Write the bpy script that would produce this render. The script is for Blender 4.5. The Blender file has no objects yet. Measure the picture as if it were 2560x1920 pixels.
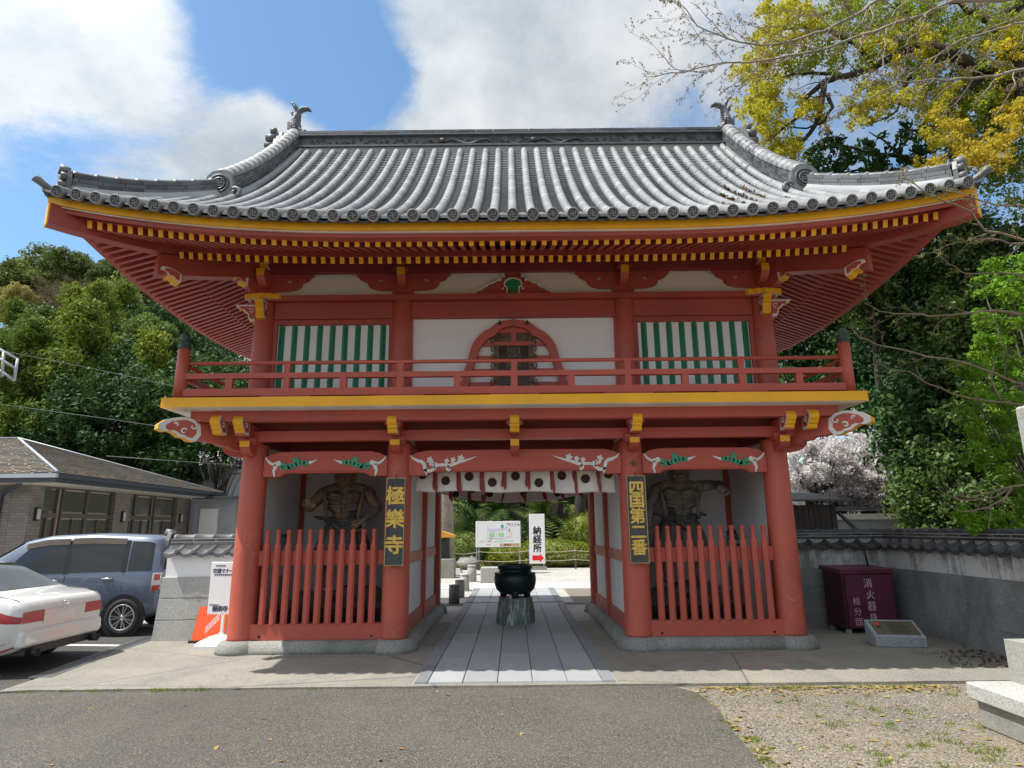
import bpy, math, random
import numpy as np
from mathutils import Vector, Matrix, Euler, noise as mnoise

R = math.radians
scene = bpy.context.scene
COL = scene.collection

# ------------------------------------------------------------------ camera
cam_d = bpy.data.cameras.new('camera')
cam_d.sensor_width = 36.0
cam_d.lens = 36.0 * 1575 / 2560
cam_d.clip_start = 0.05
cam_d.clip_end = 3000
cam = bpy.data.objects.new('camera', cam_d)
COL.objects.link(cam)
cam.matrix_world = Matrix.Translation((0, 0, 1.6)) @ Matrix.Rotation(R(90 + 12.87), 4, 'X') @ Matrix.Rotation(R(-0.58), 4, 'Z')
scene.camera = cam

# ------------------------------------------------------------------ sun and sky
TO_SUN = Vector((-2.75, -0.74, 5.4)).normalized()
SUN_EL = math.asin(TO_SUN.z)
SUN_AZ = math.atan2(TO_SUN.x, TO_SUN.y)
sun_d = bpy.data.lights.new('sun', 'SUN')
sun_d.energy = 3.5
sun_d.angle = R(0.53)
sun_d.color = (1.0, 0.955, 0.88)
sun = bpy.data.objects.new('sun', sun_d)
COL.objects.link(sun)
sun.matrix_world = Matrix.Translation((-8, -3, 30)) @ TO_SUN.to_track_quat('Z', 'Y').to_matrix().to_4x4()

world = bpy.data.worlds.new('World')
scene.world = world
world.use_nodes = True
wt = world.node_tree
wt.nodes.clear()


def wnode(kind, **kw):
    n = wt.nodes.new(kind)
    for k, v in kw.items():
        setattr(n, k, v)
    return n


def wmath(op, a, b=None, c=None, clamp=False):
    n = wt.nodes.new('ShaderNodeMath')
    n.operation = op
    n.use_clamp = clamp
    for i, x in enumerate((a, b, c)):
        if x is None:
            continue
        if isinstance(x, (int, float)):
            n.inputs[i].default_value = x
        else:
            wt.links.new(x, n.inputs[i])
    return n.outputs[0]


w_out = wnode('ShaderNodeOutputWorld')
w_bg = wnode('ShaderNodeBackground')
w_bg.inputs['Strength'].default_value = 0.12
w_sky = wnode('ShaderNodeTexSky')
w_sky.sky_type = 'NISHITA'
w_sky.sun_disc = False
w_sky.sun_elevation = SUN_EL
w_sky.sun_rotation = SUN_AZ
w_sky.air_density = 1.0
w_sky.dust_density = 0.8
w_sky.ozone_density = 2.0
w_tc = wnode('ShaderNodeTexCoord')
w_sep = wnode('ShaderNodeSeparateXYZ')
wt.links.new(w_tc.outputs['Generated'], w_sep.inputs[0])
# cloud sheet: the view direction projected on a shallow dome
den = wmath('ADD', w_sep.outputs[2], 0.42)
den = wmath('MAXIMUM', den, 0.12)
w_cmb = wnode('ShaderNodeCombineXYZ')
wt.links.new(wmath('DIVIDE', w_sep.outputs[0], den), w_cmb.inputs[0])
wt.links.new(wmath('DIVIDE', w_sep.outputs[1], den), w_cmb.inputs[1])
w_n1 = wnode('ShaderNodeTexNoise')
w_n1.inputs['Scale'].default_value = 2.6
w_n1.inputs['Detail'].default_value = 9
w_n1.inputs['Roughness'].default_value = 0.67
w_n1.inputs['Distortion'].default_value = 0.25
w_map = wnode('ShaderNodeMapping')
w_map.inputs['Location'].default_value = (3.7, 1.3, 0.4)
wt.links.new(w_cmb.outputs[0], w_map.inputs[0])
wt.links.new(w_map.outputs[0], w_n1.inputs['Vector'])
w_n2 = wnode('ShaderNodeTexNoise')
w_n2.inputs['Scale'].default_value = 3.2
w_n2.inputs['Detail'].default_value = 6
w_n2.inputs['Roughness'].default_value = 0.62
wt.links.new(w_map.outputs[0], w_n2.inputs['Vector'])


def gap(x, y, z, tight, amount):
    """a clear hole in the cloud cover around a direction"""
    d = Vector((x, y, z)).normalized()
    n = wnode('ShaderNodeVectorMath', operation='DOT_PRODUCT')
    n.inputs[1].default_value = d
    wt.links.new(w_tc.outputs['Generated'], n.inputs[0])
    e = wmath('SUBTRACT', n.outputs['Value'], 1.0)
    e = wmath('MULTIPLY', e, tight)
    e = wmath('EXPONENT', e)
    return wmath('MULTIPLY', e, amount)


dens = wmath('ADD', w_n1.outputs['Fac'], 0.17)
for g in ((-.275, .709, .65, 150, .46), (-.346, .691, .634, 260, .26), (-.217, .753, .621, 220, .34), (-.262, .762, .588, 600, .16), (-.60, .713, .352, 90, .36), (.38, .768, .516, 30, .20)):
    dens = wmath('SUBTRACT', dens, gap(*g))
for g in ((-.322, .76, .565, 420, .26), (.0, .773, .635, 30, .16), (-.56, .653, .51, 16, .16)):
    dens = wmath('ADD', dens, gap(*g))
w_ramp = wnode('ShaderNodeMapRange')
w_ramp.interpolation_type = 'SMOOTHSTEP'
w_ramp.inputs['From Min'].default_value = 0.48
w_ramp.inputs['From Max'].default_value = 0.72
wt.links.new(dens, w_ramp.inputs['Value'])
w_shade = wnode('ShaderNodeMapRange')
w_shade.inputs['From Min'].default_value = 0.36
w_shade.inputs['From Max'].default_value = 0.66
wt.links.new(w_n2.outputs['Fac'], w_shade.inputs['Value'])
w_cc = wnode('ShaderNodeMix', data_type='RGBA')
w_cc.inputs[6].default_value = (2.65, 3.0, 3.35, 1)
w_cc.inputs[7].default_value = (4.9, 5.05, 5.2, 1)
wt.links.new(w_shade.outputs[0], w_cc.inputs[0])
# clouds scatter sunlight forward: brighter round the sun, greyer away from it
w_dot = wnode('ShaderNodeVectorMath', operation='DOT_PRODUCT')
w_dot.inputs[1].default_value = TO_SUN
wt.links.new(w_tc.outputs['Generated'], w_dot.inputs[0])
glow = wmath('MAXIMUM', w_dot.outputs['Value'], 0.0)
glow = wmath('MULTIPLY', wmath('MULTIPLY', glow, glow), 1.15)
glow = wmath('ADD', glow, 0.60)
w_cg = wnode('ShaderNodeVectorMath', operation='SCALE')
wt.links.new(w_cc.outputs[2], w_cg.inputs[0])
wt.links.new(glow, w_cg.inputs['Scale'])
w_blue = wnode('ShaderNodeMix', data_type='RGBA', blend_type='MULTIPLY')
w_blue.inputs[0].default_value = 1.0
w_blue.inputs[7].default_value = (.80, .98, 1.0, 1)
wt.links.new(w_sky.outputs[0], w_blue.inputs[6])
w_mix = wnode('ShaderNodeMix', data_type='RGBA')
wt.links.new(w_ramp.outputs[0], w_mix.inputs[0])
wt.links.new(w_blue.outputs[2], w_mix.inputs[6])
wt.links.new(w_cg.outputs[0], w_mix.inputs[7])
wt.links.new(w_mix.outputs[2], w_bg.inputs['Color'])
wt.links.new(w_bg.outputs[0], w_out.inputs[0])

scene.view_settings.view_transform = 'Standard'
scene.view_settings.look = 'None'
scene.view_settings.exposure = 0.82
scene.view_settings.gamma = 1.0
scene.view_settings.use_curve_mapping = False
scene.cycles.max_bounces = 8
scene.cycles.transparent_max_bounces = 8
scene.cycles.caustics_reflective = False
scene.cycles.caustics_refractive = False

# ------------------------------------------------------------------ materials
M = {}


class NT:
    """small helper round a node tree"""
    def __init__(self, name):
        self.m = bpy.data.materials.new(name)
        self.m.use_nodes = True
        self.t = self.m.node_tree
        self.b = self.t.nodes['Principled BSDF']
        self.tc = self.t.nodes.new('ShaderNodeTexCoord')
        self.geo = self.t.nodes.new('ShaderNodeNewGeometry')

    def n(self, kind, **kw):
        x = self.t.nodes.new(kind)
        for k, v in kw.items():
            setattr(x, k, v)
        return x

    def link(self, a, b):
        self.t.links.new(a, b)

    def pos(self, world=False, scale=(1, 1, 1)):
        mp = self.n('ShaderNodeMapping')
        mp.inputs['Scale'].default_value = scale
        self.link(self.geo.outputs['Position'] if world else self.tc.outputs['Object'], mp.inputs[0])
        return mp.outputs[0]

    def noise(self, scale, detail=4, rough=.55, vec=None, dist=0.0):
        x = self.n('ShaderNodeTexNoise')
        x.inputs['Scale'].default_value = scale
        x.inputs['Detail'].default_value = detail
        x.inputs['Roughness'].default_value = rough
        x.inputs['Distortion'].default_value = dist
        self.link(vec if vec is not None else self.pos(True), x.inputs['Vector'])
        return x.outputs['Fac']

    def vor(self, scale, vec=None, feature='F1', out='Color'):
        x = self.n('ShaderNodeTexVoronoi', feature=feature)
        x.inputs['Scale'].default_value = scale
        self.link(vec if vec is not None else self.pos(True), x.inputs['Vector'])
        return x.outputs[out]

    def rng(self, v, a, b, c=0.0, d=1.0):
        x = self.n('ShaderNodeMapRange')
        for k, val in zip(('From Min', 'From Max', 'To Min', 'To Max'), (a, b, c, d)):
            x.inputs[k].default_value = val
        self.link(v, x.inputs['Value'])
        return x.outputs[0]

    def math(self, op, a, b=0.0):
        x = self.n('ShaderNodeMath', operation=op)
        for i, v in enumerate((a, b)):
            if isinstance(v, (int, float)):
                x.inputs[i].default_value = v
            else:
                self.link(v, x.inputs[i])
        return x.outputs[0]

    def mix(self, fac, a, b, blend='MIX'):
        x = self.n('ShaderNodeMix', data_type='RGBA', blend_type=blend)
        for i, v in ((0, fac), (6, a), (7, b)):
            if isinstance(v, (int, float)):
                x.inputs[i].default_value = v
            elif isinstance(v, tuple):
                x.inputs[i].default_value = v if len(v) == 4 else (*v, 1)
            else:
                self.link(v, x.inputs[i])
        return x.outputs[2]

    def ramp(self, fac, stops, const=False):
        x = self.n('ShaderNodeValToRGB')
        cr = x.color_ramp
        if const:
            cr.interpolation = 'CONSTANT'
        while len(cr.elements) < len(stops):
            cr.elements.new(0.5)
        for e, (p, c) in zip(cr.elements, stops):
            e.position = p
            e.color = (*c, 1)
        self.link(fac, x.inputs[0])
        return x.outputs[0]

    def col(self, c):
        if isinstance(c, tuple):
            self.b.inputs['Base Color'].default_value = (*c, 1)
        else:
            self.link(c, self.b.inputs['Base Color'])

    def rough(self, r):
        if isinstance(r, (int, float)):
            self.b.inputs['Roughness'].default_value = r
        else:
            self.link(r, self.b.inputs['Roughness'])

    def bump(self, h, strength=.3, dist=.01):
        x = self.n('ShaderNodeBump')
        x.inputs['Strength'].default_value = strength
        x.inputs['Distance'].default_value = dist
        self.link(h, x.inputs['Height'])
        self.link(x.outputs[0], self.b.inputs['Normal'])


def mul(c, k):
    return tuple(max(0, min(1, x * k)) for x in c)


def simple(name, c, rough=.55, var=.12, scale=3.0, bump=0.0, bscale=40, metal=0.0, spec=.5, dirt=None, dirtscale=1.2, dirtlo=.55, dirthi=.75, coat=0.0):
    t = NT(name)
    f = t.noise(scale, 5)
    base = t.mix(t.rng(f, .3, .7), mul(c, 1 - var), mul(c, 1 + var))
    if dirt:
        g = t.noise(dirtscale, 6, .65)
        base = t.mix(t.rng(g, dirtlo, dirthi, 0, .75), base, dirt)
    t.col(base)
    t.rough(rough)
    t.b.inputs['Metallic'].default_value = metal
    t.b.inputs['Specular IOR Level'].default_value = spec
    t.b.inputs['Coat Weight'].default_value = coat
    if bump:
        t.bump(t.noise(bscale, 4), bump, .01)
    M[name] = t.m
    return t.m


def paint(name, c, rough=.5, crack=False):
    """brushed house paint on timber: slow fading, faint vertical streaks, few chips"""
    t = NT(name)
    f = t.noise(1.6, 5, .6)
    a = t.mix(t.rng(f, .3, .72), mul(c, .86), mul(c, 1.12))
    s = t.noise(7, 4, .6, t.pos(True, (1, 1, .12)))
    a = t.mix(t.rng(s, .5, .8, 0, .35), a, tuple(min(1, x * .8 + .035) for x in c))
    chip = t.noise(38, 3, .5)
    a = t.mix(t.rng(chip, .735, .75, 0, .55), a, tuple(min(1, x * .5 + .25) for x in c))
    if crack:
        v = t.n('ShaderNodeTexVoronoi', feature='DISTANCE_TO_EDGE')
        v.inputs['Scale'].default_value = 4.2
        t.link(t.pos(True, (1, 1, .55)), v.inputs['Vector'])
        line = t.rng(v.outputs['Distance'], .004, .012, 1, 0)
        where = t.rng(t.noise(1.1, 3), .52, .6, 0, .5)
        a = t.mix(t.math('MULTIPLY', line, where), a, tuple(min(1, x * .7 + .2) for x in c))
    t.col(a)
    t.rough(t.rng(f, .3, .7, rough - .08, rough + .12))
    t.bump(t.noise(28, 4, .6, t.pos(True, (1, 1, .25))), .12, .006)
    M[name] = t.m
    return t.m


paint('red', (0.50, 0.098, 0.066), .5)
paint('red_upper_shade', (0.40, 0.074, 0.054), .5)  # same red paint, with the shade under the eaves put into its colour
paint('red_column', (0.50, 0.102, 0.066), .45, True)
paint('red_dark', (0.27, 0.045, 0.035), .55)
paint('yellow', (0.97, 0.46, 0.010), .45)
paint('green', (0.018, 0.22, 0.115), .45)
paint('pine_green', (0.05, 0.33, 0.19), .5)
paint('white_trim', (0.78, 0.77, 0.74), .55)
simple('plaster', (0.87, 0.875, 0.88), .85, .04, 1.2, .06, 30, dirt=(.5, .49, .46), dirtlo=.62, dirthi=.9)
simple('frieze', (0.70, 0.70, 0.62), .8, .06, 1.5, .05, 30)
simple('dark_gap', (0.035, 0.010, 0.008), .8)
simple('bronze_green', (0.045, 0.075, 0.072), .45, .3, 9, .1, 30, metal=.4, dirt=(.10, .17, .15))
simple('tile_dark', (0.060, 0.064, 0.070), .5, .35, 9, .1, 40)
simple('mortar', (0.42, 0.41, 0.39), .85, .12, 8, .1, 40)
simple('ridge_lime', (0.36, 0.375, 0.39), .8, .1, 5, .08, 40)


def tile_mat(name, c, spread=.35, rough=.42, pale=.55):
    t = NT(name)
    oi = t.n('ShaderNodeObjectInfo')
    rnd = t.math('FRACT', t.math('ADD', oi.outputs['Random'], t.geo.outputs['Random Per Island']))
    a = t.mix(rnd, mul(c, 1 - spread), mul(c, 1 + spread))
    f = t.noise(9, 6, .65)
    a = t.mix(t.rng(f, .35, .75, 0, pale), a, (.33, .34, .35))
    g = t.noise(2.2, 5, .6)
    a = t.mix(t.rng(g, .55, .8, 0, .5), a, (.13, .14, .155))
    t.col(a)
    t.rough(t.rng(f, .3, .7, rough - .08, rough + .18))
    t.bump(t.noise(60, 3), .1, .004)
    M[name] = t.m


tile_mat('tile', (0.115, 0.12, 0.13), .35, .42, .3)
tile_mat('tile_pan', (0.075, 0.079, 0.086), .4, .45, .2)
tile_mat('tile_light', (0.25, 0.258, 0.268), .25, .42, .4)
tile_mat('tile_course', (0.085, 0.093, 0.105), .6, .45, .2)
tile_mat('tile_black', (0.045, 0.047, 0.052), .4, .45, .08)


def granite(name, c, sp=.5, scale=90, stain=None):
    t = NT(name)
    v = t.vor(scale)
    g = t.n('ShaderNodeRGBToBW')
    t.link(v, g.inputs[0])
    a = t.mix(g.outputs[0], mul(c, 1 - sp), mul(c, 1 + sp))
    f = t.noise(1.6, 5, .6)
    a = t.mix(t.rng(f, .3, .75, 0, .5), a, mul(c, .7))
    if stain:
        s = t.noise(1.5, 7, .7, t.pos(True, (1, 1, .6)))
        a = t.mix(t.rng(s, .46, .68, 0, .85), a, stain)
    t.col(a)
    t.rough(.75)
    t.bump(t.noise(140, 2), .15, .004)
    M[name] = t.m


granite('granite', (0.45, 0.45, 0.43), .4, 95)
granite('granite_pale', (0.37, 0.37, 0.345), .35, 95)
granite('granite_wash', (0.27, 0.27, 0.25), .55, 110, (.16, .17, .15))
granite('granite_dark', (0.27, 0.285, 0.295), .4, 100, (.12, .125, .12))
granite('granite_fine', (0.32, 0.34, 0.36), .6, 130)
granite('old_stone', (0.30, 0.295, 0.27), .3, 80, (.17, .16, .12))


def asphalt(name, lo, mid, hi, scale, patch):
    t = NT(name)
    p = t.pos(True)
    v = t.n('ShaderNodeTexVoronoi')
    v.inputs['Scale'].default_value = scale
    t.link(p, v.inputs['Vector'])
    b = t.n('ShaderNodeSeparateColor')
    t.link(v.outputs['Color'], b.inputs[0])
    a = t.ramp(b.outputs[0], [(0, lo), (.45, mid), (.86, mul(mid, 1.5)), (.95, hi), (1, mul(hi, 1.25))])
    warm = t.mix(t.rng(b.outputs[1], .7, .95, 0, .4), a, (.16, .115, .09))
    a = t.mix(t.rng(v.outputs['Distance'], .25, .75, 0, .65), warm, mul(lo, .55))
    f = t.noise(.9, 6, .6)
    a = t.mix(t.rng(f, .4, .72, 0, .55), a, patch)
    f2 = t.noise(.35, 5, .7, t.pos(True, (1.0, .35, 1)))
    a = t.mix(t.rng(f2, .52, .70, 0, .45), a, mul(lo, .8))
    f3 = t.noise(6, 5, .7)
    a = t.mix(t.rng(f3, .62, .74, 0, .35), a, mul(mid, 1.5))
    t.col(a)
    t.rough(.85)
    h = t.math('SUBTRACT', 1.0, v.outputs['Distance'])
    t.bump(h, .55, .008)
    M[name] = t.m


asphalt('asphalt', (.056, .052, .045), (.112, .105, .091), (.25, .235, .205), 95, (.135, .124, .106))
asphalt('parking_asphalt', (.04, .04, .04), (.075, .074, .072), (.14, .14, .13), 80, (.095, .092, .088))
asphalt('gravel', (.13, .112, .088), (.235, .21, .175), (.50, .475, .43), 75, (.29, .22, .14))
asphalt('court_gravel', (.30, .29, .26), (.46, .45, .42), (.72, .71, .68), 50, (.55, .53, .48))


def concrete(name, c, stain, sc=.8, lo=.45, hi=.7, amt=.7):
    t = NT(name)
    f = t.noise(sc, 7, .62)
    a = t.mix(t.rng(f, .35, .68), mul(c, .88), mul(c, 1.1))
    g = t.noise(sc * 1.9, 6, .7, t.pos(True, (1.2, .8, 1)))
    a = t.mix(t.rng(g, lo, hi, 0, amt), a, stain)
    s = t.noise(60, 3, .6)
    a = t.mix(t.rng(s, .55, .72, 0, .35), a, mul(c, .62))
    t.col(a)
    t.rough(.85)
    t.bump(t.noise(90, 4, .6), .22, .006)
    M[name] = t.m


t = NT('apron_concrete')
f = t.noise(.5, 7, .62)
a = t.mix(t.rng(f, .35, .66), (.235, .222, .19), (.34, .31, .25))
g = t.noise(1.3, 7, .72, t.pos(True, (1.3, .7, 1)))
a = t.mix(t.rng(g, .46, .66, 0, .7), a, (.17, .165, .15))
v = t.n('ShaderNodeTexVoronoi')
v.inputs['Scale'].default_value = 85
t.link(t.pos(True), v.inputs['Vector'])
bw = t.n('ShaderNodeRGBToBW')
t.link(v.outputs['Color'], bw.inputs[0])
w = t.rng(t.noise(1.7, 5, .6), .4, .62, .15, .75)
a = t.mix(t.math('MULTIPLY', w, t.rng(bw.outputs[0], .35, .75, 0, 1)), a, (.42, .40, .35))
a = t.mix(t.math('MULTIPLY', w, t.rng(v.outputs['Distance'], .3, .7, 0, .8)), a, (.11, .105, .09))
cr = t.n('ShaderNodeTexVoronoi', feature='DISTANCE_TO_EDGE')
cr.inputs['Scale'].default_value = .33
t.link(t.pos(True, (1, 1.6, 1)), cr.inputs['Vector'])
a = t.mix(t.rng(cr.outputs['Distance'], .002, .006, .6, 0), a, (.07, .065, .055))
t.col(a)
t.rough(.88)
t.bump(v.outputs['Distance'], .25, .006)
M['apron_concrete'] = t.m
concrete('court_concrete', (.58, .56, .52), (.48, .47, .44))
concrete('old_concrete', (.36, .35, .33), (.16, .16, .14), 1.5)


def slab(name, c):
    t = NT(name)
    oi = t.n('ShaderNodeObjectInfo')
    a = t.mix(oi.outputs['Random'], mul(c, .78), mul(c, 1.12))
    v = t.vor(140)
    g = t.n('ShaderNodeRGBToBW')
    t.link(v, g.inputs[0])
    a = t.mix(.35, a, t.mix(g.outputs[0], mul(c, .5), mul(c, 1.4)))
    f = t.noise(2.5, 6, .65)
    a = t.mix(t.rng(f, .5, .75, 0, .4), a, mul(c, .7))
    t.col(a)
    t.rough(.7)
    M[name] = t.m


slab('slab', (.36, .375, .385))
slab('slab_dark', (.22, .24, .255))


def wood(name, c, c2, rough=.6, sc=6):
    t = NT(name)
    f = t.noise(sc, 6, .65, t.pos(True, (5, 5, .5)), .6)
    g = t.noise(sc * .8, 5, .6)
    a = t.mix(t.rng(f, .3, .7), mul(c, .6), mul(c, 1.35))
    a = t.mix(t.rng(g, .5, .68, 0, .8), a, c2)
    t.col(a)
    t.rough(rough)
    t.bump(f, .4, .01)
    M[name] = t.m


wood('plaque_wood', (.055, .06, .068), (.09, .095, .10), .6, 5)
wood('statue_wood', (.19, .15, .115), (.40, .22, .115), .55, 5)
wood('statue_wood_dark', (.20, .178, .15), (.31, .27, .215), .6, 5)
wood('statue_cloth', (.075, .068, .062), (.13, .115, .098), .6, 6)
wood('statue_sash', (.26, .14, .075), (.14, .085, .055), .6, 6)
wood('rock_wood', (.10, .092, .082), (.16, .14, .12), .75, 4)
wood('old_board', (.035, .028, .024), (.06, .048, .04), .8, 4)
wood('bark', (.09, .075, .058), (.15, .14, .12), .9, 5)
wood('bark_pale', (.30, .265, .215), (.20, .17, .135), .85, 6)
wood('bark_dark', (.035, .028, .023), (.06, .052, .042), .9, 5)
wood('twig', (.22, .165, .11), (.31, .24, .16), .8, 9)
wood('carved_frame', (.17, .115, .065), (.075, .045, .028), .55, 7)
wood('panel_lacquer', (.06, .025, .016), (.035, .018, .012), .35, 4)


def leafmat(name, cols, trans=.45, gloss=.35):
    t = NT(name)
    r = t.geo.outputs['Random Per Island']
    oi = t.n('ShaderNodeObjectInfo')
    a = t.ramp(r, [(i / max(1, len(cols) - 1), c) for i, c in enumerate(cols)])
    big = t.noise(.55, 3)
    a = t.mix(t.rng(big, .35, .65, 0, .35), a, mul(cols[0], .75))
    tint = t.mix(oi.outputs['Random'], (.66, .74, .66), (1.32, 1.2, 1.0))
    a = t.mix(1.0, a, tint, 'MULTIPLY')
    t.col(a)
    t.rough(1 - gloss * 1.2)
    t.b.inputs['Specular IOR Level'].default_value = gloss
    tr = t.n('ShaderNodeBsdfTranslucent')
    t.link(a, tr.inputs[0])
    mx = t.n('ShaderNodeMixShader')
    mx.inputs[0].default_value = trans
    t.link(t.b.outputs[0], mx.inputs[1])
    t.link(tr.outputs[0], mx.inputs[2])
    out = t.t.nodes['Material Output']
    t.link(mx.outputs[0], out.inputs[0])
    M[name] = t.m


leafmat('leaf_yellow', [(.62, .50, .03), (.80, .66, .05), (.52, .50, .05), (.72, .62, .08)], .5)
leafmat('leaf_gold', [(.60, .42, .04), (.70, .56, .06), (.42, .40, .05), (.64, .50, .05)], .5)
leafmat('leaf_yellowgreen', [(.16, .24, .02), (.30, .36, .03), (.44, .46, .05), (.11, .19, .02)], .5)
leafmat('leaf_dark', [(.029, .073, .022), (.048, .120, .029), (.073, .160, .040), (.040, .088, .033)], .25, .3)
leafmat('leaf_mid', [(0.072, 0.136, 0.035), (0.120, 0.204, 0.048), (0.160, 0.245, 0.048), (0.096, 0.163, 0.048)], .35, .4)
leafmat('leaf_cedar', [(0.101, 0.171, 0.032), (0.202, 0.276, 0.040), (0.286, 0.341, 0.056), (0.151, 0.223, 0.048)], .35, .2)
leafmat('leaf_bright', [(.10, .24, .02), (.17, .36, .025), (.25, .44, .04), (.13, .30, .02)], .45, .3)
leafmat('leaf_far', [(0.084, 0.136, 0.048), (0.143, 0.204, 0.064), (0.202, 0.258, 0.088), (0.252, 0.272, 0.112)], .3, .2)
leafmat('leaf_pale', [(.288, .312, .108), (.396, .384, .144), (.312, .288, .144), (.216, .264, .084)], .35, .2)
leafmat('twig_haze', [(.21, .165, .12), (.26, .21, .15), (.17, .15, .10)], .2, .1)
t = NT('blossom')
a = t.ramp(t.geo.outputs['Random Per Island'], [(0, (.62, .57, .57)), (.5, (.72, .69, .69)), (1, (.80, .78, .77))])
t.col(a)
t.rough(.9)
tr = t.n('ShaderNodeBsdfTranslucent')
t.link(a, tr.inputs[0])
mx = t.n('ShaderNodeMixShader')
mx.inputs[0].default_value = .5
t.link(t.b.outputs[0], mx.inputs[1])
t.link(tr.outputs[0], mx.inputs[2])
t.link(mx.outputs[0], t.t.nodes['Material Output'].inputs[0])
M['blossom'] = t.m
leafmat('azalea', [(.17, .22, .02), (.26, .30, .03), (.34, .36, .045), (.20, .25, .03)], .35, .2)
leafmat('azalea_dark', [(.07, .075, .03), (.10, .10, .035), (.13, .12, .05), (.08, .10, .03)], .3, .2)
leafmat('leaf_cycad', [(.035, .075, .02), (.06, .12, .025), (.10, .17, .035), (.20, .22, .06)], .25, .3)
leafmat('leaf_dead', [(.36, .26, .10), (.47, .37, .16), (.24, .15, .07), (.55, .47, .20)], .2, .2)
leafmat('pebble', [(.16, .15, .13), (.30, .28, .25), (.44, .42, .38), (.24, .21, .17)], .02, .1)
leafmat('leaf_litter', [(.12, .08, .035), (.20, .13, .05), (.08, .055, .03), (.27, .19, .08)], .1, .2)
leafmat('grass', [(.16, .26, .03), (.26, .34, .05), (.34, .37, .08), (.20, .28, .04)], .4, .2)


def metal(name, c, rough=.35, m=.9):
    simple(name, c, rough, .1, 6, metal=m)


metal('steel', (.42, .43, .44), .4, .8)
metal('alloy', (.62, .63, .65), .3, .85)
simple('black_plastic', (.018, .018, .02), .45)
simple('rubber', (.022, .022, .023), .75, .2, 10)
simple('black_iron', (.02, .02, .022), .55, .2, 9)
simple('white_plastic', (.80, .80, .79), .4, .03)
simple('orange_plastic', (.86, .115, .03), .45, .06)
simple('sign_white', (.82, .83, .84), .4, .02)
simple('ink', (.015, .015, .018), .5)
simple('ink_navy', (.03, .035, .09), .5)
simple('sign_red', (.80, .015, .025), .4, .03)
simple('gold_leaf', (.76, .50, .10), .5, .2, 14, metal=.1)
simple('gilt_edge', (.46, .34, .15), .5, .2, 12)
simple('noren_cloth', (.76, .73, .69), .95, .05, 3, .05, 60)
simple('noren_crest', (.05, .022, .024), .9)
simple('noren_ribbon', (.30, .055, .06), .8, .2, 9)
simple('maroon', (.115, .022, .05), .45, .22, 3, dirt=(.05, .02, .045))
simple('maroon_dark', (.05, .008, .018), .5, .2, 3)
simple('chalk_paint', (.62, .42, .46), .8, .2, 20)
simple('map_tan', (.60, .36, .19), .5, .05)
simple('map_lilac', (.62, .62, .84), .5, .03)
simple('map_green', (.38, .68, .34), .5, .12, 14)
simple('map_tree', (.12, .50, .28), .5)
simple('map_pink', (.80, .36, .40), .5)
simple('map_blue', (.42, .62, .82), .5)
simple('bronze_burner', (.010, .030, .034), .34, .35, 6, .05, 20, metal=.35, spec=.55)
simple('emblem_gilt', (.30, .26, .14), .5, .2, 12)
simple('slate_roof', (.125, .108, .09), .8, .2, 4, .1, 30)
simple('roof_moss', (.22, .13, .035), .9, .3, 5)
simple('fascia_navy', (.045, .055, .072), .5, .06)
simple('gutter_light', (.45, .48, .52), .4, .05)
simple('soffit', (.56, .52, .46), .8, .05)
simple('cladding', (.24, .215, .19), .8, .1, 5, .05, 40)
simple('cladding_b', (.20, .18, .16), .8, .1, 5, .05, 40)
simple('frame_bronze', (.12, .095, .072), .45, .08)
simple('house_wall', (.33, .35, .37), .8, .06)
simple('house_beige', (.55, .46, .34), .8, .06)
simple('orange_wall', (.62, .28, .03), .7, .05)
simple('roof_verdigris', (.36, .55, .47), .7, .2, 3)
simple('rock', (.21, .205, .195), .85, .35, 4, .5, 10, dirt=(.10, .11, .09))
simple('wire', (.20, .21, .22), .5)
simple('rope', (.52, .45, .33), .8)
simple('post_grey', (.10, .10, .105), .6)
simple('line_paint', (.72, .72, .70), .7, .06, 12)
simple('plate_bronze', (.17, .15, .10), .35, .1, 8, metal=.6)
simple('curtain', (.56, .55, .52), .9, .05)
simple('soil', (.20, .155, .10), .95, .25, 3, .3, 20)
simple('hedge_core', (.12, .14, .025), .9, .2, 6)
simple('hill_ground', (.06, .075, .03), .95, .3, 1)


def glass(name, c, rough=.06, spec=.7):
    t = NT(name)
    t.col(c)
    t.rough(rough)
    t.b.inputs['Specular IOR Level'].default_value = spec
    t.b.inputs['Coat Weight'].default_value = .6
    M[name] = t.m


glass('glass_dark', (.018, .022, .024))
glass('glass_tint', (.014, .018, .019), .05, .5)
glass('glass_pale', (.12, .12, .11), .1)


def carpaint(name, c, metal_=.0):
    t = NT(name)
    t.col(c)
    t.rough(.32)
    t.b.inputs['Metallic'].default_value = metal_
    t.b.inputs['Coat Weight'].default_value = 1.0
    t.b.inputs['Coat Roughness'].default_value = .04
    M[name] = t.m


carpaint('car_white', (.76, .77, .76))
carpaint('car_blue', (.135, .165, .23), .35)
carpaint('car_silver', (.55, .60, .68), .5)
carpaint('lamp_red', (.45, .01, .015))
carpaint('lamp_clear', (.6, .6, .6), .3)
carpaint('chrome', (.8, .8, .8), .9)

t = NT('greenstone')
f = t.noise(2.6, 7, .7, t.pos(True, (5.5, 5.5, .8)), 1.4)
a = t.mix(t.rng(f, .35, .62), (.07, .12, .10), (.24, .31, .275))
a = t.mix(t.rng(f, .54, .62, 0, .9), a, (.62, .62, .58))
t.col(a)
t.rough(.5)
t.bump(f, .4, .02)
M['greenstone'] = t.m

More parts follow.
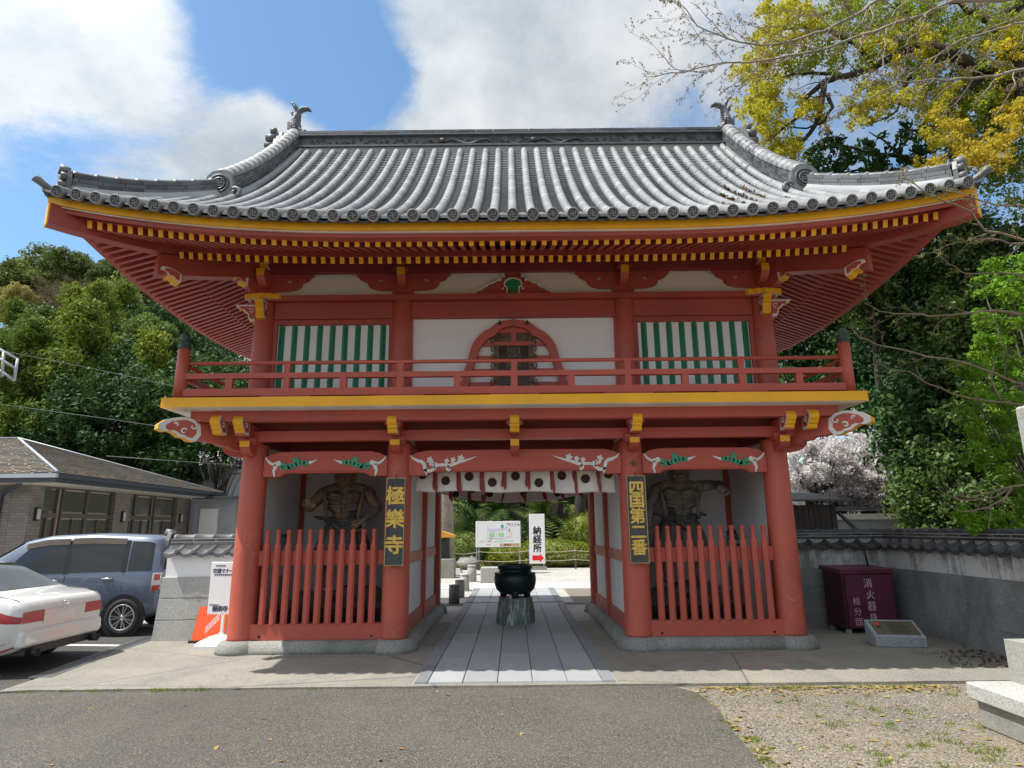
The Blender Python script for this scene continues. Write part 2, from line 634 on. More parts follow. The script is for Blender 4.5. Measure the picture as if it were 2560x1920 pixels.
t = NT('stained_plaster')
sep = t.n('ShaderNodeSeparateXYZ')
t.link(t.geo.outputs['Position'], sep.inputs[0])
f = t.noise(2.2, 7, .65)
d = t.math('MULTIPLY', t.noise(5.2, 4, .6, t.pos(True, (2.2, 2.2, .2))), t.rng(f, .3, .7, .4, 1.25))
a = t.mix(t.rng(d, .36, .62, 0, .85), (.66, .665, .66), (.16, .16, .15))
t.col(a)
t.rough(.85)
M['stained_plaster'] = t.m

# ------------------------------------------------------------------ geometry helpers
def mats(names):
    return [M[n] for n in ((names,) if isinstance(names, str) else names)]


class MB:
    """collects polygons; build() links them as ONE mesh object"""
    def __init__(self):
        self.v, self.f, self.mi, self.sm = [], [], [], []
        self.cur = 0
        self.smooth = False

    def add(self, vs, fs, mi=None, smooth=None):
        o = len(self.v)
        self.v.extend(tuple(p) for p in vs)
        mi = self.cur if mi is None else mi
        smooth = self.smooth if smooth is None else smooth
        for k, f in enumerate(fs):
            self.f.append(tuple(i + o for i in f))
            self.mi.append(mi[k] if isinstance(mi, (list, tuple)) else mi)
            self.sm.append(smooth)
        return self

    def box(self, x0, x1, y0, y1, z0, z1, mi=None):
        vs = [(x, y, z) for z in (z0, z1) for y in (y0, y1) for x in (x0, x1)]
        return self.add(vs, [(0, 2, 3, 1), (4, 5, 7, 6), (0, 1, 5, 4), (2, 6, 7, 3), (0, 4, 6, 2), (1, 3, 7, 5)], mi)

    def boxm(self, mtx, sx, sy, sz, mi=None):
        vs = [mtx @ Vector((x * sx / 2, y * sy / 2, z * sz / 2)) for z in (-1, 1) for y in (-1, 1) for x in (-1, 1)]
        return self.add(vs, [(0, 2, 3, 1), (4, 5, 7, 6), (0, 1, 5, 4), (2, 6, 7, 3), (0, 4, 6, 2), (1, 3, 7, 5)], mi)

    def beam(self, p, q, w, h, mi=None, up=(0, 0, 1)):
        p, q = Vector(p), Vector(q)
        d = (q - p)
        L = d.length
        d.normalize()
        s = d.cross(Vector(up)).normalized()
        u = s.cross(d)
        m = Matrix((s, d, u)).transposed().to_4x4()
        m.translation = (p + q) / 2
        return self.boxm(m, w, L, h, mi)

    def tube(self, pts, rad, n=8, mi=None, caps=True, smooth=True, flat=1.0):
        pts = [Vector(p) for p in pts]
        if isinstance(rad, (int, float)):
            rad = [rad] * len(pts)
        vs, fs = [], []
        prev = None
        for i, p in enumerate(pts):
            d = (pts[min(i + 1, len(pts) - 1)] - pts[max(i - 1, 0)])
            if d.length < 1e-9:
                d = Vector((0, 0, 1))
            d.normalize()
            if prev is None:
                a = d.orthogonal().normalized() if abs(d.z) > .95 else d.cross(Vector((0, 0, 1))).normalized()
            else:
                a = (prev - d * prev.dot(d))
                a = a.normalized() if a.length > 1e-6 else d.orthogonal().normalized()
            prev = a
            b = d.cross(a)
            for k in range(n):
                t = 2 * math.pi * k / n
                vs.append(p + (a * math.cos(t) + b * math.sin(t) * flat) * rad[i])
        for i in range(len(pts) - 1):
            for k in range(n):
                fs.append((i * n + k, i * n + (k + 1) % n, (i + 1) * n + (k + 1) % n, (i + 1) * n + k))
        self.add(vs, fs, mi, smooth)
        if caps:
            o = len(self.v) - len(vs)
            for f in (tuple(o + k for k in range(n))[::-1], tuple(o + (len(pts) - 1) * n + k for k in range(n))):
                self.f.append(f)
                self.mi.append(self.cur if mi is None else mi)
                self.sm.append(False)
        return self

    def lathe(self, c, prof, n=24, mi=None, smooth=True, mtx=None, sx=1.0, sy=1.0):
        """prof: list of (radius, z)"""
        vs, fs = [], []
        for r, z in prof:
            for k in range(n):
                t = 2 * math.pi * k / n
                p = Vector((r * math.cos(t) * sx, r * math.sin(t) * sy, z))
                p = mtx @ p if mtx else p
                vs.append(p + Vector(c))
        for i in range(len(prof) - 1):
            for k in range(n):
                fs.append((i * n + k, i * n + (k + 1) % n, (i + 1) * n + (k + 1) % n, (i + 1) * n + k))
        self.add(vs, fs, mi, smooth)
        o = len(self.v) - len(vs)
        for i, rev in ((0, True), (len(prof) - 1, False)):
            if prof[i][0] > 1e-6:
                f = tuple(o + i * n + k for k in range(n))
                self.f.append(f[::-1] if rev else f)
                self.mi.append(self.cur if mi is None else mi)
                self.sm.append(False)
        return self

    def prism(self, poly, org, ax, ay, ext, mi=None, cap=None, smooth=False):
        """poly: 2-D outline on the axes ax, ay from org, pushed along ext (centred when org is the middle plane)"""
        org, ax, ay, ext = Vector(org), Vector(ax), Vector(ay), Vector(ext)
        n = len(poly)
        vs = [org + ax * a + ay * b for a, b in poly] + [org + ax * a + ay * b + ext for a, b in poly]
        fs = [(i, (i + 1) % n, n + (i + 1) % n, n + i) for i in range(n)]
        self.add(vs, fs, mi, smooth)
        o = len(self.v) - 2 * n
        for f in (tuple(o + i for i in range(n))[::-1], tuple(o + n + i for i in range(n))):
            self.f.append(f)
            self.mi.append(cap if cap is not None else (self.cur if mi is None else mi))
            self.sm.append(False)
        return self

    def sphere(self, c, r, n=12, m=8, mi=None, mtx=None):
        r = (r, r, r) if isinstance(r, (int, float)) else r
        vs, fs = [], []
        for i in range(m + 1):
            ph = math.pi * i / m
            for k in range(n):
                t = 2 * math.pi * k / n
                p = Vector((r[0] * math.sin(ph) * math.cos(t), r[1] * math.sin(ph) * math.sin(t), r[2] * math.cos(ph)))
                if mtx:
                    p = mtx @ p
                vs.append(p + Vector(c))
        for i in range(m):
            for k in range(n):
                fs.append((i * n + k, (i + 1) * n + k, (i + 1) * n + (k + 1) % n, i * n + (k + 1) % n))
        return self.add(vs, fs, mi, True)

    def grid(self, P, mi=None, smooth=True, flip=False):
        """P: rows of points"""
        n = len(P[0])
        vs = [p for row in P for p in row]
        fs = []
        for i in range(len(P) - 1):
            for k in range(n - 1):
                f = (i * n + k, i * n + k + 1, (i + 1) * n + k + 1, (i + 1) * n + k)
                fs.append(f[::-1] if flip else f)
        return self.add(vs, fs, mi, smooth)

    def text(self, body, org, ax, ay, size, depth, mi=None, bold=0.0, fit=True):
        """flat lettering; (0,0) of each glyph box at org, glyph box = size"""
        V, F = glyph(body)
        if not V:
            return self
        if bold:
            for k, (dx, dy) in enumerate(((bold, 0), (-bold, 0), (0, bold), (0, -bold))):
                o_ = Vector(org) + Vector(ax) * (dx * size) + Vector(ay) * (dy * size)
                self.text(body, o_, ax, ay, size, depth * (.97 - .015 * k), mi)
        org, ax, ay = Vector(org), Vector(ax), Vector(ay)
        nn = ax.cross(ay).normalized()
        vs = [org + ax * (x * size) + ay * (y * size) + nn * (depth * (1 if z > .5 else 0)) for x, y, z in V]
        return self.add(vs, F, mi, False)

    def mesh(self, name, matnames):
        me = bpy.data.meshes.new(name)
        me.from_pydata(self.v, [], self.f)
        for m in mats(matnames):
            me.materials.append(m)
        if self.f:
            me.polygons.foreach_set('material_index', self.mi)
            me.polygons.foreach_set('use_smooth', self.sm)
        me.update()
        return me

    def build(self, name, matnames, parent=None, **kw):
        return obj(name, self.mesh(name, matnames), parent, **kw)


GLY = {}


def glyph(ch, bold=0.0):
    key = (ch, bold)
    if key in GLY:
        return GLY[key]
    c = bpy.data.curves.new('glyph', 'FONT')
    c.body = ch
    c.extrude = .5
    c.offset = bold
    c.resolution_u = 2
    o = bpy.data.objects.new('glyph', c)
    COL.objects.link(o)
    dg = bpy.context.evaluated_depsgraph_get()
    me = bpy.data.meshes.new_from_object(o.evaluated_get(dg))
    V = [(v.co.x, v.co.y, v.co.z + .5) for v in me.vertices]
    F = [tuple(p.vertices) for p in me.polygons]
    bpy.data.objects.remove(o)
    bpy.data.curves.remove(c)
    bpy.data.meshes.remove(me)
    GLY[key] = (V, F)
    return GLY[key]


def obj(name, me, parent=None, label=None, cat=None, group=None, kind=None, loc=None, rot=None, scale=None, mtx=None):
    o = bpy.data.objects.new(name, me)
    COL.objects.link(o)
    if parent is not None:
        o.parent = parent
    if mtx is not None:
        o.matrix_local = mtx
    if loc is not None:
        o.location = loc
    if rot is not None:
        o.rotation_euler = rot
    if scale is not None:
        o.scale = scale
    tag(o, label, cat, group, kind)
    return o


def tag(o, label=None, cat=None, group=None, kind=None):
    if label:
        o['label'] = label
    if cat:
        o['category'] = cat
    if group:
        o['group'] = group
    if kind:
        o['kind'] = kind
    return o


def thing(name, label, cat, loc=(0, 0, 0), rz=0.0, group=None):
    o = obj(name, None, None, label, cat, group, None, loc, (0, 0, rz))
    o.empty_display_size = .3
    return o


def copy_tree(o, parent=None, **kw):
    c = o.copy()
    COL.objects.link(c)
    c.parent = parent
    for ch in o.children:
        copy_tree(ch, c)
    for k, v in kw.items():
        if k in ('label', 'group'):
            c[k] = v
        else:
            setattr(c, k, v)
    return c


def bevel(o, w=.008, seg=1, ang=40):
    m = o.modifiers.new('bevel', 'BEVEL')
    m.width = w
    m.segments = seg
    m.limit_method = 'ANGLE'
    m.angle_limit = R(ang)
    return o


def np_obj(name, verts, faces, matname, parent=None, smooth=False, **kw):
    """verts (N,3), faces (K,4) or (K,3) arrays"""
    me = bpy.data.meshes.new(name)
    verts = np.asarray(verts, dtype=np.float32)
    faces = np.asarray(faces, dtype=np.int32)
    k = faces.shape[1]
    me.vertices.add(len(verts))
    me.vertices.foreach_set('co', verts.ravel())
    me.loops.add(faces.size)
    me.loops.foreach_set('vertex_index', faces.ravel())
    me.polygons.add(len(faces))
    me.polygons.foreach_set('loop_start', np.arange(0, faces.size, k, dtype=np.int32))
    me.update(calc_edges=True)
    for m in mats(matname):
        me.materials.append(m)
    return obj(name, me, parent, **kw)


def leaf_quads(C, rad, cnt, size, rng, up=.35, aspect=.5, squash=1.0, out=.5, droop=0.0, shell=.5):
    """leaf-shaped faces spread through balls of radius rad round the centres C"""
    C = np.asarray(C, float)
    rad = np.broadcast_to(np.asarray(rad, float), (len(C),))
    idx = np.repeat(np.arange(len(C)), cnt)
    n = len(idx)
    d = rng.normal(size=(n, 3))
    d /= np.linalg.norm(d, axis=1)[:, None]
    r = rng.random(n) ** shell
    off = d * (r * rad[idx])[:, None]
    off[:, 2] *= squash
    P = C[idx] + off
    N = d * out + rng.normal(size=(n, 3)) * .55 + np.array([0, 0, up])
    N /= np.linalg.norm(N, axis=1)[:, None]
    A = rng.normal(size=(n, 3))
    A[:, 2] -= droop
    A -= N * np.sum(A * N, axis=1)[:, None]
    A /= np.linalg.norm(A, axis=1)[:, None]
    B = np.cross(N, A)
    s = size * (.6 + .8 * rng.random(n))[:, None]
    V = np.empty((n, 4, 3))
    V[:, 0] = P - A * s * .5
    V[:, 1] = P + B * s * aspect * .5 + N * s * .06
    V[:, 2] = P + A * s * .5
    V[:, 3] = P - B * s * aspect * .5 + N * s * .06
    F = np.arange(n * 4).reshape(n, 4)
    return V.reshape(-1, 3), F


def merge_quads(parts):
    V, F, o = [], [], 0
    for v, f in parts:
        V.append(v)
        F.append(f + o)
        o += len(v)
    return np.concatenate(V), np.concatenate(F)


def ellipsoid_points(n, c, r, rng, inner=.55):
    d = rng.normal(size=(n, 3))
    d /= np.linalg.norm(d, axis=1)[:, None]
    k = inner + (1 - inner) * rng.random(n) ** .7
    return np.asarray(c) + d * k[:, None] * np.asarray(r)


def remesh_obj(mb, name, matnames, voxel, parent=None, smooth_it=2, disp=0.0, dscale=20, carve=None, **kw):
    """weld overlapping solids into one continuous skin"""
    me = mb.mesh(name + '_raw', matnames)
    o = bpy.data.objects.new(name + '_raw', me)
    COL.objects.link(o)
    m = o.modifiers.new('remesh', 'REMESH')
    m.mode = 'VOXEL'
    m.voxel_size = voxel
    s = o.modifiers.new('smooth', 'SMOOTH')
    s.iterations = smooth_it
    s.factor = .5
    dg = bpy.context.evaluated_depsgraph_get()
    me2 = bpy.data.meshes.new_from_object(o.evaluated_get(dg))
    me2.name = name
    bpy.data.objects.remove(o)
    if disp:
        me2.update()
        nrm = [v.normal.copy() for v in me2.vertices]
        for v, n_ in zip(me2.vertices, nrm):
            k = disp * mnoise.fractal(v.co * dscale, 1.0, 2.0, 3)
            if carve:
                k += carve(v.co, n_)
            v.co += n_ * k
    me2.materials.clear()
    for mm in mats(matnames):
        me2.materials.append(mm)
    me2.polygons.foreach_set('use_smooth', [True] * len(me2.polygons))
    me2.update()
    return obj(name, me2, parent, **kw)


# photograph pixel (2212-wide view) to a point at a given distance from the camera wall
_p, _f, _r = R(12.87), 1575.0, R(.58)


def at(px, py, Y):
    u, v = px * 2560 / 2212 - 1280, py * 2560 / 2212 - 960
    u, v = math.cos(_r) * u - math.sin(_r) * v, math.sin(_r) * u + math.cos(_r) * v
    fy, fz = _f * math.cos(_p) + v * math.sin(_p), _f * math.sin(_p) - v * math.cos(_p)
    k = Y / fy
    return Vector((u * k, Y, 1.6 + fz * k))


def pxm(Y, z=3.0):
    """metres per pixel (2212-wide view) at distance Y"""
    return (Y * math.cos(_p) + (z - 1.6) * math.sin(_p)) / _f * 2560 / 2212

# ================================================================== THE SETTING
def sheet(name, poly, z, mat, thick=.0, **kw):
    mb = MB()
    n = len(poly)
    mb.add([(x, y, z) for x, y in poly], [tuple(range(n))])
    if thick:
        mb.prism(poly, (0, 0, z - thick), (1, 0, 0), (0, 1, 0), (0, 0, thick - .0005))
    return mb.build(name, mat, kw.pop('parent', None), **kw)


sheet('ground', [(-700, -300), (700, -300), (700, 900), (-700, 900)], -.03, 'soil', kind='structure')
rnd = random.Random(4)
edge = [(-40, 6.98), (-5.3, 6.97)] + [(x, 7.02 + rnd.uniform(-.02, .02)) for x in np.arange(-4.8, 1.4, .35)] + [(1.62, 7.0), (1.80, 6.72), (1.82, 6.2), (1.74, 5.5), (1.68, 4.7), (1.6, 3.5), (1.5, -8), (-40, -8)]
sheet('road', edge[::-1], 0.0, 'asphalt', .028, kind='structure')
sheet('gravel_patch', [(1.4, -8), (40, -8), (40, 7.2), (1.4, 7.2)], -.016, 'gravel', kind='structure')
sheet('parking_lot', [(-60, 6.9), (-5.15, 6.9), (-5.15, 40), (-60, 40)], -.006, 'parking_asphalt', kind='structure')
ap = [(-5.32, 6.99)] + [(x, 7.05 + rnd.uniform(-.012, .012)) for x in np.arange(-5.0, 5.2, .3)] + [(6.1, 7.05), (6.3, 11.6), (-5.5, 11.6), (-5.42, 9.8)]
sheet('apron', ap, .014, 'apron_concrete', .04, kind='structure')
parking = bpy.data.objects['parking_lot']
for p, q in (((-6.95, 9.83), (-5.72, 9.70)), ((-9.5, 8.02), (-5.9, 7.72))):
    mb = MB()
    mb.beam((*p, -.0005), (*q, -.0005), .11, .006)
    mb.build('painted_line', 'line_paint', parking)

# court behind the gate
sheet('court', [(-14, 11.5), (14, 11.5), (14, 60), (-14, 60)], -.002, 'court_gravel', kind='structure')
sheet('gravel_square', [(1.32, 14.42), (7, 14.42), (7, 17.6), (1.32, 17.6)], .006, 'gravel', kind='structure')
sheet('cross_path', [(-9, 17.75), (9, 17.75), (9, 19.6), (-9, 19.6)], .010, 'court_concrete', .02, kind='structure')

# paved path: every slab its own piece
path = sheet('path', [(-1.08, 7.10), (1.08, 7.10), (1.08, 17.8), (-1.08, 17.8)], .017, 'old_concrete', .03, kind='structure')
slab_meshes = {}


def slab_mesh(w, l, mat):
    k = (round(w, 3), round(l, 3), mat)
    if k not in slab_meshes:
        mb = MB()
        b = .004
        a, c = w / 2 - .003, l / 2 - .003
        lo = [(-a, -c, 0), (a, -c, 0), (a, c, 0), (-a, c, 0)]
        hi = [(-a + b, -c + b, .016), (a - b, -c + b, .016), (a - b, c - b, .016), (-a + b, c - b, .016)]
        mb.add(lo + hi, [(4, 5, 6, 7)] + [(i, (i + 1) % 4, 4 + (i + 1) % 4, 4 + i) for i in range(4)])
        slab_meshes[k] = mb.mesh('paving_slab', mat)
    return slab_meshes[k]


rnd = random.Random(11)
for y0, y1 in ((7.12, 14.10), (14.40, 17.74)):
    for ci in range(5):
        w = .367
        y = y0
        x = -.917 + .367 * (ci + .5)
        first = True
        while y < y1 - .05:
            l = .62 if not first else (.62 if ci % 2 else .62)
            first = False
            l = min(l * rnd.choice((1, 1, 1.5)), y1 - y)
            if y1 - y - l < .25:
                l = y1 - y
            obj('paving_slab', slab_mesh(w, l, 'slab' if y < 14.2 else 'slab'), path, loc=(x, y + l / 2, .0175 + rnd.uniform(0, .002)))
            y += l
    for s in (-1, 1):
        y = y0
        while y < y1 - .05:
            l = min(.9, y1 - y)
            obj('border_slab', slab_mesh(.145, l, 'slab_dark'), path, loc=(s * .99, y + l / 2, .0178))
            y += l


def grate(name, label, p, q, w):
    """steel drain cover made of cross bars between two rails"""
    p, q = Vector((*p, 0)), Vector((*q, 0))
    L = (q - p).length
    g = thing(name, label, 'drain', p, math.atan2(q.y - p.y, q.x - p.x))
    mb = MB()
    mb.box(0, L, -w / 2, w / 2, .004, .009)
    mb.build('channel', 'black_iron', g)
    mb = MB()
    for s in (-1, 1):
        mb.box(0, L, s * w / 2 - .012, s * w / 2 + .012, .010, .024)
    n = int(L / .04)
    for i in range(n):
        mb.box((i + .3) * L / n, (i + .62) * L / n, -w / 2 + .012, w / 2 - .012, .010, .022)
    mb.build('bars', 'steel', g, kind='stuff')


grate('drain_grate', 'dark steel drain grate running across the path behind the gate', (-1.75, 14.25), (1.75, 14.25), .22)
grate('drain_grate', 'steel drain grate along the edge of the parking lot beside the granite wall', (-5.33, 7.6), (-5.60, 10.3), .20)

# hill behind the parking lot
def hill_h(x, y):
    h = 26 * math.exp(-(((x + 62) / 42) ** 2 + ((y - 95) / 48) ** 2))
    h += 9 * math.exp(-(((x + 30) / 26) ** 2 + ((y - 62) / 22) ** 2))
    h += 9 * math.exp(-(((x - 45) / 22) ** 2 + ((y - 60) / 25) ** 2))
    t = max(0, min(1, (y - 33) / 22))
    return (h + .6) * t * t * (3 - 2 * t) - .4


mb = MB()
mb.grid([[(x, y, hill_h(x, y) + .3 * mnoise.noise(Vector((x * .06, y * .06, 0)))) for x in np.linspace(-190, 120, 70)] for y in np.linspace(30, 260, 60)])
mb.build('hill', 'hill_ground', kind='structure')

# ================================================================== THE GATE
gate = thing('temple_gate', 'two-storey red temple gate with grey tiled hip-and-gable roof and yellow trim', 'gate', (.03, 11.0, 0))
CX = (-3.72, -1.655, 1.655, 3.72)
FY, MY, RY = -1.95, .06, 1.95

# --- stone plinths (rounded, one run under each side room)
for s in (-1, 1):
    mb = MB()
    a, b = 1.60, 3.72
    for (x0, y0, x1, y1, w) in ((a, FY, b, FY, .20), (a, FY, a, RY, .17), (b, FY, b, RY, .17), (a, RY, b, RY, .17)):
        dx, dy = x1 - x0, y1 - y0
        L = math.hypot(dx, dy)
        ux, uy = dx / L, dy / L
        prof = [(-w - .055, .0), (-w - .04, .07), (-w - .015, .125), (-w + .03, .165), (w - .03, .165), (w + .015, .125), (w + .04, .07), (w + .055, 0)]
        mb.prism(prof, (s * x0, y0, .001), (uy * (1 if s > 0 else -1), -ux if s > 0 else -ux, 0) if False else (-uy * s, ux, 0), (0, 0, 1), (s * dx, dy, 0), smooth=True)
    for cx in (a + .055, b):
        for cy in (FY, RY):
            mb.lathe((s * cx, cy, 0), [(.325, .001), (.315, .06), (.295, .115), (.262, .155), (.225, .172), (0, .172)], 28)
    mb.build('plinth', 'granite_wash', gate)

# --- lower columns
def column_mesh(r0, r1, z0, z1, n=28):
    mb = MB()
    mb.lathe((0, 0, 0), [(r0 + .004, z0), (r0, z0 + .03), (r0, z0 + (z1 - z0) * .4), (r1, z1 - .02), (r1 - .01, z1)], n)
    return mb.mesh('column', 'red_column')


cm = column_mesh(.186, .172, .17, 2.80)
for y in (FY, RY):
    for x in CX:
        obj('column', cm, gate, loc=(x, y, 0))
cm = column_mesh(.165, .155, 3.30, 5.0)
for y in (FY, RY):
    for x in CX:
        obj('column', cm, gate, loc=(x * 1.005, y, 0))
for x in (-3.68, -1.575, 1.575, 3.68):
    mb = MB()
    mb.box(x - .062, x + .062, MY - .065, MY + .065, .165, 2.95)
    bevel(mb.build('post', 'red', gate), .006)

# --- plaster walls of the lower rooms
def panel(name, x0, x1, y0, y1, z0, z1, mat, parent=None, **kw):
    mb = MB()
    mb.box(min(x0, x1), max(x0, x1), y0, y1, z0, z1)
    return mb.build(name, mat, parent or gate, **kw)


for s in (-1, 1):
    panel('wall_panel', s * 3.70, s * 3.75, FY, MY, .16, 2.93, 'plaster')
    panel('wall_panel', s * 3.70, s * 3.75, MY, RY, .16, 2.93, 'plaster')
    panel('wall_panel', s * 1.62, s * 3.70, MY - .02, MY + .03, .16, 2.93, 'plaster')
    panel('wall_panel', s * 1.62, s * 3.70, RY - .02, RY + .03, .16, 2.93, 'plaster')
    panel('room_floor', s * 1.65, s * 3.70, FY, RY, .10, .20, 'old_concrete')
    # passage wall: two bays, each an upper and a lower white panel in red framing
    for y0, y1 in ((FY + .1, MY - .06), (MY + .06, RY - .1)):
        panel('passage_panel', s * 1.585, s * 1.625, y0, y1, 1.25, 2.62, 'plaster')
        panel('passage_panel', s * 1.585, s * 1.625, y0, y1, .36, 1.12, 'plaster')
        panel('rail', s * 1.555, s * 1.635, y0, y1, 1.11, 1.26, 'red')
        panel('sill', s * 1.545, s * 1.64, y0, y1, .165, .37, 'red')
        panel('head_rail', s * 1.55, s * 1.635, y0, y1, 2.60, 2.86, 'red')
    panel('wall_head', s * 1.585, s * 1.625, FY + .1, RY - .1, 2.855, 2.95, 'plaster')
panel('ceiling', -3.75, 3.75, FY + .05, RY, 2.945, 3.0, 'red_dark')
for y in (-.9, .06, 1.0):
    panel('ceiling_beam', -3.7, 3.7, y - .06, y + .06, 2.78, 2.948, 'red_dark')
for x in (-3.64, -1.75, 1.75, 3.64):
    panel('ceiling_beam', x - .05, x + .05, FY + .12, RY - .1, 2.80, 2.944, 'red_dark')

# --- carved lintels with painted relief
def lintel(x0, x1):
    w = x1 - x0
    c = (x0 + x1) / 2
    h = w / 2
    up = [(-h, 2.60), (-h + .10, 2.655), (-h + .24, 2.685), (0, 2.692), (h - .24, 2.685), (h - .10, 2.655), (h, 2.60)]
    lo = [(h, 2.335), (h - .24, 2.335), (h - .27, 2.352), (h - .31, 2.375), (h - .38, 2.385), (-h + .38, 2.385), (-h + .31, 2.375), (-h + .27, 2.352), (-h + .24, 2.335), (-h, 2.335)]
    mb = MB()
    mb.prism(up + lo, (c, -2.055, 0), (1, 0, 0), (0, 0, 1), (0, .15, 0))
    # raised bead following the lower edge
    pts = [(c + a, -2.058, b + .022) for a, b in lo[1:-1]]
    mb.tube(pts, .008, 6)
    return bevel(mb.build('lintel', 'red', gate), .006)


def ribbon(mb, pts, org, mi, d=.010):
    """flat strip of varying width: pts = (x, z, width)"""
    L, Rr = [], []
    for i, (x, z, w) in enumerate(pts):
        a = pts[max(0, i - 1)]
        b = pts[min(len(pts) - 1, i + 1)]
        t = Vector((b[0] - a[0], b[1] - a[1]))
        t.normalize()
        nx, nz = -t.y * w / 2, t.x * w / 2
        L.append((x + nx, z + nz))
        Rr.append((x - nx, z - nz))
    n = len(pts)
    ox, oy, oz = org
    vs = [(ox + x, oy, oz + z) for x, z in L] + [(ox + x, oy, oz + z) for x, z in Rr] + [(ox + x, oy - d, oz + z) for x, z in L] + [(ox + x, oy - d, oz + z) for x, z in Rr]
    fs = []
    for i in range(n - 1):
        fs += [(2 * n + i, 2 * n + i + 1, 3 * n + i + 1, 3 * n + i), (i, i + 1, 2 * n + i + 1, 2 * n + i), (n + i, 3 * n + i, 3 * n + i + 1, n + i + 1)]
    mb.add(vs, fs, mi)


def disc(mb, x, z, r, org, mi, d=.012, n=12, lobes=0):
    ox, oy, oz = org
    poly = []
    for k in range(n):
        t = 2 * math.pi * k / n
        rr = r * (1 + (.28 * math.cos(lobes * t) if lobes else 0))
        poly.append((x + rr * math.cos(t), z + rr * math.sin(t)))
    mb.prism(poly, (ox, oy, oz), (1, 0, 0), (0, 0, 1), (0, -d, 0), mi)


def flip(pts, s):
    return [(p[0] * s, *p[1:]) for p in pts]


def lintel_relief(xl, s, green, parent):
    """a white branch springing from the end of a lintel; s=+1 grows to the right"""
    org = (xl, -2.056, 2.335)
    mb = MB()
    if green:
        ribbon(mb, flip([(.01, .28, .008), (.05, .225, .03), (.09, .19, .035), (.13, .175, .04), (.17, .185, .06)], s), org, 0)
        disc(mb, s * .205, .188, .037, org, 0, .014, 14)
        ribbon(mb, flip([(.17, .17, .06), (.158, .12, .05), (.14, .075, .034), (.15, .04, .03), (.158, .0, .012)], s), org, 0)
        ribbon(mb, flip([(.62, .19, .05), (.68, .205, .03), (.75, .235, .006)], s), org, 0)
        for x, z, r in ((.27, .165, .04), (.26, .12, .026), (.325, .135, .034), (.37, .145, .04), (.36, .115, .022), (.43, .16, .042), (.48, .185, .04), (.54, .195, .04), (.59, .192, .036)):
            disc(mb, s * x, z, r, org, 1, .013, 12)
        disc(mb, s * .445, .235, .042, org, 1, .012, 20, 5)
        ribbon(mb, flip([(.25, .16, .05), (.36, .135, .055), (.45, .165, .06), (.55, .195, .06), (.63, .19, .05)], s), org, 1, .010)
    else:
        k = 1.0
        ribbon(mb, flip([(.01, .285, .008), (.06, .235, .03), (.12, .205, .045), (.17, .195, .05), (.205, .165, .05), (.22, .12, .05), (.225, .085, .05), (.26, .06, .048), (.31, .063, .046), (.36, .10, .046), (.38, .13, .04), (.43, .145, .04), (.50, .145, .04), (.56, .13, .05), (.62, .15, .045), (.70, .18, .042), (.78, .20, .034), (.86, .225, .022), (.95, .26, .006)], s), org, 0)
        ribbon(mb, flip([(.225, .09, .05), (.24, .04, .03), (.25, .0, .008)], s), org, 0)
        ribbon(mb, flip([(.36, .10, .03), (.335, .15, .025), (.30, .145, .03), (.29, .165, .02)], s), org, 0)
        ribbon(mb, flip([(.56, .13, .04), (.53, .08, .035), (.56, .06, .03), (.585, .085, .022)], s), org, 0)
        for x, z, r in ((.29, .215, .042), (.33, .185, .022), (.53, .20, .032), (.62, .215, .034), (.73, .235, .045), (.38, .16, .02)):
            disc(mb, s * x, z, r, org, 0, .013, 20, 5)
        for x, z in ((.30, .17), (.53, .17), (.62, .18), (.73, .20)):
            disc(mb, s * x, z, .018, org, 0, .012, 8)
    return mb.build('relief_carving', ['white_trim', 'pine_green'], parent)


for x0, x1, g in ((-3.72 + .16, -1.655 - .15, True), (-1.655 + .15, 1.655 - .15, False), (1.655 + .15, 3.72 - .16, True)):
    lt = lintel(x0, x1)
    lintel_relief(x0 + .01, 1, g, lt)
    lintel_relief(x1 - .01, -1, g, lt)

# --- beams that carry the balcony
def ring_beam(name, hx, hy, w, z0, z1, mat):
    for s in (-1, 1):
        panel(name, -hx - w / 2, hx + w / 2, s * hy - w / 2, s * hy + w / 2, z0, z1, mat)
        panel(name, s * hx - w / 2 + .002, s * hx + w / 2 - .002, -hy + w / 2, hy - w / 2, z0, z1, mat)


ring_beam('balcony_beam', 4.30, 2.545, .15, 3.035, 3.178, 'red')
ring_beam('tie_beam', 3.93, 2.18, .13, 2.815, 2.955, 'red')
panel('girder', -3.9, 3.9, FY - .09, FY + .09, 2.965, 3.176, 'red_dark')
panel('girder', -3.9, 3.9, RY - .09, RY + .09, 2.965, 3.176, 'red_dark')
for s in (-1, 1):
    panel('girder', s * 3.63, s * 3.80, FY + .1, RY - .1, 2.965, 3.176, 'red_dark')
mb = MB()
mb.box(-4.62, 4.62, -2.84, 2.84, 3.178, 3.1865, 2)
mb.add([(x, y, z) for z in (3.186, 3.316) for y in (-2.88, 2.88) for x in (-4.65, 4.65)], [(0, 2, 3, 1), (4, 5, 7, 6), (0, 1, 5, 4), (2, 6, 7, 3), (0, 4, 6, 2), (1, 3, 7, 5)], [2, 1, 0, 0, 0, 0])
mb.build('balcony_floor', ['yellow', 'red', 'white_trim'], gate)

NOSE = [(-.06, .24), (.07, .245), (.12, .24), (.165, .215), (.188, .175), (.186, .135), (.165, .105), (.145, .10), (.142, .075), (.125, .058), (.105, .05), (.098, .022), (.082, .0), (-.06, .0)]


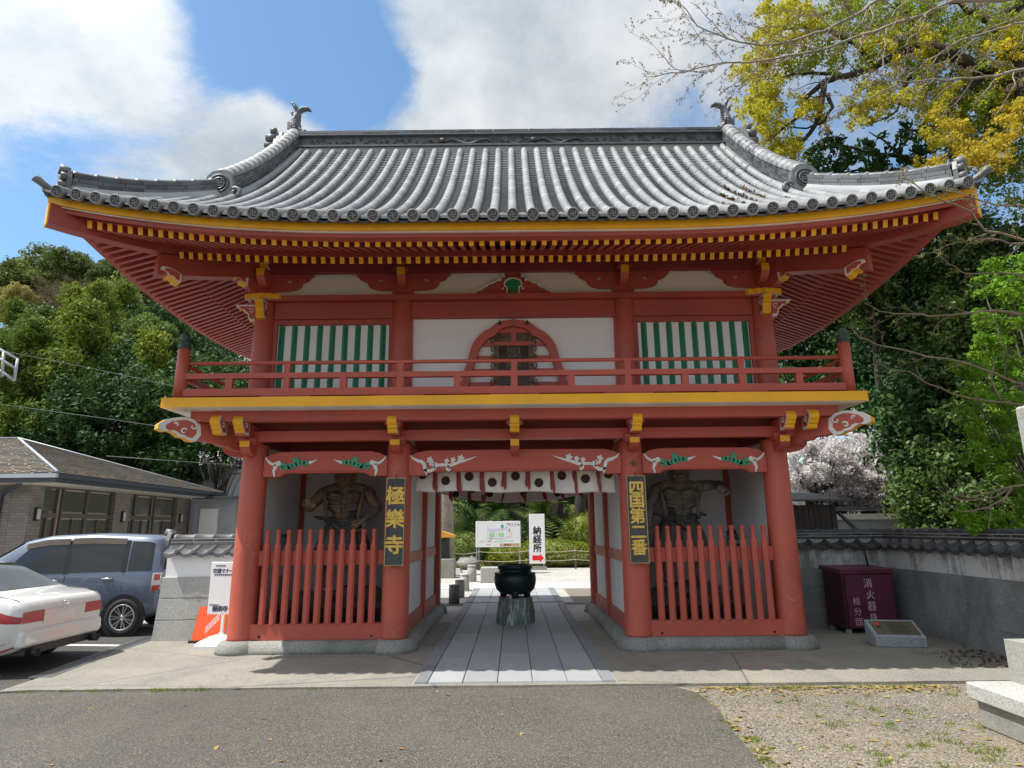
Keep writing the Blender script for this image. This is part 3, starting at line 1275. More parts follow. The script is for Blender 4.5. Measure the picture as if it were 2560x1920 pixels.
def nose(pos, ang, w=.12, sc=1.0, prof=NOSE, name='carved_nose', swirl=True):
    """carved beam end: yellow edge, white rimmed red cheeks with a small scroll"""
    mb = MB()
    d = Vector((math.cos(ang), math.sin(ang), 0))
    sd = Vector((-d.y, d.x, 0))
    P = [(a * sc, b * sc) for a, b in prof]
    pos = Vector(pos)
    mb.prism(P, pos - sd * w / 2, d, (0, 0, 1), sd * w, 0, 1)
    ca = sum(a for a, b in P) / len(P) - .02 * sc
    cb = sum(b for a, b in P) / len(P) + .02 * sc
    Q = [(ca + (a - ca) * .72 - .012 * sc, cb + (b - cb) * .74) for a, b in P]
    mb.prism(Q, pos - sd * (w / 2 + .003), d, (0, 0, 1), sd * (w + .006), 2, 2)
    if swirl:
        for q in (-1, 1):
            base = pos + sd * q * (w / 2 + .005)
            pts = []
            for i in range(12):
                t = i / 11
                rr = .045 * sc * (1 - .75 * t)
                an = .5 + t * 6.5
                pts.append(base + d * (.055 * sc + rr * math.cos(an)) + Vector((0, 0, .115 * sc + rr * math.sin(an))))
            mb.tube(pts, [.009 * sc * (1.1 - .5 * i / 11) for i in range(12)], 5, 1)
    return mb.build(name, ['yellow', 'white_trim', 'red'], gate)


def arm(pos, ang, L=.5, w=.13, h=.2, end='yellow'):
    """curved bracket arm with a painted square end"""
    mb = MB()
    d = Vector((math.cos(ang), math.sin(ang), 0))
    sd = Vector((-d.y, d.x, 0))
    P = [(0, h), (L, h), (L, h * .55), (L - .02, h * .42), (L - .07, h * .2), (L - .15, h * .05), (L - .24, 0), (0, 0)]
    mb.prism(P, Vector(pos) - sd * w / 2, d, (0, 0, 1), sd * w, 0, 0)
    if end:
        e = Vector(pos) + d * (L + .0015) + Vector((0, 0, h * .775))
        m = Matrix((sd, d, Vector((0, 0, 1)))).transposed().to_4x4()
        m.translation = e
        mb.boxm(m, w * .985, .004, h * .44, 1)
    return mb.build('bracket_arm', ['red', 'yellow'], gate)


def bearing_block(pos, w=.24, h=.11, mat='red'):
    mb = MB()
    x, y, z = pos
    a, b = w / 2, w / 2 * .72
    lv = [(b, 0), (b + .015, h * .3), (a, h * .45), (a, h)]
    P = [[(x - r, y - r, z + q), (x + r, y - r, z + q), (x + r, y + r, z + q), (x - r, y + r, z + q), (x - r, y - r, z + q)] for r, q in lv]
    mb.grid(P, smooth=False, flip=True)
    mb.add(P[-1][:4], [(0, 1, 2, 3)])
    mb.add(P[0][:4], [(3, 2, 1, 0)])
    return mb.build('bearing_block', mat, gate)


PI = math.pi
# lower storey brackets
for x in (-1.655, 0.0, 1.655):
    for s, a in ((-1, -PI / 2), (1, PI / 2)):
        if x:
            arm((x, s * 1.95, 2.64), a, .40, .135, .17)
            bearing_block((x, s * 2.18, 2.765), .25, .09)
        else:
            arm((x, s * 1.98, 2.60), a, .36, .12, .20)
        panel('bracket_beam', x - .06, x + .06, min(s * 2.1, s * 2.53), max(s * 2.1, s * 2.53), 2.86, 3.04, 'red')
        nose((x, s * 2.46, 2.87), a, .125, 1.0)
        panel('cap_block', x - .11, x + .11, min(s * 2.37, s * 2.54), max(s * 2.37, s * 2.54), 2.985, 3.075, 'red')
for sx in (-1, 1):
    for sy in (-1, 1):
        ax_, ay_ = (0 if sx > 0 else PI), (PI / 2 if sy > 0 else -PI / 2)
        X, Y = sx * 3.72, sy * 1.95
        arm((X, Y, 2.62), ay_, .42, .135, .19)
        arm((X, Y, 2.62), ax_, .46, .135, .19)
        bearing_block((X, sy * 2.18, 2.765), .25, .09)
        panel('bracket_beam', X - .06, X + .06, min(Y, sy * 2.56), max(Y, sy * 2.56), 2.86, 3.04, 'red')
        panel('bracket_beam', min(X, sx * 4.3), max(X, sx * 4.3), Y - .06, Y + .06, 2.861, 3.041, 'red')
        nose((X, sy * 2.46, 2.87), ay_, .125, 1.05)
        nose((sx * 4.01, sy * 2.50, 2.87), ay_, .125, 1.05)
        nose((sx * 4.22, Y, 2.87), ax_, .125, 1.05)
        panel('cap_block', sx * 4.12 - .09, sx * 4.12 + .09, sy * 2.40 - .09, sy * 2.40 + .09, 2.99, 3.176, 'red')
        # diagonal arm with a cloud-shaped head
        dg = math.atan2(sy, sx)
        d = Vector((math.cos(dg), math.sin(dg), 0))
        sd = Vector((-d.y, d.x, 0))
        mb = MB()
        mb.prism([(0, .16), (0, .44), (.95, .40), (.95, .20), (.75, .165), (.60, .16), (.55, .125), (.42, .12), (.36, .08), (.2, .06), (.0, .05)], Vector((X, Y, 2.62)) - sd * .07, d, (0, 0, 1), sd * .14)
        mb.build('diagonal_arm', 'red', gate)
        cloud = [(.80, .16), (.82, .30), (.90, .36), (1.0, .385), (1.12, .37), (1.25, .33), (1.335, .26), (1.335, .20), (1.27, .17), (1.19, .185), (1.13, .16), (1.08, .12), (1.0, .11), (.95, .075), (.86, .07)]
        nose((X, Y, 2.70), dg, .15, 1.0, cloud, 'cloud_carving', False)
        mb = MB()
        for q in (-1, 1):
            base = Vector((X, Y, 2.70)) + sd * q * .081
            for (a0, b0, r0, st, turn) in ((.91, .27, .06, 1.5, 5.5), (1.02, .19, .045, 2.5, -5.5), (1.12, .27, .03, .4, 4.5)):
                pts = []
                for i in range(14):
                    t = i / 13
                    rr = r0 * (1 - .8 * t)
                    an = st + t * turn
                    pts.append(base + d * (a0 + rr * math.cos(an)) + Vector((0, 0, b0 + rr * math.sin(an))))
                mb.tube(pts, [.014 * (1.1 - .4 * i / 13) for i in range(14)], 5)
        mb.build('scroll', 'white_trim', gate)

# --- balcony railing
def rail_post_mesh():
    mb = MB()
    mb.lathe((0, 0, 0), [(.082, 3.303), (.080, 3.6), (.078, 4.015)], 20, 0)
    mb.lathe((0, 0, 0), [(.083, 4.015), (.083, 4.05), (.074, 4.055), (.074, 4.09), (.080, 4.095), (.080, 4.115), (.062, 4.125), (.045, 4.14), (.06, 4.165), (.068, 4.19), (.058, 4.22), (.03, 4.245), (.008, 4.262), (0, 4.262)], 20, 1)
    return mb.mesh('railing_post', ['red_column', 'bronze_green'])


rpm = rail_post_mesh()
RX, RYY = 4.49, 2.74
for sx in (-1, 1):
    for sy in (-1, 1):
        obj('railing_post', rpm, gate, loc=(sx * RX, sy * RYY, 0))
for s in (-1, 1):
    for horiz in (True, False):
        L = (RX if horiz else RYY) - .06
        o = (RYY if horiz else RX) * s

        def rb(nm, a0, a1, w, z0, z1):
            if horiz:
                return panel(nm, a0, a1, o - w / 2, o + w / 2, z0, z1, 'red')
            mb = MB()
            mb.box(o - w / 2, o + w / 2, a0, a1, z0, z1)
            return mb.build(nm, 'red', gate)
        mb = MB()
        mb.tube([(-L, o, 3.812), (L, o, 3.812)] if horiz else [(o, -L, 3.812), (o, L, 3.812)], .027, 12)
        mb.build('hand_rail', 'red', gate)
        rb('middle_rail', -L, L, .075, 3.595, 3.668)
        rb('bottom_rail', -L, L, .095, 3.352, 3.452)
        for k in range(-3, 4):
            a = k * 1.53 * (1.0 if horiz else .68)
            if abs(a) < L:
                rb('rail_pad', a - .33, a + .33, .08, 3.316, 3.353)
        sp = .766 if horiz else .69
        for k in range(-6, 7):
            a = k * sp
            if abs(a) > L - .15:
                continue
            rb('baluster', a - .045, a + .045, .068, 3.45, 3.597)
            if k % 2 == 0:
                rb('baluster', a - .038, a + .038, .060, 3.666, 3.79)
                rb('baluster_cap', a - .044, a + .044, .066, 3.745, 3.80)

# --- upper storey walls
UF = -1.99
for s in (-1, 1):
    panel('wall_panel', -3.62, 3.62, RY - .03, RY + .03, 3.30, 5.0, 'plaster') if s > 0 else None
    panel('wall_panel', s * 3.69, s * 3.75, FY + .1, RY - .1, 3.30, 5.0, 'plaster')
    # window with green bars
    x0, x1 = 1.865, 3.535
    panel('window_board', s * x0, s * x1, UF + .03, UF + .06, 3.40, 4.60, 'plaster')
    mbm = MB()
    mbm.prism([(-.044, 0), (0, -.050), (.044, 0)], (0, 0, 3.46), (1, 0, 0), (0, 1, 0), (0, 0, 1.125))
    bm_ = mbm.mesh('window_bar', 'green')
    for i in range(9):
        obj('window_bar', bm_, gate, loc=(s * (x0 + .06 + i * .1895 + (.03 if s > 0 else .03)), UF + .03, 0))
    panel('window_frame', s * 1.80, s * 3.60, UF - .01, UF + .07, 4.595, 4.675, 'red_upper_shade')
    panel('window_frame', s * 1.80, s * 3.60, UF - .01, UF + .07, 3.35, 3.46, 'red_upper_shade')
    for xx in (1.815, 3.565):
        panel('window_frame', s * (xx - .035), s * (xx + .035), UF - .008, UF + .068, 3.462, 4.594, 'red_upper_shade')
panel('wall_panel', -1.52, 1.52, UF + .03, UF + .06, 3.30, 4.69, 'plaster')
panel('sill_beam', -3.6, 3.6, UF - .03, UF + .07, 3.30, 3.347, 'red')
for x0, x1 in ((-3.58, -1.80), (-1.52, 1.52), (1.80, 3.58)):
    panel('head_beam', x0, x1, UF - .045, UF + .09, 4.677, 4.930, 'red_upper_shade')
for s in (-1, 1):
    panel('head_beam', s * 3.66, s * 3.78, FY + .14, RY - .14, 4.677, 4.930, 'red_upper_shade')
    panel('head_beam', -3.58, 3.58, s * RY - .05, s * RY + .08, 4.677, 4.930, 'red_upper_shade') if s > 0 else None
ring_beam('wall_plate', 3.735, 1.955, .36, 4.932, 5.018, 'red_upper_shade')
panel('frieze_board', -3.75, 3.75, -2.0, -1.965, 5.018, 5.41, 'frieze')
panel('frieze_board', -3.75, 3.75, 1.965, 2.0, 5.018, 5.41, 'frieze')
for s in (-1, 1):
    panel('frieze_board', s * 3.765, s * 3.80, -1.96, 1.96, 5.018, 5.41, 'frieze')
ring_beam('purlin', 3.80, 2.02, .16, 5.395, 5.66, 'red_dark')
mb = MB()
mb.box(-3.7, 3.7, -1.9, 1.9, 5.42, 5.46)
mb.build('attic_floor', 'red_dark', gate)


def frieze_arm(x, half=0, y=-2.03):
    P = [(.15, 5.018), (.165, 5.05), (.165, 5.115), (.36, 5.12), (.47, 5.145), (.53, 5.19), (.545, 5.25), (.60, 5.262), (.60, 5.345), (.39, 5.345), (.39, 5.265), (.33, 5.255), (.30, 5.31), (.22, 5.34), (.20, 5.40)]
    if half == 0:
        poly = P + [(-a, b) for a, b in P[::-1]]
    else:
        poly = [(half * a, b) for a, b in P] + [(-.14 * half, 5.40), (-.14 * half, 5.018)]
    mb = MB()
    mb.prism(poly, (x, y, 0), (1, 0, 0), (0, 0, 1), (0, .03, 0))
    return mb.build('frieze_bracket', 'red_upper_shade', gate)


for x, h in ((-3.735, 1), (-1.66, 0), (1.66, 0), (3.735, -1)):
    frieze_arm(x, h)
# curly corners of the pale frieze panels
for x0, x1, lo, ro in ((-3.735, -1.66, 1, 1), (-1.66, 0, 1, 0), (0, 1.66, 0, 1), (1.66, 3.735, 1, 1)):
    for s, xe, on in ((1, x0, lo), (-1, x1, ro)):
        if not on:
            continue
        mb = MB()
        P = [(.18, 5.40), (.76, 5.40), (.72, 5.375), (.715, 5.345), (.68, 5.325), (.65, 5.28), (.60, 5.262), (.50, 5.27), (.2, 5.33)]
        mb.prism([(s * a, b) for a, b in P], (xe, -2.012, 0), (1, 0, 0), (0, 0, 1), (0, .02, 0), 0)
        pts = []
        for i in range(12):
            t = i / 11
            rr = .032 * (1 - .7 * t)
            pts.append((xe + s * (.755 + rr * math.cos(2.2 + t * 5.5)), -2.016, 5.37 + rr * math.sin(2.2 + t * 5.5)))
        mb.tube(pts, .007, 5, 1)
        mb.tube([(xe + s * a, -2.014, b) for a, b in ((.76, 5.395), (.72, 5.372), (.715, 5.345), (.68, 5.325), (.65, 5.28), (.60, 5.262))], .006, 5, 1)
        mb.build('frieze_curl', ['red_upper_shade', 'frieze'], gate)

# frog-leg strut over the window
mb = MB()
L_ = [(0, 5.36), (.10, 5.33), (.17, 5.30), (.22, 5.255), (.28, 5.225), (.36, 5.19), (.42, 5.14), (.50, 5.095), (.58, 5.055), (.63, 5.02)]
mb.prism(L_ + [(-a, b) for a, b in L_[::-1]], (0, -2.03, 0), (1, 0, 0), (0, 0, 1), (0, .03, 0), 0)
mb.box(-.12, .12, -2.06, -2.0, 5.345, 5.40, 0)
G_ = [(.07, 5.019), (.06, 5.08), (.055, 5.13), (.09, 5.155), (.12, 5.19), (.105, 5.235), (.05, 5.26), (0, 5.28)]
mb.prism(G_ + [(-a, b) for a, b in G_[::-1]], (0, -2.047, 0), (1, 0, 0), (0, 0, 1), (0, .02, 0), 2)
for s in (-1, 1):
    mb.tube([(s * a * 1.06, -2.045, b + .006) for a, b in L_[2:]], [.011] * len(L_[2:]), 6, 1)
    mb.tube([(s * a, -2.052, b) for a, b in ((0, 5.292), (.05, 5.285), (.11, 5.255), (.132, 5.20), (.125, 5.165), (.09, 5.15), (.085, 5.10), (.10, 5.07), (.08, 5.045), (.11, 5.03))], [.014, .016, .016, .013, .012, .014, .012, .012, .014, .008], 6, 1)
    for cx, cz, r0, st, tn in ((.13, 5.335, .045, 2.8, -5), (.20, 5.265, .025, 1, 5), (.30, 5.235, .028, 0, -5), (.155, 5.13, .022, 2, 5), (.40, 5.17, .02, 1, 5), (.50, 5.115, .02, 1, -5), (.58, 5.065, .018, 1, 5)):
        mb.tube([(s * (cx + r0 * (1 - .75 * i / 9) * math.cos(st + tn * i / 9)), -2.05, cz + r0 * (1 - .75 * i / 9) * math.sin(st + tn * i / 9)) for i in range(10)], .010, 5, 1)
    mb.lathe((s * .27, -2.03, 5.019), [(.055, 0), (.055, .0001), (.04, .028), (.0, .038)], 12, 1)
mb.build('frog_leg_strut', ['red_upper_shade', 'white_trim', 'green'], gate)

# upper brackets: yellow noses in front of every column
FACE = [(-.06, .20), (.05, .205), (.11, .19), (.135, .15), (.12, .125), (.125, .09), (.10, .065), (.10, .035), (.075, .0), (-.06, 0)]
for x in (-1.66, 1.66):
    nose((x, -2.13, 5.43), -PI / 2, .10, .95, FACE)
    arm((x, -1.99, 5.15), -PI / 2, .28, .115, .25)
    bearing_block((x, -2.16, 5.345), .21, .085, 'red_dark')
for sx in (-1, 1):
    X = sx * 3.735
    aX = 0 if sx > 0 else PI
    for sy in (-1, 1):
        Y = sy * 1.955
        aY = PI / 2 * sy
        nose((X, Y + sy * .15, 5.43), aY, .11, 1.0, FACE)
        nose((X + sx * .15, Y, 5.43), aX, .11, 1.0, FACE)
        arm((X, Y, 5.15), aY, .34, .12, .24)
        arm((X, Y, 5.15), aX, .34, .12, .24)
        nose((X, Y + sy * .14, 4.70), aY, .12, 1.05, [(-.06, .21), (.17, .21), (.165, .165), (.14, .15), (.145, .105), (.12, .085), (.10, .05), (.105, .02), (.07, -.045), (-.06, -.045)])
        nose((X + sx * .14, Y, 4.70), aX, .12, 1.05, [(-.06, .21), (.30, .21), (.27, .165), (.19, .15), (.17, .105), (.13, .085), (.10, .05), (.105, .02), (.07, -.045), (-.06, -.045)])
        # carved end of the wall plate: a scalloped yellow edge
        mb = MB()
        a, b = .26, .0
        P = [(-.27, -.06), (-.24, -.10), (-.17, -.09), (-.12, -.125), (-.05, -.12), (0, -.15), (.05, -.12), (.12, -.125), (.17, -.09), (.24, -.10), (.27, -.06), (.2, .06), (-.2, .06)]
        mb.prism([(p, q * sy * -1 * -1 if False else q) for p, q in P], (X, Y + sy * .12, 4.957), (1, 0, 0), (0, -sy, 0), (0, 0, .078), 0, 1)
        mb.prism([(p * .8, q) for p, q in P], (X + sx * .12, Y, 4.955), (0, 1, 0), (-sx, 0, 0), (0, 0, .078), 0, 1)
        mb.build('plate_end_carving', ['yellow', 'white_trim'], gate)
        dg = math.atan2(sy, sx)
        d = Vector((math.cos(dg), math.sin(dg), 0))
        sd = Vector((-d.y, d.x, 0))
        mb = MB()
        mb.prism([(0, 5.02), (.22, 5.04), (.30, 5.10), (.36, 5.16), (.48, 5.20), (.62, 5.30), (.66, 5.42), (0, 5.42)], Vector((X, Y, 0)) - sd * .07, d, (0, 0, 1), sd * .14)
        mb.build('diagonal_arm', 'red_upper_shade', gate)
        wave = [(.34, .0), (.42, .02), (.47, .075), (.56, .07), (.60, .12), (.68, .115), (.73, .17), (.70, .21), (.34, .20)]
        nose((X, Y, 5.14), dg, .155, 1.0, wave, 'wave_carving', False)
        nose((X + d.x * .42, Y + d.y * .42, 5.33), dg, .15, .9, wave, 'wave_carving', False)

# bell-shaped window
def katomado():
    out = [(0, 155), (25, 183), (60, 192), (190, 202), (290, 240), (370, 300), (428, 352), (510, 385), (608, 465), (690, 560), (745, 660), (775, 760), (798, 860), (830, 980), (878, 1100), (958, 1420)]
    inn = [(0, 292), (45, 312), (120, 322), (210, 345), (280, 400), (333, 485), (420, 510), (500, 575), (560, 640), (612, 730), (640, 810), (668, 900), (700, 1000), (735, 1100), (815, 1420)]
    k = .00083
    cv = lambda p: (p[0] * k, 4.655 - (p[1] - 155) * .000838)
    O, I = [cv(p) for p in out], [cv(p) for p in inn]
    # resample both outlines to the same count
    def res(P, n):
        d = [0]
        for a, b in zip(P, P[1:]):
            d.append(d[-1] + math.hypot(b[0] - a[0], b[1] - a[1]))
        r = []
        for i in range(n):
            t = d[-1] * i / (n - 1)
            j = max(0, min(len(P) - 2, next((q for q in range(len(d) - 1) if d[q + 1] >= t), len(P) - 2)))
            f = (t - d[j]) / max(1e-6, d[j + 1] - d[j])
            r.append((P[j][0] + (P[j + 1][0] - P[j][0]) * f, P[j][1] + (P[j + 1][1] - P[j][1]) * f))
        return r
    n = 40
    O, I = res(O, n), res(I, n)
    mb = MB()
    yf, yb = UF - .07, UF + .03
    full = lambda P: [(-a, b) for a, b in P[::-1]] + P[1:]
    O, I = full(O), full(I)
    m = len(O)
    vs = [(x, yf, z) for x, z in O] + [(x, yf, z) for x, z in I] + [(x, yb, z) for x, z in O] + [(x, yb + .055, z) for x, z in I]
    fs = []
    for i in range(m - 1):
        fs += [(i, i + 1, m + i + 1, m + i)[::-1], (i, 2 * m + i, 2 * m + i + 1, i + 1)[::-1], (m + i, m + i + 1, 3 * m + i + 1, 3 * m + i)[::-1]]
    mb.add(vs, fs)
    wo = mb.build('bell_window', 'red', gate)
    for z in (4.27, 4.06, 3.86, 3.66, 3.48):
        hw = min(I, key=lambda p: abs(p[1] - z) + (9 if p[0] < 0 else 0))[0] + .01
        mb = MB()
        mb.box(-hw, hw, UF - .016, UF + .024, z - .028, z + .028)
        mb.build('glazing_bar', 'red', wo)
    mb = MB()
    mb.box(-.038, .038, UF - .018, UF + .022, 4.30, 4.53)
    mb.box(-.30, .30, UF - .012, UF + .02, 4.44, 4.56)
    mb.build('glazing_bar', 'red', wo)
    for s in (-1, 1):
        mb = MB()
        mb.prism([(-.05, 0), (0, -.02), (.05, 0), (0, .02)], (s * .205, yf - .006, 4.565), (1, 0, 0), (0, 0, 1), (0, .008, 0))
        mb.box(s * .205 - .012, s * .205 + .012, yf - .03, yf, 4.565, 4.61)
        mb.build('iron_fitting', 'black_iron', wo)


katomado()
mb = MB()
mb.tube([(-.02, -2.10, 5.0), (-.02, -2.105, 4.66), (0, -2.11, 4.52), (.03, -2.13, 4.44), (0, -2.16, 4.28)], .004, 5)
mb.build('hanging_wire', 'wire', gate)
# carved name board leaning out of the window
nb = thing('name_board', 'carved brown framed name board inside the bell-shaped window', 'sign', (.03, 8.86, 3.42))
mt = Matrix.Rotation(R(-9), 4, 'X')
mb = MB()
for P in ([(-.30, .0), (.30, .0), (.22, .14), (-.22, .14)], [(-.30, 1.05), (.30, 1.05), (.22, .88), (-.22, .88)]):
    mb.prism(P, (0, 0, 0), (1, 0, 0), (0, 0, 1), (0, .05, 0))
for s in (-1, 1):
    mb.prism([(s * .30, 0), (s * .22, .14), (s * .22, .88), (s * .30, 1.05)], (0, .001, 0), (1, 0, 0), (0, 0, 1), (0, .05, 0))
    for i in range(7):
        z = .1 + i * .135
        mb.tube([(s * (.31 + .022 * math.cos(a)), -.01, z + .045 * math.sin(a)) for a in np.linspace(-1.6, 1.6, 7)], .012, 6)
        mb.tube([(s * (.26 + .025 * (1 - t) * math.cos(6 * t)), -.012, z + .03 * (1 - t) * math.sin(6 * t)) for t in np.linspace(0, 1, 8)], .007, 5)
for i in range(5):
    mb.tube([(-.2 + i * .1 + .035 * (1 - t) * math.cos(6 * t + i), -.012, .965 + .04 * (1 - t) * math.sin(6 * t + i)) for t in np.linspace(0, 1, 9)], .008, 5)
mb.v = [tuple(mt @ Vector(p)) for p in mb.v]
mb.build('frame', 'carved_frame', nb)
mb = MB()
mb.box(-.22, .22, .02, .04, .13, .90, 0)
for i, ch in enumerate('極樂寺'):
    mb.text(ch, (-.12, .019, .66 - i * .25), (1, 0, 0), (0, 0, 1), .24, .008, 1, .008)
mb.v = [tuple(mt @ Vector(p)) for p in mb.v]
mb.build('board', ['panel_lacquer', 'carved_frame'], nb)

# --- picket fences in front of the guardian rooms
pk = MB()
pk.lathe((0, 0, 0), [(.048, .37), (.047, 1.395), (.036, 1.415), (.033, 1.42), (.029, 1.53), (.032, 1.532), (.032, 1.548), (.027, 1.552), (.034, 1.572), (.038, 1.585), (.024, 1.602), (.0, 1.617)], 8, smooth=False)
pkm = pk.mesh('picket', 'red')
for s in (-1, 1):
    mb = MB()
    mb.box(min(s * 1.82, s * 3.56), max(s * 1.82, s * 3.56), FY - .055, FY - .02, 1.13, 1.32)
    fence = mb.build('picket_fence', 'red', gate)
    mb = MB()
    mb.box(min(s * 1.80, s * 3.60), max(s * 1.80, s * 3.60), FY - .11, FY + .06, .171, .372)
    for xx in (1.94, 3.44):
        mb.lathe((s * xx, FY - .112, .215), [(.016, 0), (.016, .004)], 10, 1, False, Matrix.Rotation(R(90), 3, 'X'))
    mb.build('base_rail', ['red', 'dark_gap'], fence)
    for i in range(11):
        obj('picket', pkm, fence, loc=(s * (1.955 + i * .1475), FY - .085, 0), rot=(0, 0, R(22.5)))

# ------------------------------------------------------------------ the gate's roof
EX, EY, Z0, XG = 5.78, 4.0, 5.285, 4.25


def lift(c):
    return .42 * max(0.0, 1 - c / 4.4) ** 2.3


def prof(s):
    return Z0 + .62 * s + .076 * s * s


def roof_z(x, y):
    sf, ss = EY - abs(y), EX - abs(x)
    if abs(x) < XG or sf <= ss:
        s, c = sf, ss
    else:
        s, c = ss, sf
    return prof(s) + lift(max(c, 0)) * max(0, 1 - s / 2.6) ** 1.5


def front_pt(x, s):
    return Vector((x, -EY + s, roof_z(x, -EY + s)))


roof_mb = MB()
NX, NY = 60, 24
for sy in (-1, 1):
    for sx in (-1, 1):
        # front or back slope, half
        roof_mb.grid([[(sx * x, sy * (EY - s), roof_z(min(x, EX - 1e-4), EY - s) - .012) for x in np.linspace(0, XG - .001 if s > EX - XG else EX - s, 16)] for s in np.linspace(0, EY, NY)], flip=(sx * sy > 0))
        # hip slope, half
        roof_mb.grid([[(sx * (EX - s), sy * y, roof_z(EX - s, max(0, y - 1e-4)) - .012) for y in np.linspace(0, EY - s, 14)] for s in np.linspace(0, EX - XG, 10)], flip=(sx * sy < 0))
roof = roof_mb.build('roof', 'tile_dark', gate)
for sx in (-1, 1):
    mb = MB()
    zb = prof(EX - XG) - .1
    pts = [(y, prof(EY - abs(y)) - .03) for y in np.linspace(-EY + (EX - XG), EY - (EX - XG), 17)]
    mb.prism(pts + [(pts[-1][0], zb), (pts[0][0], zb)], (sx * (XG - .12), 0, 0), (0, 1, 0), (0, 0, 1), (sx * .04, 0, 0))
    mb.build('gable_board', 'red', roof)

# pan tiles: stepped courses between the round rows
PITCH = .24
NROW = 23
mb = MB()
STEP = .14


def smax(x):
    return EY - .38 if abs(x) < XG - .1 else max(.05, EX - abs(x))


for i in range(-NROW - 1, NROW + 1):
    xm = (i + .5) * PITCH
    if abs(xm) > EX - .12:
        continue
    top = min(smax(xm - .1), smax(xm + .1))
    s = -.05
    P = []
    while s < top:
        s1 = min(s + STEP * .75, top)
        for ss, up in ((s, .034), (s1, .0)):
            row = []
            for q in (-1, -.45, .45, 1):
                x = xm + q * PITCH * .40
                row.append((x, -EY + ss, roof_z(x, -EY + max(ss, 0)) + up - (.012 if abs(q) < .9 else 0) + min(0, ss) * .5))
            P.append(row)
        s = s1
    # front lip of the lowest pan
    P.insert(0, [(a, b - .004, c - .035) for a, b, c in P[0]])
    mb.grid(P, smooth=False)
mb.build('pan_tiles', 'tile_pan', roof, kind='stuff')

# round tiles
def half_tube_mesh(name, r0, r1, L, mat, n=8, lip=.004):
    mb = MB()
    P = []
    for t, r in ((0, r0), (.06, r0 + lip), (.10, r0), (1, r1)):
        P.append([(r * math.cos(a), t * L, r * math.sin(a)) for a in np.linspace(-.25, math.pi + .25, n + 1)])
    mb.grid(P, smooth=True)
    mb.add([P[0][k] for k in range(n + 1)], [tuple(range(n + 1))])
    return mb.mesh(name, mat)


TL = .275
rt_mesh = half_tube_mesh('round_tile', .062, .0595, 1.0, 'tile_light', 10, .0012)
SRC = [(np.array([tuple(v.co) for v in rt_mesh.vertices]), [tuple(p.vertices) for p in rt_mesh.polygons])]


def frame(p, q):
    d = (q - p)
    L = d.length
    d.normalize()
    x = d.cross(Vector((0, 0, 1))).normalized()
    z = x.cross(d)
    m = Matrix((x * 1.0, d * L * 1.06, z * 1.0)).transposed().to_4x4()
    m.translation = p
    return m


tiles = []
for i in range(-NROW, NROW + 1):
    x = i * PITCH
    top = smax(x) if abs(x) < XG - .1 else smax(x) - .12
    if XG - .1 <= abs(x) < XG + .25:
        top = EX - abs(x) - .1
    s, k = 0.0, 0
    while s < top - .06:
        ds = TL * (.80 - .06 * s)
        s1 = min(s + ds, top)
        p0_ = front_pt(x, s) + Vector((0, -.07 if k == 0 else 0, .02 - (.02 if k == 0 else 0)))
        tiles.append((k, frame(p0_, front_pt(x, s1) + Vector((0, 0, .02)))))
        s = s1
        k += 1
tiles.sort(key=lambda t: t[0])
for k, m in tiles[:300]:
    obj('round_tile', rt_mesh, roof, mtx=m)
big = MB()
big.smooth = True


def merge(mb, src, m):
    V, F = src
    mm = np.array(m)
    W = V @ mm[:3, :3].T + mm[:3, 3]
    mb.add([tuple(p) for p in W], F)


for k, m in tiles[300:]:
    merge(big, SRC[0], m)
# side slopes
for sx in (-1, 1):
    for j in range(-15, 16):
        y = j * PITCH
        top = min(EX - XG, EY - abs(y)) - .06
        s = 0.0
        while s < top - .05:
            s1 = min(s + .24, top)
            pt = lambda q: Vector((sx * (EX - q), y, roof_z(EX - q, y) + .02))
            merge(big, SRC[0], frame(pt(s), pt(s1)))
            s = s1
big.build('round_tiles_above', 'tile_light', roof, kind='stuff')

# eave discs with the manji sign
def manji(mb, r, y, mi, d=.006):
    w = r * .24
    a = r
    bars = [(-w / 2, w / 2, -a, a), (-a, a, -w / 2, w / 2),
            (-a, -w / 2, a - w, a), (w / 2, a, -a, -a + w), (-a, -a + w, -a, -w / 2), (a - w, a, w / 2, a)]
    for x0, x1, z0, z1 in bars:
        mb.box(x0, x1, y - d, y, z0, z1, mi)


def eave_disc_mesh(r):
    mb = MB()
    rx = Matrix.Rotation(R(90), 3, 'X')
    mb.lathe((0, 0, 0), [(r, -.05), (r, .022), (r * .94, .03), (r * .80, .03), (r * .74, .016), (0, .016)], 22, 0, True, rx)
    mb.lathe((0, 0, 0), [(r * .76, .0162), (r * .2, .0164), (0, .0164)], 18, 1, False, rx)
    manji(mb, r * .46, -.0166, 0)
    return mb.mesh('eave_tile', ['tile_light', 'tile_dark'])


edm = eave_disc_mesh(.076)
for i in range(-NROW, NROW + 1):
    x = i * PITCH
    p = front_pt(x, 0)
    obj('eave_tile', edm, roof, loc=(x, -EY - .075, p.z - .012), rot=(R(16), 0, 0))
mb = MB()
for i in range(-NROW, NROW):
    x = (i + .5) * PITCH
    z = front_pt(x, 0).z
    P = [[(x + PITCH * .34 * math.sin(a), -EY - .012 + yy, z - .018 - .030 * math.cos(a) + zz) for a in np.linspace(-1.3, 1.3, 7)] for yy, zz in ((-.0, -.028), (0, .0), (.12, .05))]
    mb.grid(P, smooth=False)
    # pale mortar plug beside each disc
    mb.prism([(-.05, .0), (.05, .0), (.045, .035), (0, .05), (-.045, .035)], (x, -EY + .02, z + .012), (1, 0, 0), (0, 0, 1), (0, .05, .03), 1)
mb.build('eave_pan_tiles', ['tile', 'mortar'], roof, kind='stuff')

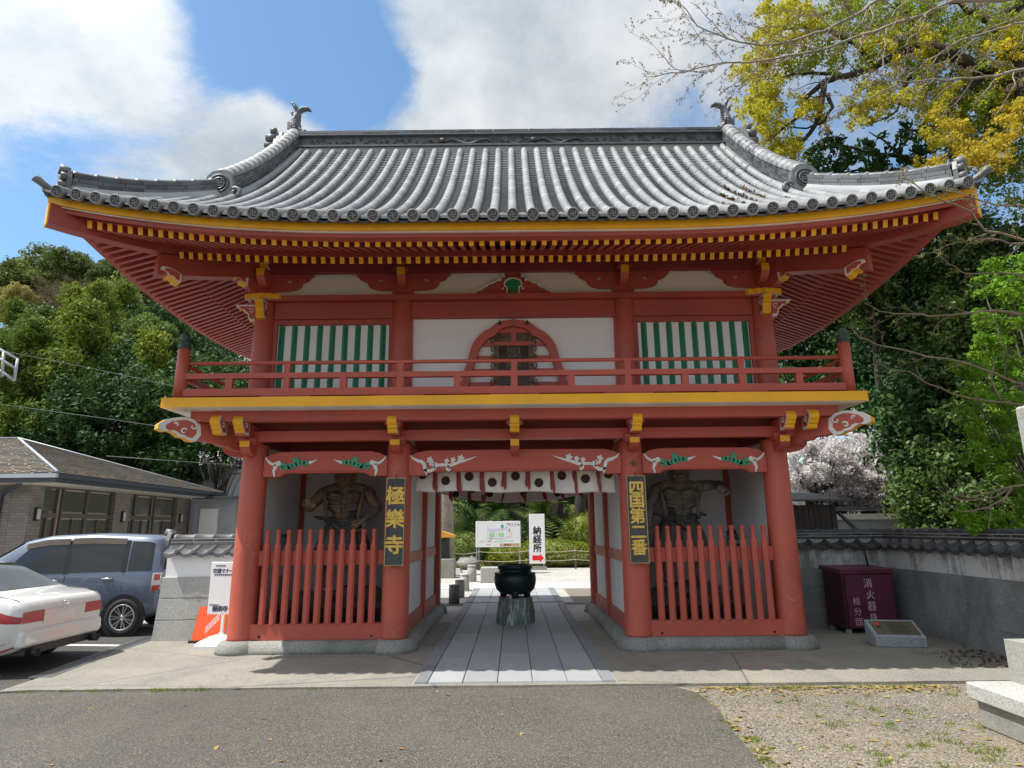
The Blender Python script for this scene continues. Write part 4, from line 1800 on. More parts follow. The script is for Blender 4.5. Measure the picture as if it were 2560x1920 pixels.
# eave boards all round: yellow fascia, thin pale line, red boards
def eave_ring(name, inset, drop, h, thick, mat, k=1.0):
    mb = MB()
    hx, hy = EX - inset, EY - inset
    for axis in (0, 1):
        for s in (-1, 1):
            a1, o = (hx, hy) if axis == 0 else (hy, hx)
            full = EX if axis == 0 else EY
            rows = []
            for a in np.linspace(-a1, a1, 49):
                z = Z0 + lift(full - abs(a)) * k - drop
                oo, oi = o, o - thick
                aa = a if abs(a) < a1 - 1e-6 else a
                ai = a * (a1 - thick) / a1
                if axis == 0:
                    rows.append([(aa, s * oo, z), (aa, s * oo, z - h), (ai, s * oi, z - h), (ai, s * oi, z), (aa, s * oo, z)])
                else:
                    rows.append([(s * oo, aa, z), (s * oo, aa, z - h), (s * oi, ai, z - h), (s * oi, ai, z), (s * oo, aa, z)])
            mb.grid(rows, smooth=False, flip=(s < 0) == (axis == 0))
    return mb.build(name, mat, gate)


eave_ring('eave_bed', .02, .0, .045, .5, 'tile_dark')
eave_ring('eave_fascia', .055, .045, .092, .12, 'yellow')
eave_ring('pale_strip', .085, .137, .014, .12, 'white_trim')
eave_ring('eave_board', .12, .151, .05, .14, 'red_upper_shade')

# rafters
unit = MB()
unit.box(-.5, .5, 0, 1, -.5, .5, 0)
unit.add([(-.495, -.001, -.495), (.495, -.001, -.495), (.495, -.001, .495), (-.495, -.001, .495)], [(0, 1, 2, 3)], 1)
raf_mesh = unit.mesh('rafter', ['red_upper_shade', 'yellow'])


def place_rafter(name, p, q, w, h):
    d = q - p
    L = d.length
    d.normalize()
    x = d.cross(Vector((0, 0, 1))).normalized()
    z = x.cross(d)
    m = Matrix((x * w, d * L, z * h)).transposed().to_4x4()
    m.translation = p
    obj(name, raf_mesh, gate, mtx=m)


RS = .1295


def rafter_z(c, s):
    """height of the rafter centre: c from the corner along the eave, s in from the eave"""
    l = lift(max(c, 0))
    return 5.175 + .47 * (s - 1.0) + l * .55 * max(0, 1 - (s - 1) / 1.2)


def flying_z(c, s):
    return 5.075 + .36 * (s - .25) + lift(max(c, 0)) * (1 - .42 * s)


for name, s0, s1, w, h in (('flying_rafter', .25, 1.12, .060, .096), ('base_rafter', 1.0, 2.2, .060, .092)):
    for axis in (0, 1):
        A, B = (EX, EY) if axis == 0 else (EY, EX)
        n = int((A - s0 - .06) / RS)
        for side in (-1, 1):
            if axis == 0 and side == 1:
                continue
            for i in range(-n, n + 1):
                a = i * RS
                c = A - abs(a)
                lim = min(s1, c - .07)
                if lim - s0 < .06:
                    continue
                f = rafter_z if name == 'base_rafter' else flying_z
                if axis == 0:
                    p = Vector((a, side * (B - s0), f(c, s0)))
                    q = Vector((a, side * (B - lim), f(c, lim)))
                else:
                    p = Vector((side * (B - s0), a, f(c, s0)))
                    q = Vector((side * (B - lim), a, f(c, lim)))
                place_rafter(name, p, q, w, h)
# soffit boards over the rafters and the board between both tiers
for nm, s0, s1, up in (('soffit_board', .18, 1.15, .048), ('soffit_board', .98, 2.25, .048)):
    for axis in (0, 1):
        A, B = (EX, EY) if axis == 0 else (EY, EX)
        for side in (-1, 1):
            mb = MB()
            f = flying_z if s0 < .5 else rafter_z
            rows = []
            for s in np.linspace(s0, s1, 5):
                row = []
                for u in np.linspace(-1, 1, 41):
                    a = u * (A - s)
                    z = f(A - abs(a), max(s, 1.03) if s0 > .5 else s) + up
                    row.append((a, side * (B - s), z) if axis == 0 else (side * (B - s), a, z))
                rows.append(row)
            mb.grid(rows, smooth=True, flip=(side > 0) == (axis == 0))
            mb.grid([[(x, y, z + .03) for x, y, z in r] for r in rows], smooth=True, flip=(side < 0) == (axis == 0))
            mb.build(nm, 'red_upper_shade', gate)
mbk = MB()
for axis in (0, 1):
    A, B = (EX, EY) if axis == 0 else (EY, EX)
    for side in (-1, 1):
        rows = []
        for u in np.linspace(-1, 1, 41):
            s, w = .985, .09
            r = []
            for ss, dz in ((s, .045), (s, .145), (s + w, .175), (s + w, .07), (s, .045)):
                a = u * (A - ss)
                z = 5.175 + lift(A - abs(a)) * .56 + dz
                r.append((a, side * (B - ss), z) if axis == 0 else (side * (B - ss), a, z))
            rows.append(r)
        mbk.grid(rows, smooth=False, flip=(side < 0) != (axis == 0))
mbk.build('eave_support', 'red_upper_shade', gate)
# hip rafters
for sx in (-1, 1):
    for sy in (-1, 1):
        e = lambda s, z: Vector((sx * (EX - s), sy * (EY - s), z))
        mb = MB()
        d = Vector((sx, sy, 0)).normalized()
        sd = Vector((-d.y, d.x, 0))
        pts = []
        for s in np.linspace(.07, 1.25, 7):
            pts.append((e(s, 0), 5.10 + .30 * (s - .25) + lift(s) * (1 - .40 * s)))
        rows = [[p - sd * .085 + Vector((0, 0, z - .17)), p - sd * .085 + Vector((0, 0, z + .10)), p + sd * .085 + Vector((0, 0, z + .10)), p + sd * .085 + Vector((0, 0, z - .17)), p - sd * .085 + Vector((0, 0, z - .17))] for p, z in pts]
        mb.grid(rows, smooth=False, flip=(sx * sy < 0))
        mb.grid(rows, smooth=False, flip=(sx * sy > 0)) if False else None
        p, z = pts[0]
        mb.prism([(-.086, -.172), (.086, -.172), (.086, .102), (-.086, .102)], p + Vector((0, 0, z)), sd, (0, 0, 1), d * .015, 1)
        rows = []
        for s in np.linspace(.95, 2.6, 7):
            z = 5.06 + .44 * (s - 1.0) + lift(s) * .35 * max(0, 1 - (s - 1) / 1.3)
            p = e(s, 0)
            rows.append([p - sd * .095 + Vector((0, 0, z - .17)), p - sd * .095 + Vector((0, 0, z + .12)), p + sd * .095 + Vector((0, 0, z + .12)), p + sd * .095 + Vector((0, 0, z - .17)), p - sd * .095 + Vector((0, 0, z - .17))])
        mb.grid(rows, smooth=False, flip=(sx * sy < 0))
        mb.add(rows[0][:4], [(0, 1, 2, 3)])
        mb.build('hip_rafter', ['red_upper_shade', 'yellow'], gate)
        nose(tuple(e(1.10, 4.95)), math.atan2(sy, sx), .21, .85, [(-.10, .10), (.02, .15), (.10, .17), (.20, .16), (.22, .10), (.14, .085), (.10, .03), (.02, .025), (-.03, -.03), (-.10, -.04)], 'wave_carving', False)

# ---- ridges
def course_wall(mb, path, w, h, n, mat=0, lean=.0, seg=.22, cap=None):
    """stacked thin ridge tiles along a path; each tile its own small block"""
    r = random.Random(5)
    d = [0]
    for a, b in zip(path, path[1:]):
        d.append(d[-1] + (b - a).length)

    def P(t):
        t = max(0, min(d[-1] - 1e-6, t))
        j = next(i for i in range(len(d) - 1) if d[i + 1] >= t)
        f = (t - d[j]) / (d[j + 1] - d[j])
        return path[j].lerp(path[j + 1], f)
    for k in range(n):
        z0, z1 = h * k / n, h * (k + 1) / n - .006
        t = -seg * r.random()
        while t < d[-1]:
            a, b = P(max(0, t)), P(min(d[-1], t + seg - .006))
            if (b - a).length > .01:
                ww = w - lean * k / n + r.uniform(-.006, .006)
                up = Vector((0, 0, 1))
                s = (b - a).cross(up).normalized() * ww / 2
                vs = [a - s + up * z0, a + s + up * z0, b + s + up * z0, b - s + up * z0, a - s + up * z1, a + s + up * z1, b + s + up * z1, b - s + up * z1]
                mb.add(vs, [(0, 3, 2, 1), (4, 5, 6, 7), (0, 1, 5, 4), (1, 2, 6, 5), (2, 3, 7, 6), (3, 0, 4, 7)], mat)
            t += seg


def ridge_cap(r, L, mat='tile_light'):
    mb = MB()
    P = [[(q * math.cos(a), t * L, q * math.sin(a) * .8) for a in np.linspace(-.1, math.pi + .1, 11)] for t, q in ((-.02, r), (.10, r + .016), (.17, r + .014), (.20, r), (1.0, r * .97))]
    mb.grid(P, smooth=True)
    mb.add(P[0], [tuple(range(11))])
    return mb.mesh('ridge_cap_tile', mat)


def onigawara(pos, ang, sc, parent):
    """demon-tile end plate: horseshoe shield with side curls and the manji in a sunk disc"""
    mb = MB()
    P = [(-.155, -.02), (-.17, .12), (-.15, .22), (-.09, .285), (0, .305), (.09, .285), (.15, .22), (.17, .12), (.155, -.02), (.08, -.05), (0, -.02), (-.08, -.05)]
    mb.prism(P, (0, 0, 0), (1, 0, 0), (0, 0, 1), (0, .10, 0), 0)
    rx = Matrix.Rotation(R(90), 3, 'X')
    mb.lathe((0, 0, .125), [(.125, -.02), (.125, .008), (.105, .012), (.10, .002), (0, .002)], 24, 1, True, rx)
    mb.lathe((0, 0, .125), [(.078, .0), (.078, .012), (.066, .012), (.066, .004), (0, .004)], 24, 0, True, rx)
    mb.lathe((0, 0, .125), [(.064, .0042), (.0, .0044)], 20, 1, False, rx)
    n0 = len(mb.v)
    manji(mb, .04, -.005, 0, .008)
    mb.v[n0:] = [(a, b, c + .125) for a, b, c in mb.v[n0:]]
    for s in (-1, 1):
        pts = [(s * (.20 + .075 * (1 - t * .85) * math.cos(2.4 - 7.2 * t)), .03 - .03 * t, .0 + .075 * (1 - t * .85) * math.sin(2.4 - 7.2 * t)) for t in np.linspace(0, 1, 20)]
        mb.tube(pts, [.034 * (1 - .35 * t) for t in np.linspace(0, 1, 20)], 8, 0)
    m = Matrix.Translation(pos) @ Matrix.Rotation(ang, 4, 'Z') @ Matrix.Scale(sc, 4)
    return obj('ridge_end_tile', mb.mesh('ridge_end_tile', ['tile', 'tile_dark']), parent, mtx=m)


# main ridge
rp = [Vector((-4.42, 0, 8.62)), Vector((4.42, 0, 8.62))]
mb = MB()
course_wall(mb, [Vector((-4.2, 0, 8.70)), Vector((4.2, 0, 8.70))], .50, .11, 3, 0, .04, .34)
course_wall(mb, [Vector((-4.35, 0, 9.02)), Vector((4.35, 0, 9.02))], .44, .11, 2, 0, .0, .34)
mb.build('ridge_tiles', 'tile_course', roof, kind='stuff')
mb = MB()
mb.box(-4.30, 4.30, -.17, .17, 8.45, 9.02, 0)
mb.box(-4.16, 4.16, -.40, .40, 8.664, 8.70, 1)
mb.box(-4.16, 4.16, -.36, .36, 8.42, 8.662, 2)
mb.box(-4.4, 4.4, -.245, .245, 9.012, 9.03, 1)
mb.build('main_ridge', ['tile', 'tile_course', 'ridge_lime'], roof)
mb = MB()
r = random.Random(9)
x = -3.9
while x < 3.85:   # carved waves and scrolls along the ridge face
    L = r.uniform(.34, .62)
    mb.tube([(x + L * t, -.178, 8.84 + .07 * math.sin(t * math.pi * 2 + 4.5) + .015) for t in np.linspace(0, 1, 13)], .013, 6)
    mb.tube([(x + L * t, -.178, 8.815 + .045 * math.sin(t * math.pi * 2 + 4.5)) for t in np.linspace(0, 1, 11)], .010, 6)
    for q in range(4):
        cx, cz, rr = x + L * (q + .5) / 4 + r.uniform(-.02, .02), 8.925 + r.uniform(-.05, .035), r.uniform(.03, .055)
        tn = r.choice((-6.5, 6.5))
        a0 = r.uniform(0, 6)
        mb.tube([(cx + rr * (1 - .8 * t) * math.cos(a0 + tn * t), -.18 - .012 * t, cz + rr * (1 - .8 * t) * math.sin(a0 + tn * t)) for t in np.linspace(0, 1, 12)], .011, 6)
    x += L
for cx, s in ((-.75, 1), (1.0, 1)):    # two dragons winding through the waves
    pts = [(cx + s * (t - .5) * 1.1, -.195, 8.87 + .06 * math.sin(t * 11)) for t in np.linspace(0, 1, 26)]
    mb.tube(pts, [.012 + .028 * math.sin(math.pi * min(1, t * 1.1 + .05)) for t in np.linspace(0, 1, 26)], 8)
    mb.sphere((cx - .57, -.21, 8.90), (.06, .04, .045))
mb.build('ridge_carving', 'tile_course', roof)
capm = ridge_cap(.10, .42, 'tile')
for i in range(20):
    x = -4.18 + i * .418
    obj('ridge_cap_tile', capm, roof, mtx=Matrix.Translation((x, 0, 9.125)) @ Matrix.Rotation(R(-90), 4, 'Z') @ Matrix.Scale(.62, 4, (0, 0, 1)))
mbm = MB()
mbm.lathe((0, 0, 0), [(.034, 0), (.034, .02), (.022, .036), (0, .042)], 10)
bump_m = mbm.mesh('ridge_stud', 'tile')
for i in range(21):
    obj('ridge_stud', bump_m, roof, loc=(-4.1 + i * .41, -.10, 9.165))

for sx in (-1, 1):
    # end of the main ridge: thick plate with stacked rolls
    mb = MB()
    mb.prism([(-.30, 8.42), (-.32, 8.8), (-.22, 9.10), (0, 9.22), (.22, 9.10), (.32, 8.8), (.30, 8.42)], (sx * 4.42, 0, 0), (0, 1, 0), (0, 0, 1), (sx * .13, 0, 0))
    for z, rr, L in ((8.58, .06, .24), (8.70, .065, .22), (8.83, .07, .20), (8.98, .085, .18), (9.13, .07, .10)):
        for q in (-1, 1):
            mb.tube([(sx * 4.54, q * .20, z), (sx * (4.54 + L), q * .20, z)], rr, 14, caps=True)
    mb.build('ridge_end_tile', 'tile', roof)
    # descending ridge
    path_ = []
    for s in np.linspace(1.44, 3.72, 15):
        path_.append(Vector((sx * (4.30 - .055 * (s - 1.44)), -EY + s, roof_z(sx * 4.1, -EY + s) + .01)))
    path_[-1].z += .02
    mb = MB()
    course_wall(mb, path_, .27, .36, 7, 0, .05, .125)
    mb.build('descending_ridge', 'tile_course', roof, kind='stuff')
    mb = MB()
    mb.tube([p + Vector((-sx * .19, 0, .035)) for p in path_], .058, 8)
    mb.tube([p + Vector((sx * .19, 0, .035)) for p in path_], .058, 8)
    mb.build('ridge_flank_tile', 'tile_light', roof)
    kc = ridge_cap(.125, 1.0)
    top = [p + Vector((0, 0, .352)) for p in path_]
    d = [0]
    for a, b in zip(top, top[1:]):
        d.append(d[-1] + (b - a).length)
    n = 17

    def PT(t):
        t = max(0, min(d[-1] - 1e-5, t))
        j = next(i for i in range(len(d) - 1) if d[i + 1] >= t)
        return top[j].lerp(top[j + 1], (t - d[j]) / (d[j + 1] - d[j]))
    for i in range(n):
        obj('ridge_cap_tile', kc, roof, mtx=frame(PT(d[-1] * i / n), PT(d[-1] * (i + 1) / n)))
    onigawara(path_[0] + Vector((0, -.10, .03)), 0, 1.22, roof)
    # corner ridge along the hip
    path_ = []
    for s in np.linspace(.20, 1.50, 12):
        x, y = sx * (EX - s), -EY + s
        path_.append(Vector((x, y, roof_z(x, y) + .02)))
    mb = MB()
    course_wall(mb, path_, .20, .25, 4, 0, .03, .26)
    mb.build('corner_ridge', 'tile_course', roof, kind='stuff')
    mb = MB()
    mb.tube([p + Vector((0, 0, -.03)) for p in path_], .14, 8)
    mb.build('ridge_mortar', 'ridge_lime', roof)
    cc = ridge_cap(.07, 1.0, 'tile')
    top = [p + Vector((0, 0, .243)) for p in path_]
    for i in range(8):
        j0, j1 = i * 11 / 8, (i + 1) * 11 / 8
        g = lambda j: top[min(10, int(j))].lerp(top[min(11, int(j) + 1)], j - int(j) if j < 11 else 1)
        obj('ridge_cap_tile', cc, roof, mtx=frame(g(j0), g(j1)))
    # end piece of the corner ridge: plate and two rolls
    dg = Vector((sx, -1, 0)).normalized()
    sdv = Vector((-dg.y, dg.x, 0))
    p0 = path_[0] + dg * .02
    mb = MB()
    mb.prism([(-.11, -.02), (-.12, .15), (-.08, .27), (0, .30), (.08, .27), (.12, .15), (.11, -.02)], p0, sdv, (0, 0, 1), dg * .05)
    for z, rr, L in ((.06, .045, .09), (.17, .05, .075)):
        for q in (-1, 1):
            mb.tube([p0 + sdv * q * .07 + dg * .04 + Vector((0, 0, z)), p0 + sdv * q * .07 + dg * (.04 + L) + Vector((0, 0, z))], rr, 12)
    mb.tube([p0 + dg * .02 + Vector((0, 0, .27)), p0 + dg * .13 + Vector((0, 0, .285))], [.07, .066], 14)
    mb.build('corner_end_tile', 'tile', roof)
    # upturned horn tile at the very corner
    c0 = Vector((sx * (EX - .18), -EY + .18, roof_z(sx * EX, -EY) + .02))
    pts = [c0 + dg * t + Vector((0, 0, .03 * t / .4 + .22 * max(0, t - .12) ** 1.5 / .25)) for t in np.linspace(0, .34, 8)]
    mb = MB()
    mb.tube(pts, [.045, .044, .043, .042, .042, .043, .047, .056], 14)
    mb.build('corner_horn_tile', 'tile', roof)
    # fish-shaped finial
    fb = MB()
    bx = sx * 4.20
    k = -sx
    body = [(.16, .03), (.06, .07), (-.04, .13), (-.09, .24), (-.08, .36), (-.05, .46), (-.045, .54)]
    rad = [.055, .075, .085, .078, .066, .052, .04]
    fb.tube([(bx + k * a, 0, 9.17 + b) for a, b in body], rad, 12)
    fb.sphere((bx + k * .20, 0, 9.20), (.075, .06, .05))
    fb.sphere((bx + k * .13, 0, 9.25), (.06, .07, .05))
    for a, b, c, e_ in ((.26, .02, .30, .05), (.22, .05, .27, .10)):
        fb.tube([(bx + k * a, 0, 9.17 + b), (bx + k * c, 0, 9.17 + e_)], [.035, .012], 8)
    for q in (-1, 1):    # tail flukes, dorsal and belly fins
        fb.tube([(bx + k * (-.04), q * .01, 9.69), (bx + k * (-.07), q * .02, 9.78), (bx + k * (-.12), q * .03, 9.87), (bx + k * (-.20), q * .03, 9.93)], [.035, .045, .032, .006], 8)
        fb.tube([(bx + k * (-.03), q * .01, 9.69), (bx + k * .06, q * .02, 9.76), (bx + k * .15, q * .03, 9.775), (bx + k * .25, q * .03, 9.72)], [.035, .045, .034, .006], 8)
        fb.tube([(bx + k * (-.02), q * .06, 9.28), (bx + k * (-.0), q * .14, 9.36), (bx + k * (-.02), q * .17, 9.44)], [.03, .03, .005], 8)
    fb.tube([(bx + k * (-.12), 0, 9.24), (bx + k * (-.18), 0, 9.34), (bx + k * (-.20), 0, 9.46), (bx + k * (-.235), 0, 9.53)], [.04, .045, .03, .006], 8)
    fb.tube([(bx + k * (-.09), 0, 9.60), (bx + k * (-.14), 0, 9.68), (bx + k * (-.17), 0, 9.76)], [.035, .035, .006], 8)
    for i in range(9):
        t = i / 8
        fb.sphere((bx + k * (.0 - .0 * t + (.03 if i < 3 else .015)), 0, 9.30 + .36 * t), (.03, .05 - .02 * t, .022), 8, 6)
    o = remesh_obj(fb, 'fish_finial', 'tile_course', .011, None, 1, .008, 26, label='grey fish-shaped roof finial with raised tail, on the %s ridge end above the %s' % (('left', 'parked cars') if sx < 0 else ('right', 'tiled garden wall')), cat='finial', group='fish finials on the main ridge', loc=(.03, 11.0, 0))
    o['label'] = 'grey fish-shaped finial with raised tail on the ridge end over the ' + ('parking lot side' if sx < 0 else 'yellow-leaved tree side')

# dry leaves caught between the tile rows
rng = np.random.default_rng(3)
C = []
for x0, s0, s1, n in ((3.2, .5, 1.35, 60), (3.44, .75, 1.8, 80), (3.68, 1.0, 1.75, 50), (2.96, .35, .8, 30), (3.92, .75, 1.1, 14)):
    for _ in range(n):
        s = rng.uniform(s0, s1)
        x = x0 - .12 + rng.uniform(-.05, .05)
        C.append((x + .03, 11 - EY + s, roof_z(x, -EY + s) + rng.uniform(.02, .06)))
V, F = leaf_quads(C, .02, 2, .055, rng)
np_obj('dry_leaves', V, F, 'leaf_litter', None, label='brown dry leaves caught between the roof tile rows', cat='leaves', kind='stuff')

# ================================================================== THINGS IN AND ON THE GATE
def capsule(mb, pts, rad, n=10, mi=None):
    mb.tube(pts, rad, n, mi)
    mb.sphere(pts[0], rad[0] if not isinstance(rad, (int, float)) else rad, n, 8, mi)
    mb.sphere(pts[-1], rad[-1] if not isinstance(rad, (int, float)) else rad, n, 8, mi)


def hand(mb, wrist, d, palm_n, side, curl, sc=1.0, spread=.25):
    """palm, four unequal fingers and a thumb; d = pointing direction, palm_n = palm normal, side = thumb side"""
    w, d, pn = Vector(wrist), Vector(d).normalized(), Vector(palm_n).normalized()
    s = d.cross(pn).normalized() * side
    pc = w + d * .055 * sc
    m = Matrix((s, d, pn)).transposed()
    mb.sphere(pc, (.052 * sc, .062 * sc, .028 * sc), 10, 8, None, m)
    for i, L in enumerate((.075, .088, .082, .065)):
        o = pc + d * .045 * sc + s * (.036 - .024 * i) * sc
        dd = (d + s * spread * (1.5 - i) * .35).normalized()
        pts, a = [o], 0
        for _ in range(3):
            a += curl
            pts.append(pts[-1] + (dd * math.cos(a) + pn * math.sin(a)) * L * sc / 2.4)
        capsule(mb, pts, [.0155 * sc, .015 * sc, .014 * sc, .012 * sc], 8)
    o = w + d * .02 * sc + s * .04 * sc
    pts = [o, o + (s * .8 + d * .5) * .04 * sc, o + (s * .7 + d * .9 + pn * .4) * .062 * sc, o + (s * .4 + d * 1.2 + pn * .8) * .075 * sc]
    capsule(mb, pts, [.02 * sc, .0185 * sc, .017 * sc, .013 * sc], 8)


def carve_muscle(p, n):
    """chiselled ribs, belly and sinews"""
    k = .010 * (1 - 2 * abs(mnoise.noise(Vector((p.x * 9, p.y * 9, p.z * 6))))) - .006
    if n.y < -.15 and 1.62 < p.z < 2.08 and abs(p.x) < .27:
        arch = p.z - .45 * abs(p.x) ** 1.5
        k += .013 * math.sin(arch * 2 * math.pi / .062) * min(1, (abs(p.x)) / .05)
        k -= .014 * math.exp(-(p.x / .018) ** 2)
    if p.z > 2.22 and n.y < -.2:
        k += .007 * math.sin(p.z * 2 * math.pi / .045)
    return k


def statue(name, label, loc, rz, pose, wood_, sashm):
    st = thing(name, label, 'statue', loc, rz, 'guardian statues in the gate')
    st.scale = (1.1, 1.1, 1.03)
    b = MB()
    # trunk: pelvis, belly, rib cage, pectorals, ribs
    b.sphere((0, .02, 1.60), (.20, .15, .14), 16, 10)
    b.sphere((0, .0, 1.75), (.175, .135, .14), 16, 10)
    b.sphere((0, .02, 1.94), (.255, .165, .20), 18, 12)
    for s in (-1, 1):
        b.sphere((s * .115, -.095, 2.045), (.125, .065, .075), 12, 8)
        for i, z in enumerate((1.955, 1.905, 1.86)):
            b.tube([(s * .03, -.155 + i * .006, z - .02), (s * .10, -.15 + i * .008, z), (s * .18, -.10, z + .015), (s * .235, -.02, z + .02)], [.018, .024, .024, .014], 8)
        b.sphere((s * .06, -.125, 1.79), (.055, .035, .045), 10, 8)
        b.sphere((s * .055, -.125, 1.71), (.05, .035, .04), 10, 8)
        b.tube([(s * .03, -.10, 2.145), (s * .14, -.07, 2.165), (s * .26, -.01, 2.15)], [.018, .02, .022], 8)
    b.tube([(0, .03, 2.08), (0, .0, 2.18), (0, -.04, 2.26)], [.14, .105, .095], 12)
    for s in (-1, 1):
        b.tube([(s * .035, -.10, 2.13), (s * .07, -.085, 2.2), (s * .09, -.06, 2.28)], [.02, .02, .02], 8)
        b.tube([(s * .07, .02, 2.20), (s * .20, .02, 2.165), (s * .32, .02, 2.12)], [.09, .085, .085], 10)
    # head
    hc = Vector((0, -.06, 2.36))
    b.sphere(hc, (.135, .15, .165), 16, 12)
    b.sphere(hc + Vector((0, -.07, -.095)), (.10, .085, .075), 14, 10)
    b.sphere(hc + Vector((0, -.105, -.155)), (.05, .045, .03), 10, 8)
    b.tube([hc + Vector((-.09, -.125, .035)), hc + Vector((-.045, -.155, .02)), hc + Vector((0, -.15, .0)), hc + Vector((.045, -.155, .02)), hc + Vector((.09, -.125, .035))], [.02, .028, .024, .028, .02], 8)
    for s in (-1, 1):
        b.sphere(hc + Vector((s * .055, -.135, -.018)), .027, 10, 8)
        b.sphere(hc + Vector((s * .085, -.105, -.06)), (.04, .04, .035), 10, 8)
        b.sphere(hc + Vector((s * .142, .0, -.02)), (.018, .04, .065), 10, 8)
        b.sphere(hc + Vector((s * .03, -.165, -.055)), .02, 8, 6)
        b.tube([hc + Vector((s * .03, -.155, -.07)), hc + Vector((s * .07, -.14, -.10))], [.012, .012], 6)
    b.tube([hc + Vector((0, -.15, .005)), hc + Vector((0, -.178, -.045)), hc + Vector((0, -.182, -.06))], [.018, .025, .024], 8)
    b.tube([hc + Vector((-.055, -.142, -.105)), hc + Vector((0, -.162, -.092)), hc + Vector((.055, -.142, -.105))], [.014, .017, .014], 8)
    b.tube([hc + Vector((-.05, -.14, -.13)), hc + Vector((0, -.158, -.137)), hc + Vector((.05, -.14, -.13))], [.014, .018, .014], 8)
    b.sphere(hc + Vector((0, .03, .19)), (.06, .06, .07), 10, 8)
    b.tube([hc + Vector((0, .03, .22)), hc + Vector((0, .03, .28))], [.04, .02], 8)
    for (sh, el, wr, hd, pn, side, curl, sp) in pose:
        sh, el, wr = Vector(sh), Vector(el), Vector(wr)
        b.sphere(sh, (.105, .10, .10), 12, 10)
        m1 = sh.lerp(el, .45)
        capsule(b, [sh, m1, el], [.085, .088, .064], 12)
        b.sphere(m1 + Vector((0, -.03, .01)), (.06, .055, .06), 10, 8)
        m2 = el.lerp(wr, .32)
        capsule(b, [el, m2, wr], [.062, .074, .044], 12)
        hand(b, wr, hd, pn, side, curl, 1.25, sp)
    for s in (-1, 1):
        capsule(b, [(s * .12, .02, 1.52), (s * .17, -.03, 1.32), (s * .20, -.04, 1.14)], [.125, .115, .085], 12)
        capsule(b, [(s * .20, -.04, 1.14), (s * .215, .0, 1.0), (s * .22, .01, .80)], [.08, .085, .05], 12)
        b.sphere((s * .20, -.115, 1.13), (.045, .03, .05), 8, 6)
        b.sphere((s * .235, -.06, .765), (.065, .14, .045), 10, 8)
        for i in range(5):
            b.sphere((s * (.19 + .022 * i), -.19 + .008 * i, .752), (.017, .03, .018), 8, 6)
    remesh_obj(b, 'body', wood_, .010, st, 0, .006, 24, carve_muscle)
    # skirt with folds, hip cloth and knot
    c = MB()
    rows = []
    for i in range(15):
        t = i / 14
        z = 1.70 - .58 * t
        r0 = .215 + .20 * t ** .8
        rows.append([((r0 + (.012 + .035 * t) * math.sin(11 * a + 1.2 * math.sin(2 * a)) + .02 * t * math.sin(3 * a)) * math.cos(a), (r0 * .72 + (.012 + .03 * t) * math.sin(11 * a)) * math.sin(a), z - .05 * t * math.sin(3 * a + 1)) for a in np.linspace(0, 2 * math.pi, 97)])
    c.grid(rows, smooth=True, flip=True)
    c.grid([[(x * .96, y * .96, z) for x, y, z in r_] for r_ in rows], smooth=True)
    c.build('skirt', 'statue_cloth', st)
    c = MB()
    for k, (dz, dr, am) in enumerate(((0, .0, .03), (-.045, .012, .05), (-.10, .02, .07))):
        c.tube([((.215 + dr) * math.cos(a), (.165 + dr) * math.sin(a), 1.715 + dz - am * max(0, math.sin(-a)) ** 2) for a in np.linspace(0, 2 * math.pi, 33)], .036 - .004 * k, 8, caps=False)
    c.tube([(-.12, -.20, 1.66), (-.05, -.23, 1.60), (.02, -.24, 1.53), (.05, -.22, 1.46)], [.03, .05, .045, .02], 10)
    c.tube([(-.2, -.08, 1.71), (-.33, -.10, 1.73), (-.43, -.09, 1.755)], [.045, .05, .012], 8, flat=.6)
    c.tube([(.2, -.06, 1.71), (.30, -.05, 1.74), (.38, -.03, 1.71)], [.045, .05, .02], 8, flat=.7)
    remesh_obj(c, 'hip_cloth', 'statue_cloth', .012, st, 1, .004, 25)
    # heavenly scarf falling over the shoulders
    for s in (-1, 1):
        c = MB()
        for q in (-.012, .008):
            c.tube([(s * (.22 + q), .14, 2.06), (s * (.25 + q), .05, 2.215), (s * (.275 + q), -.06, 2.15), (s * (.27 + q), -.125, 2.02), (s * (.245 + q), -.13, 1.88), (s * (.225 + q), -.15, 1.76), (s * (.25 + q), -.12, 1.66)], [.012, .015, .016, .016, .015, .014, .01], 8)
        c.build('scarf', sashm, st)
    # rockwork pedestal
    r_ = random.Random(7)
    c = MB()
    for i in range(16):
        c.sphere((r_.uniform(-.55, .55), r_.uniform(-.3, .35), .52 + r_.uniform(0, .1)), (r_.uniform(.14, .26), r_.uniform(.14, .24), r_.uniform(.08, .16)), 8, 6)
    c.box(-.68, .68, -.42, .48, .44, .52)
    remesh_obj(c, 'rock_base', 'rock_wood', .025, st, 1, .03, 9)
    c = MB()
    c.box(-.74, .74, -.5, .55, .36, .445)
    for sx in (-1, 1):
        for sy in (-.44, .48):
            c.box(sx * .66 - .05, sx * .66 + .05, sy - .05, sy + .05, .20, .36)
    c.box(-.60, .60, -.40, .45, .20, .36)
    c.build('stand', 'old_board', st)
    return st


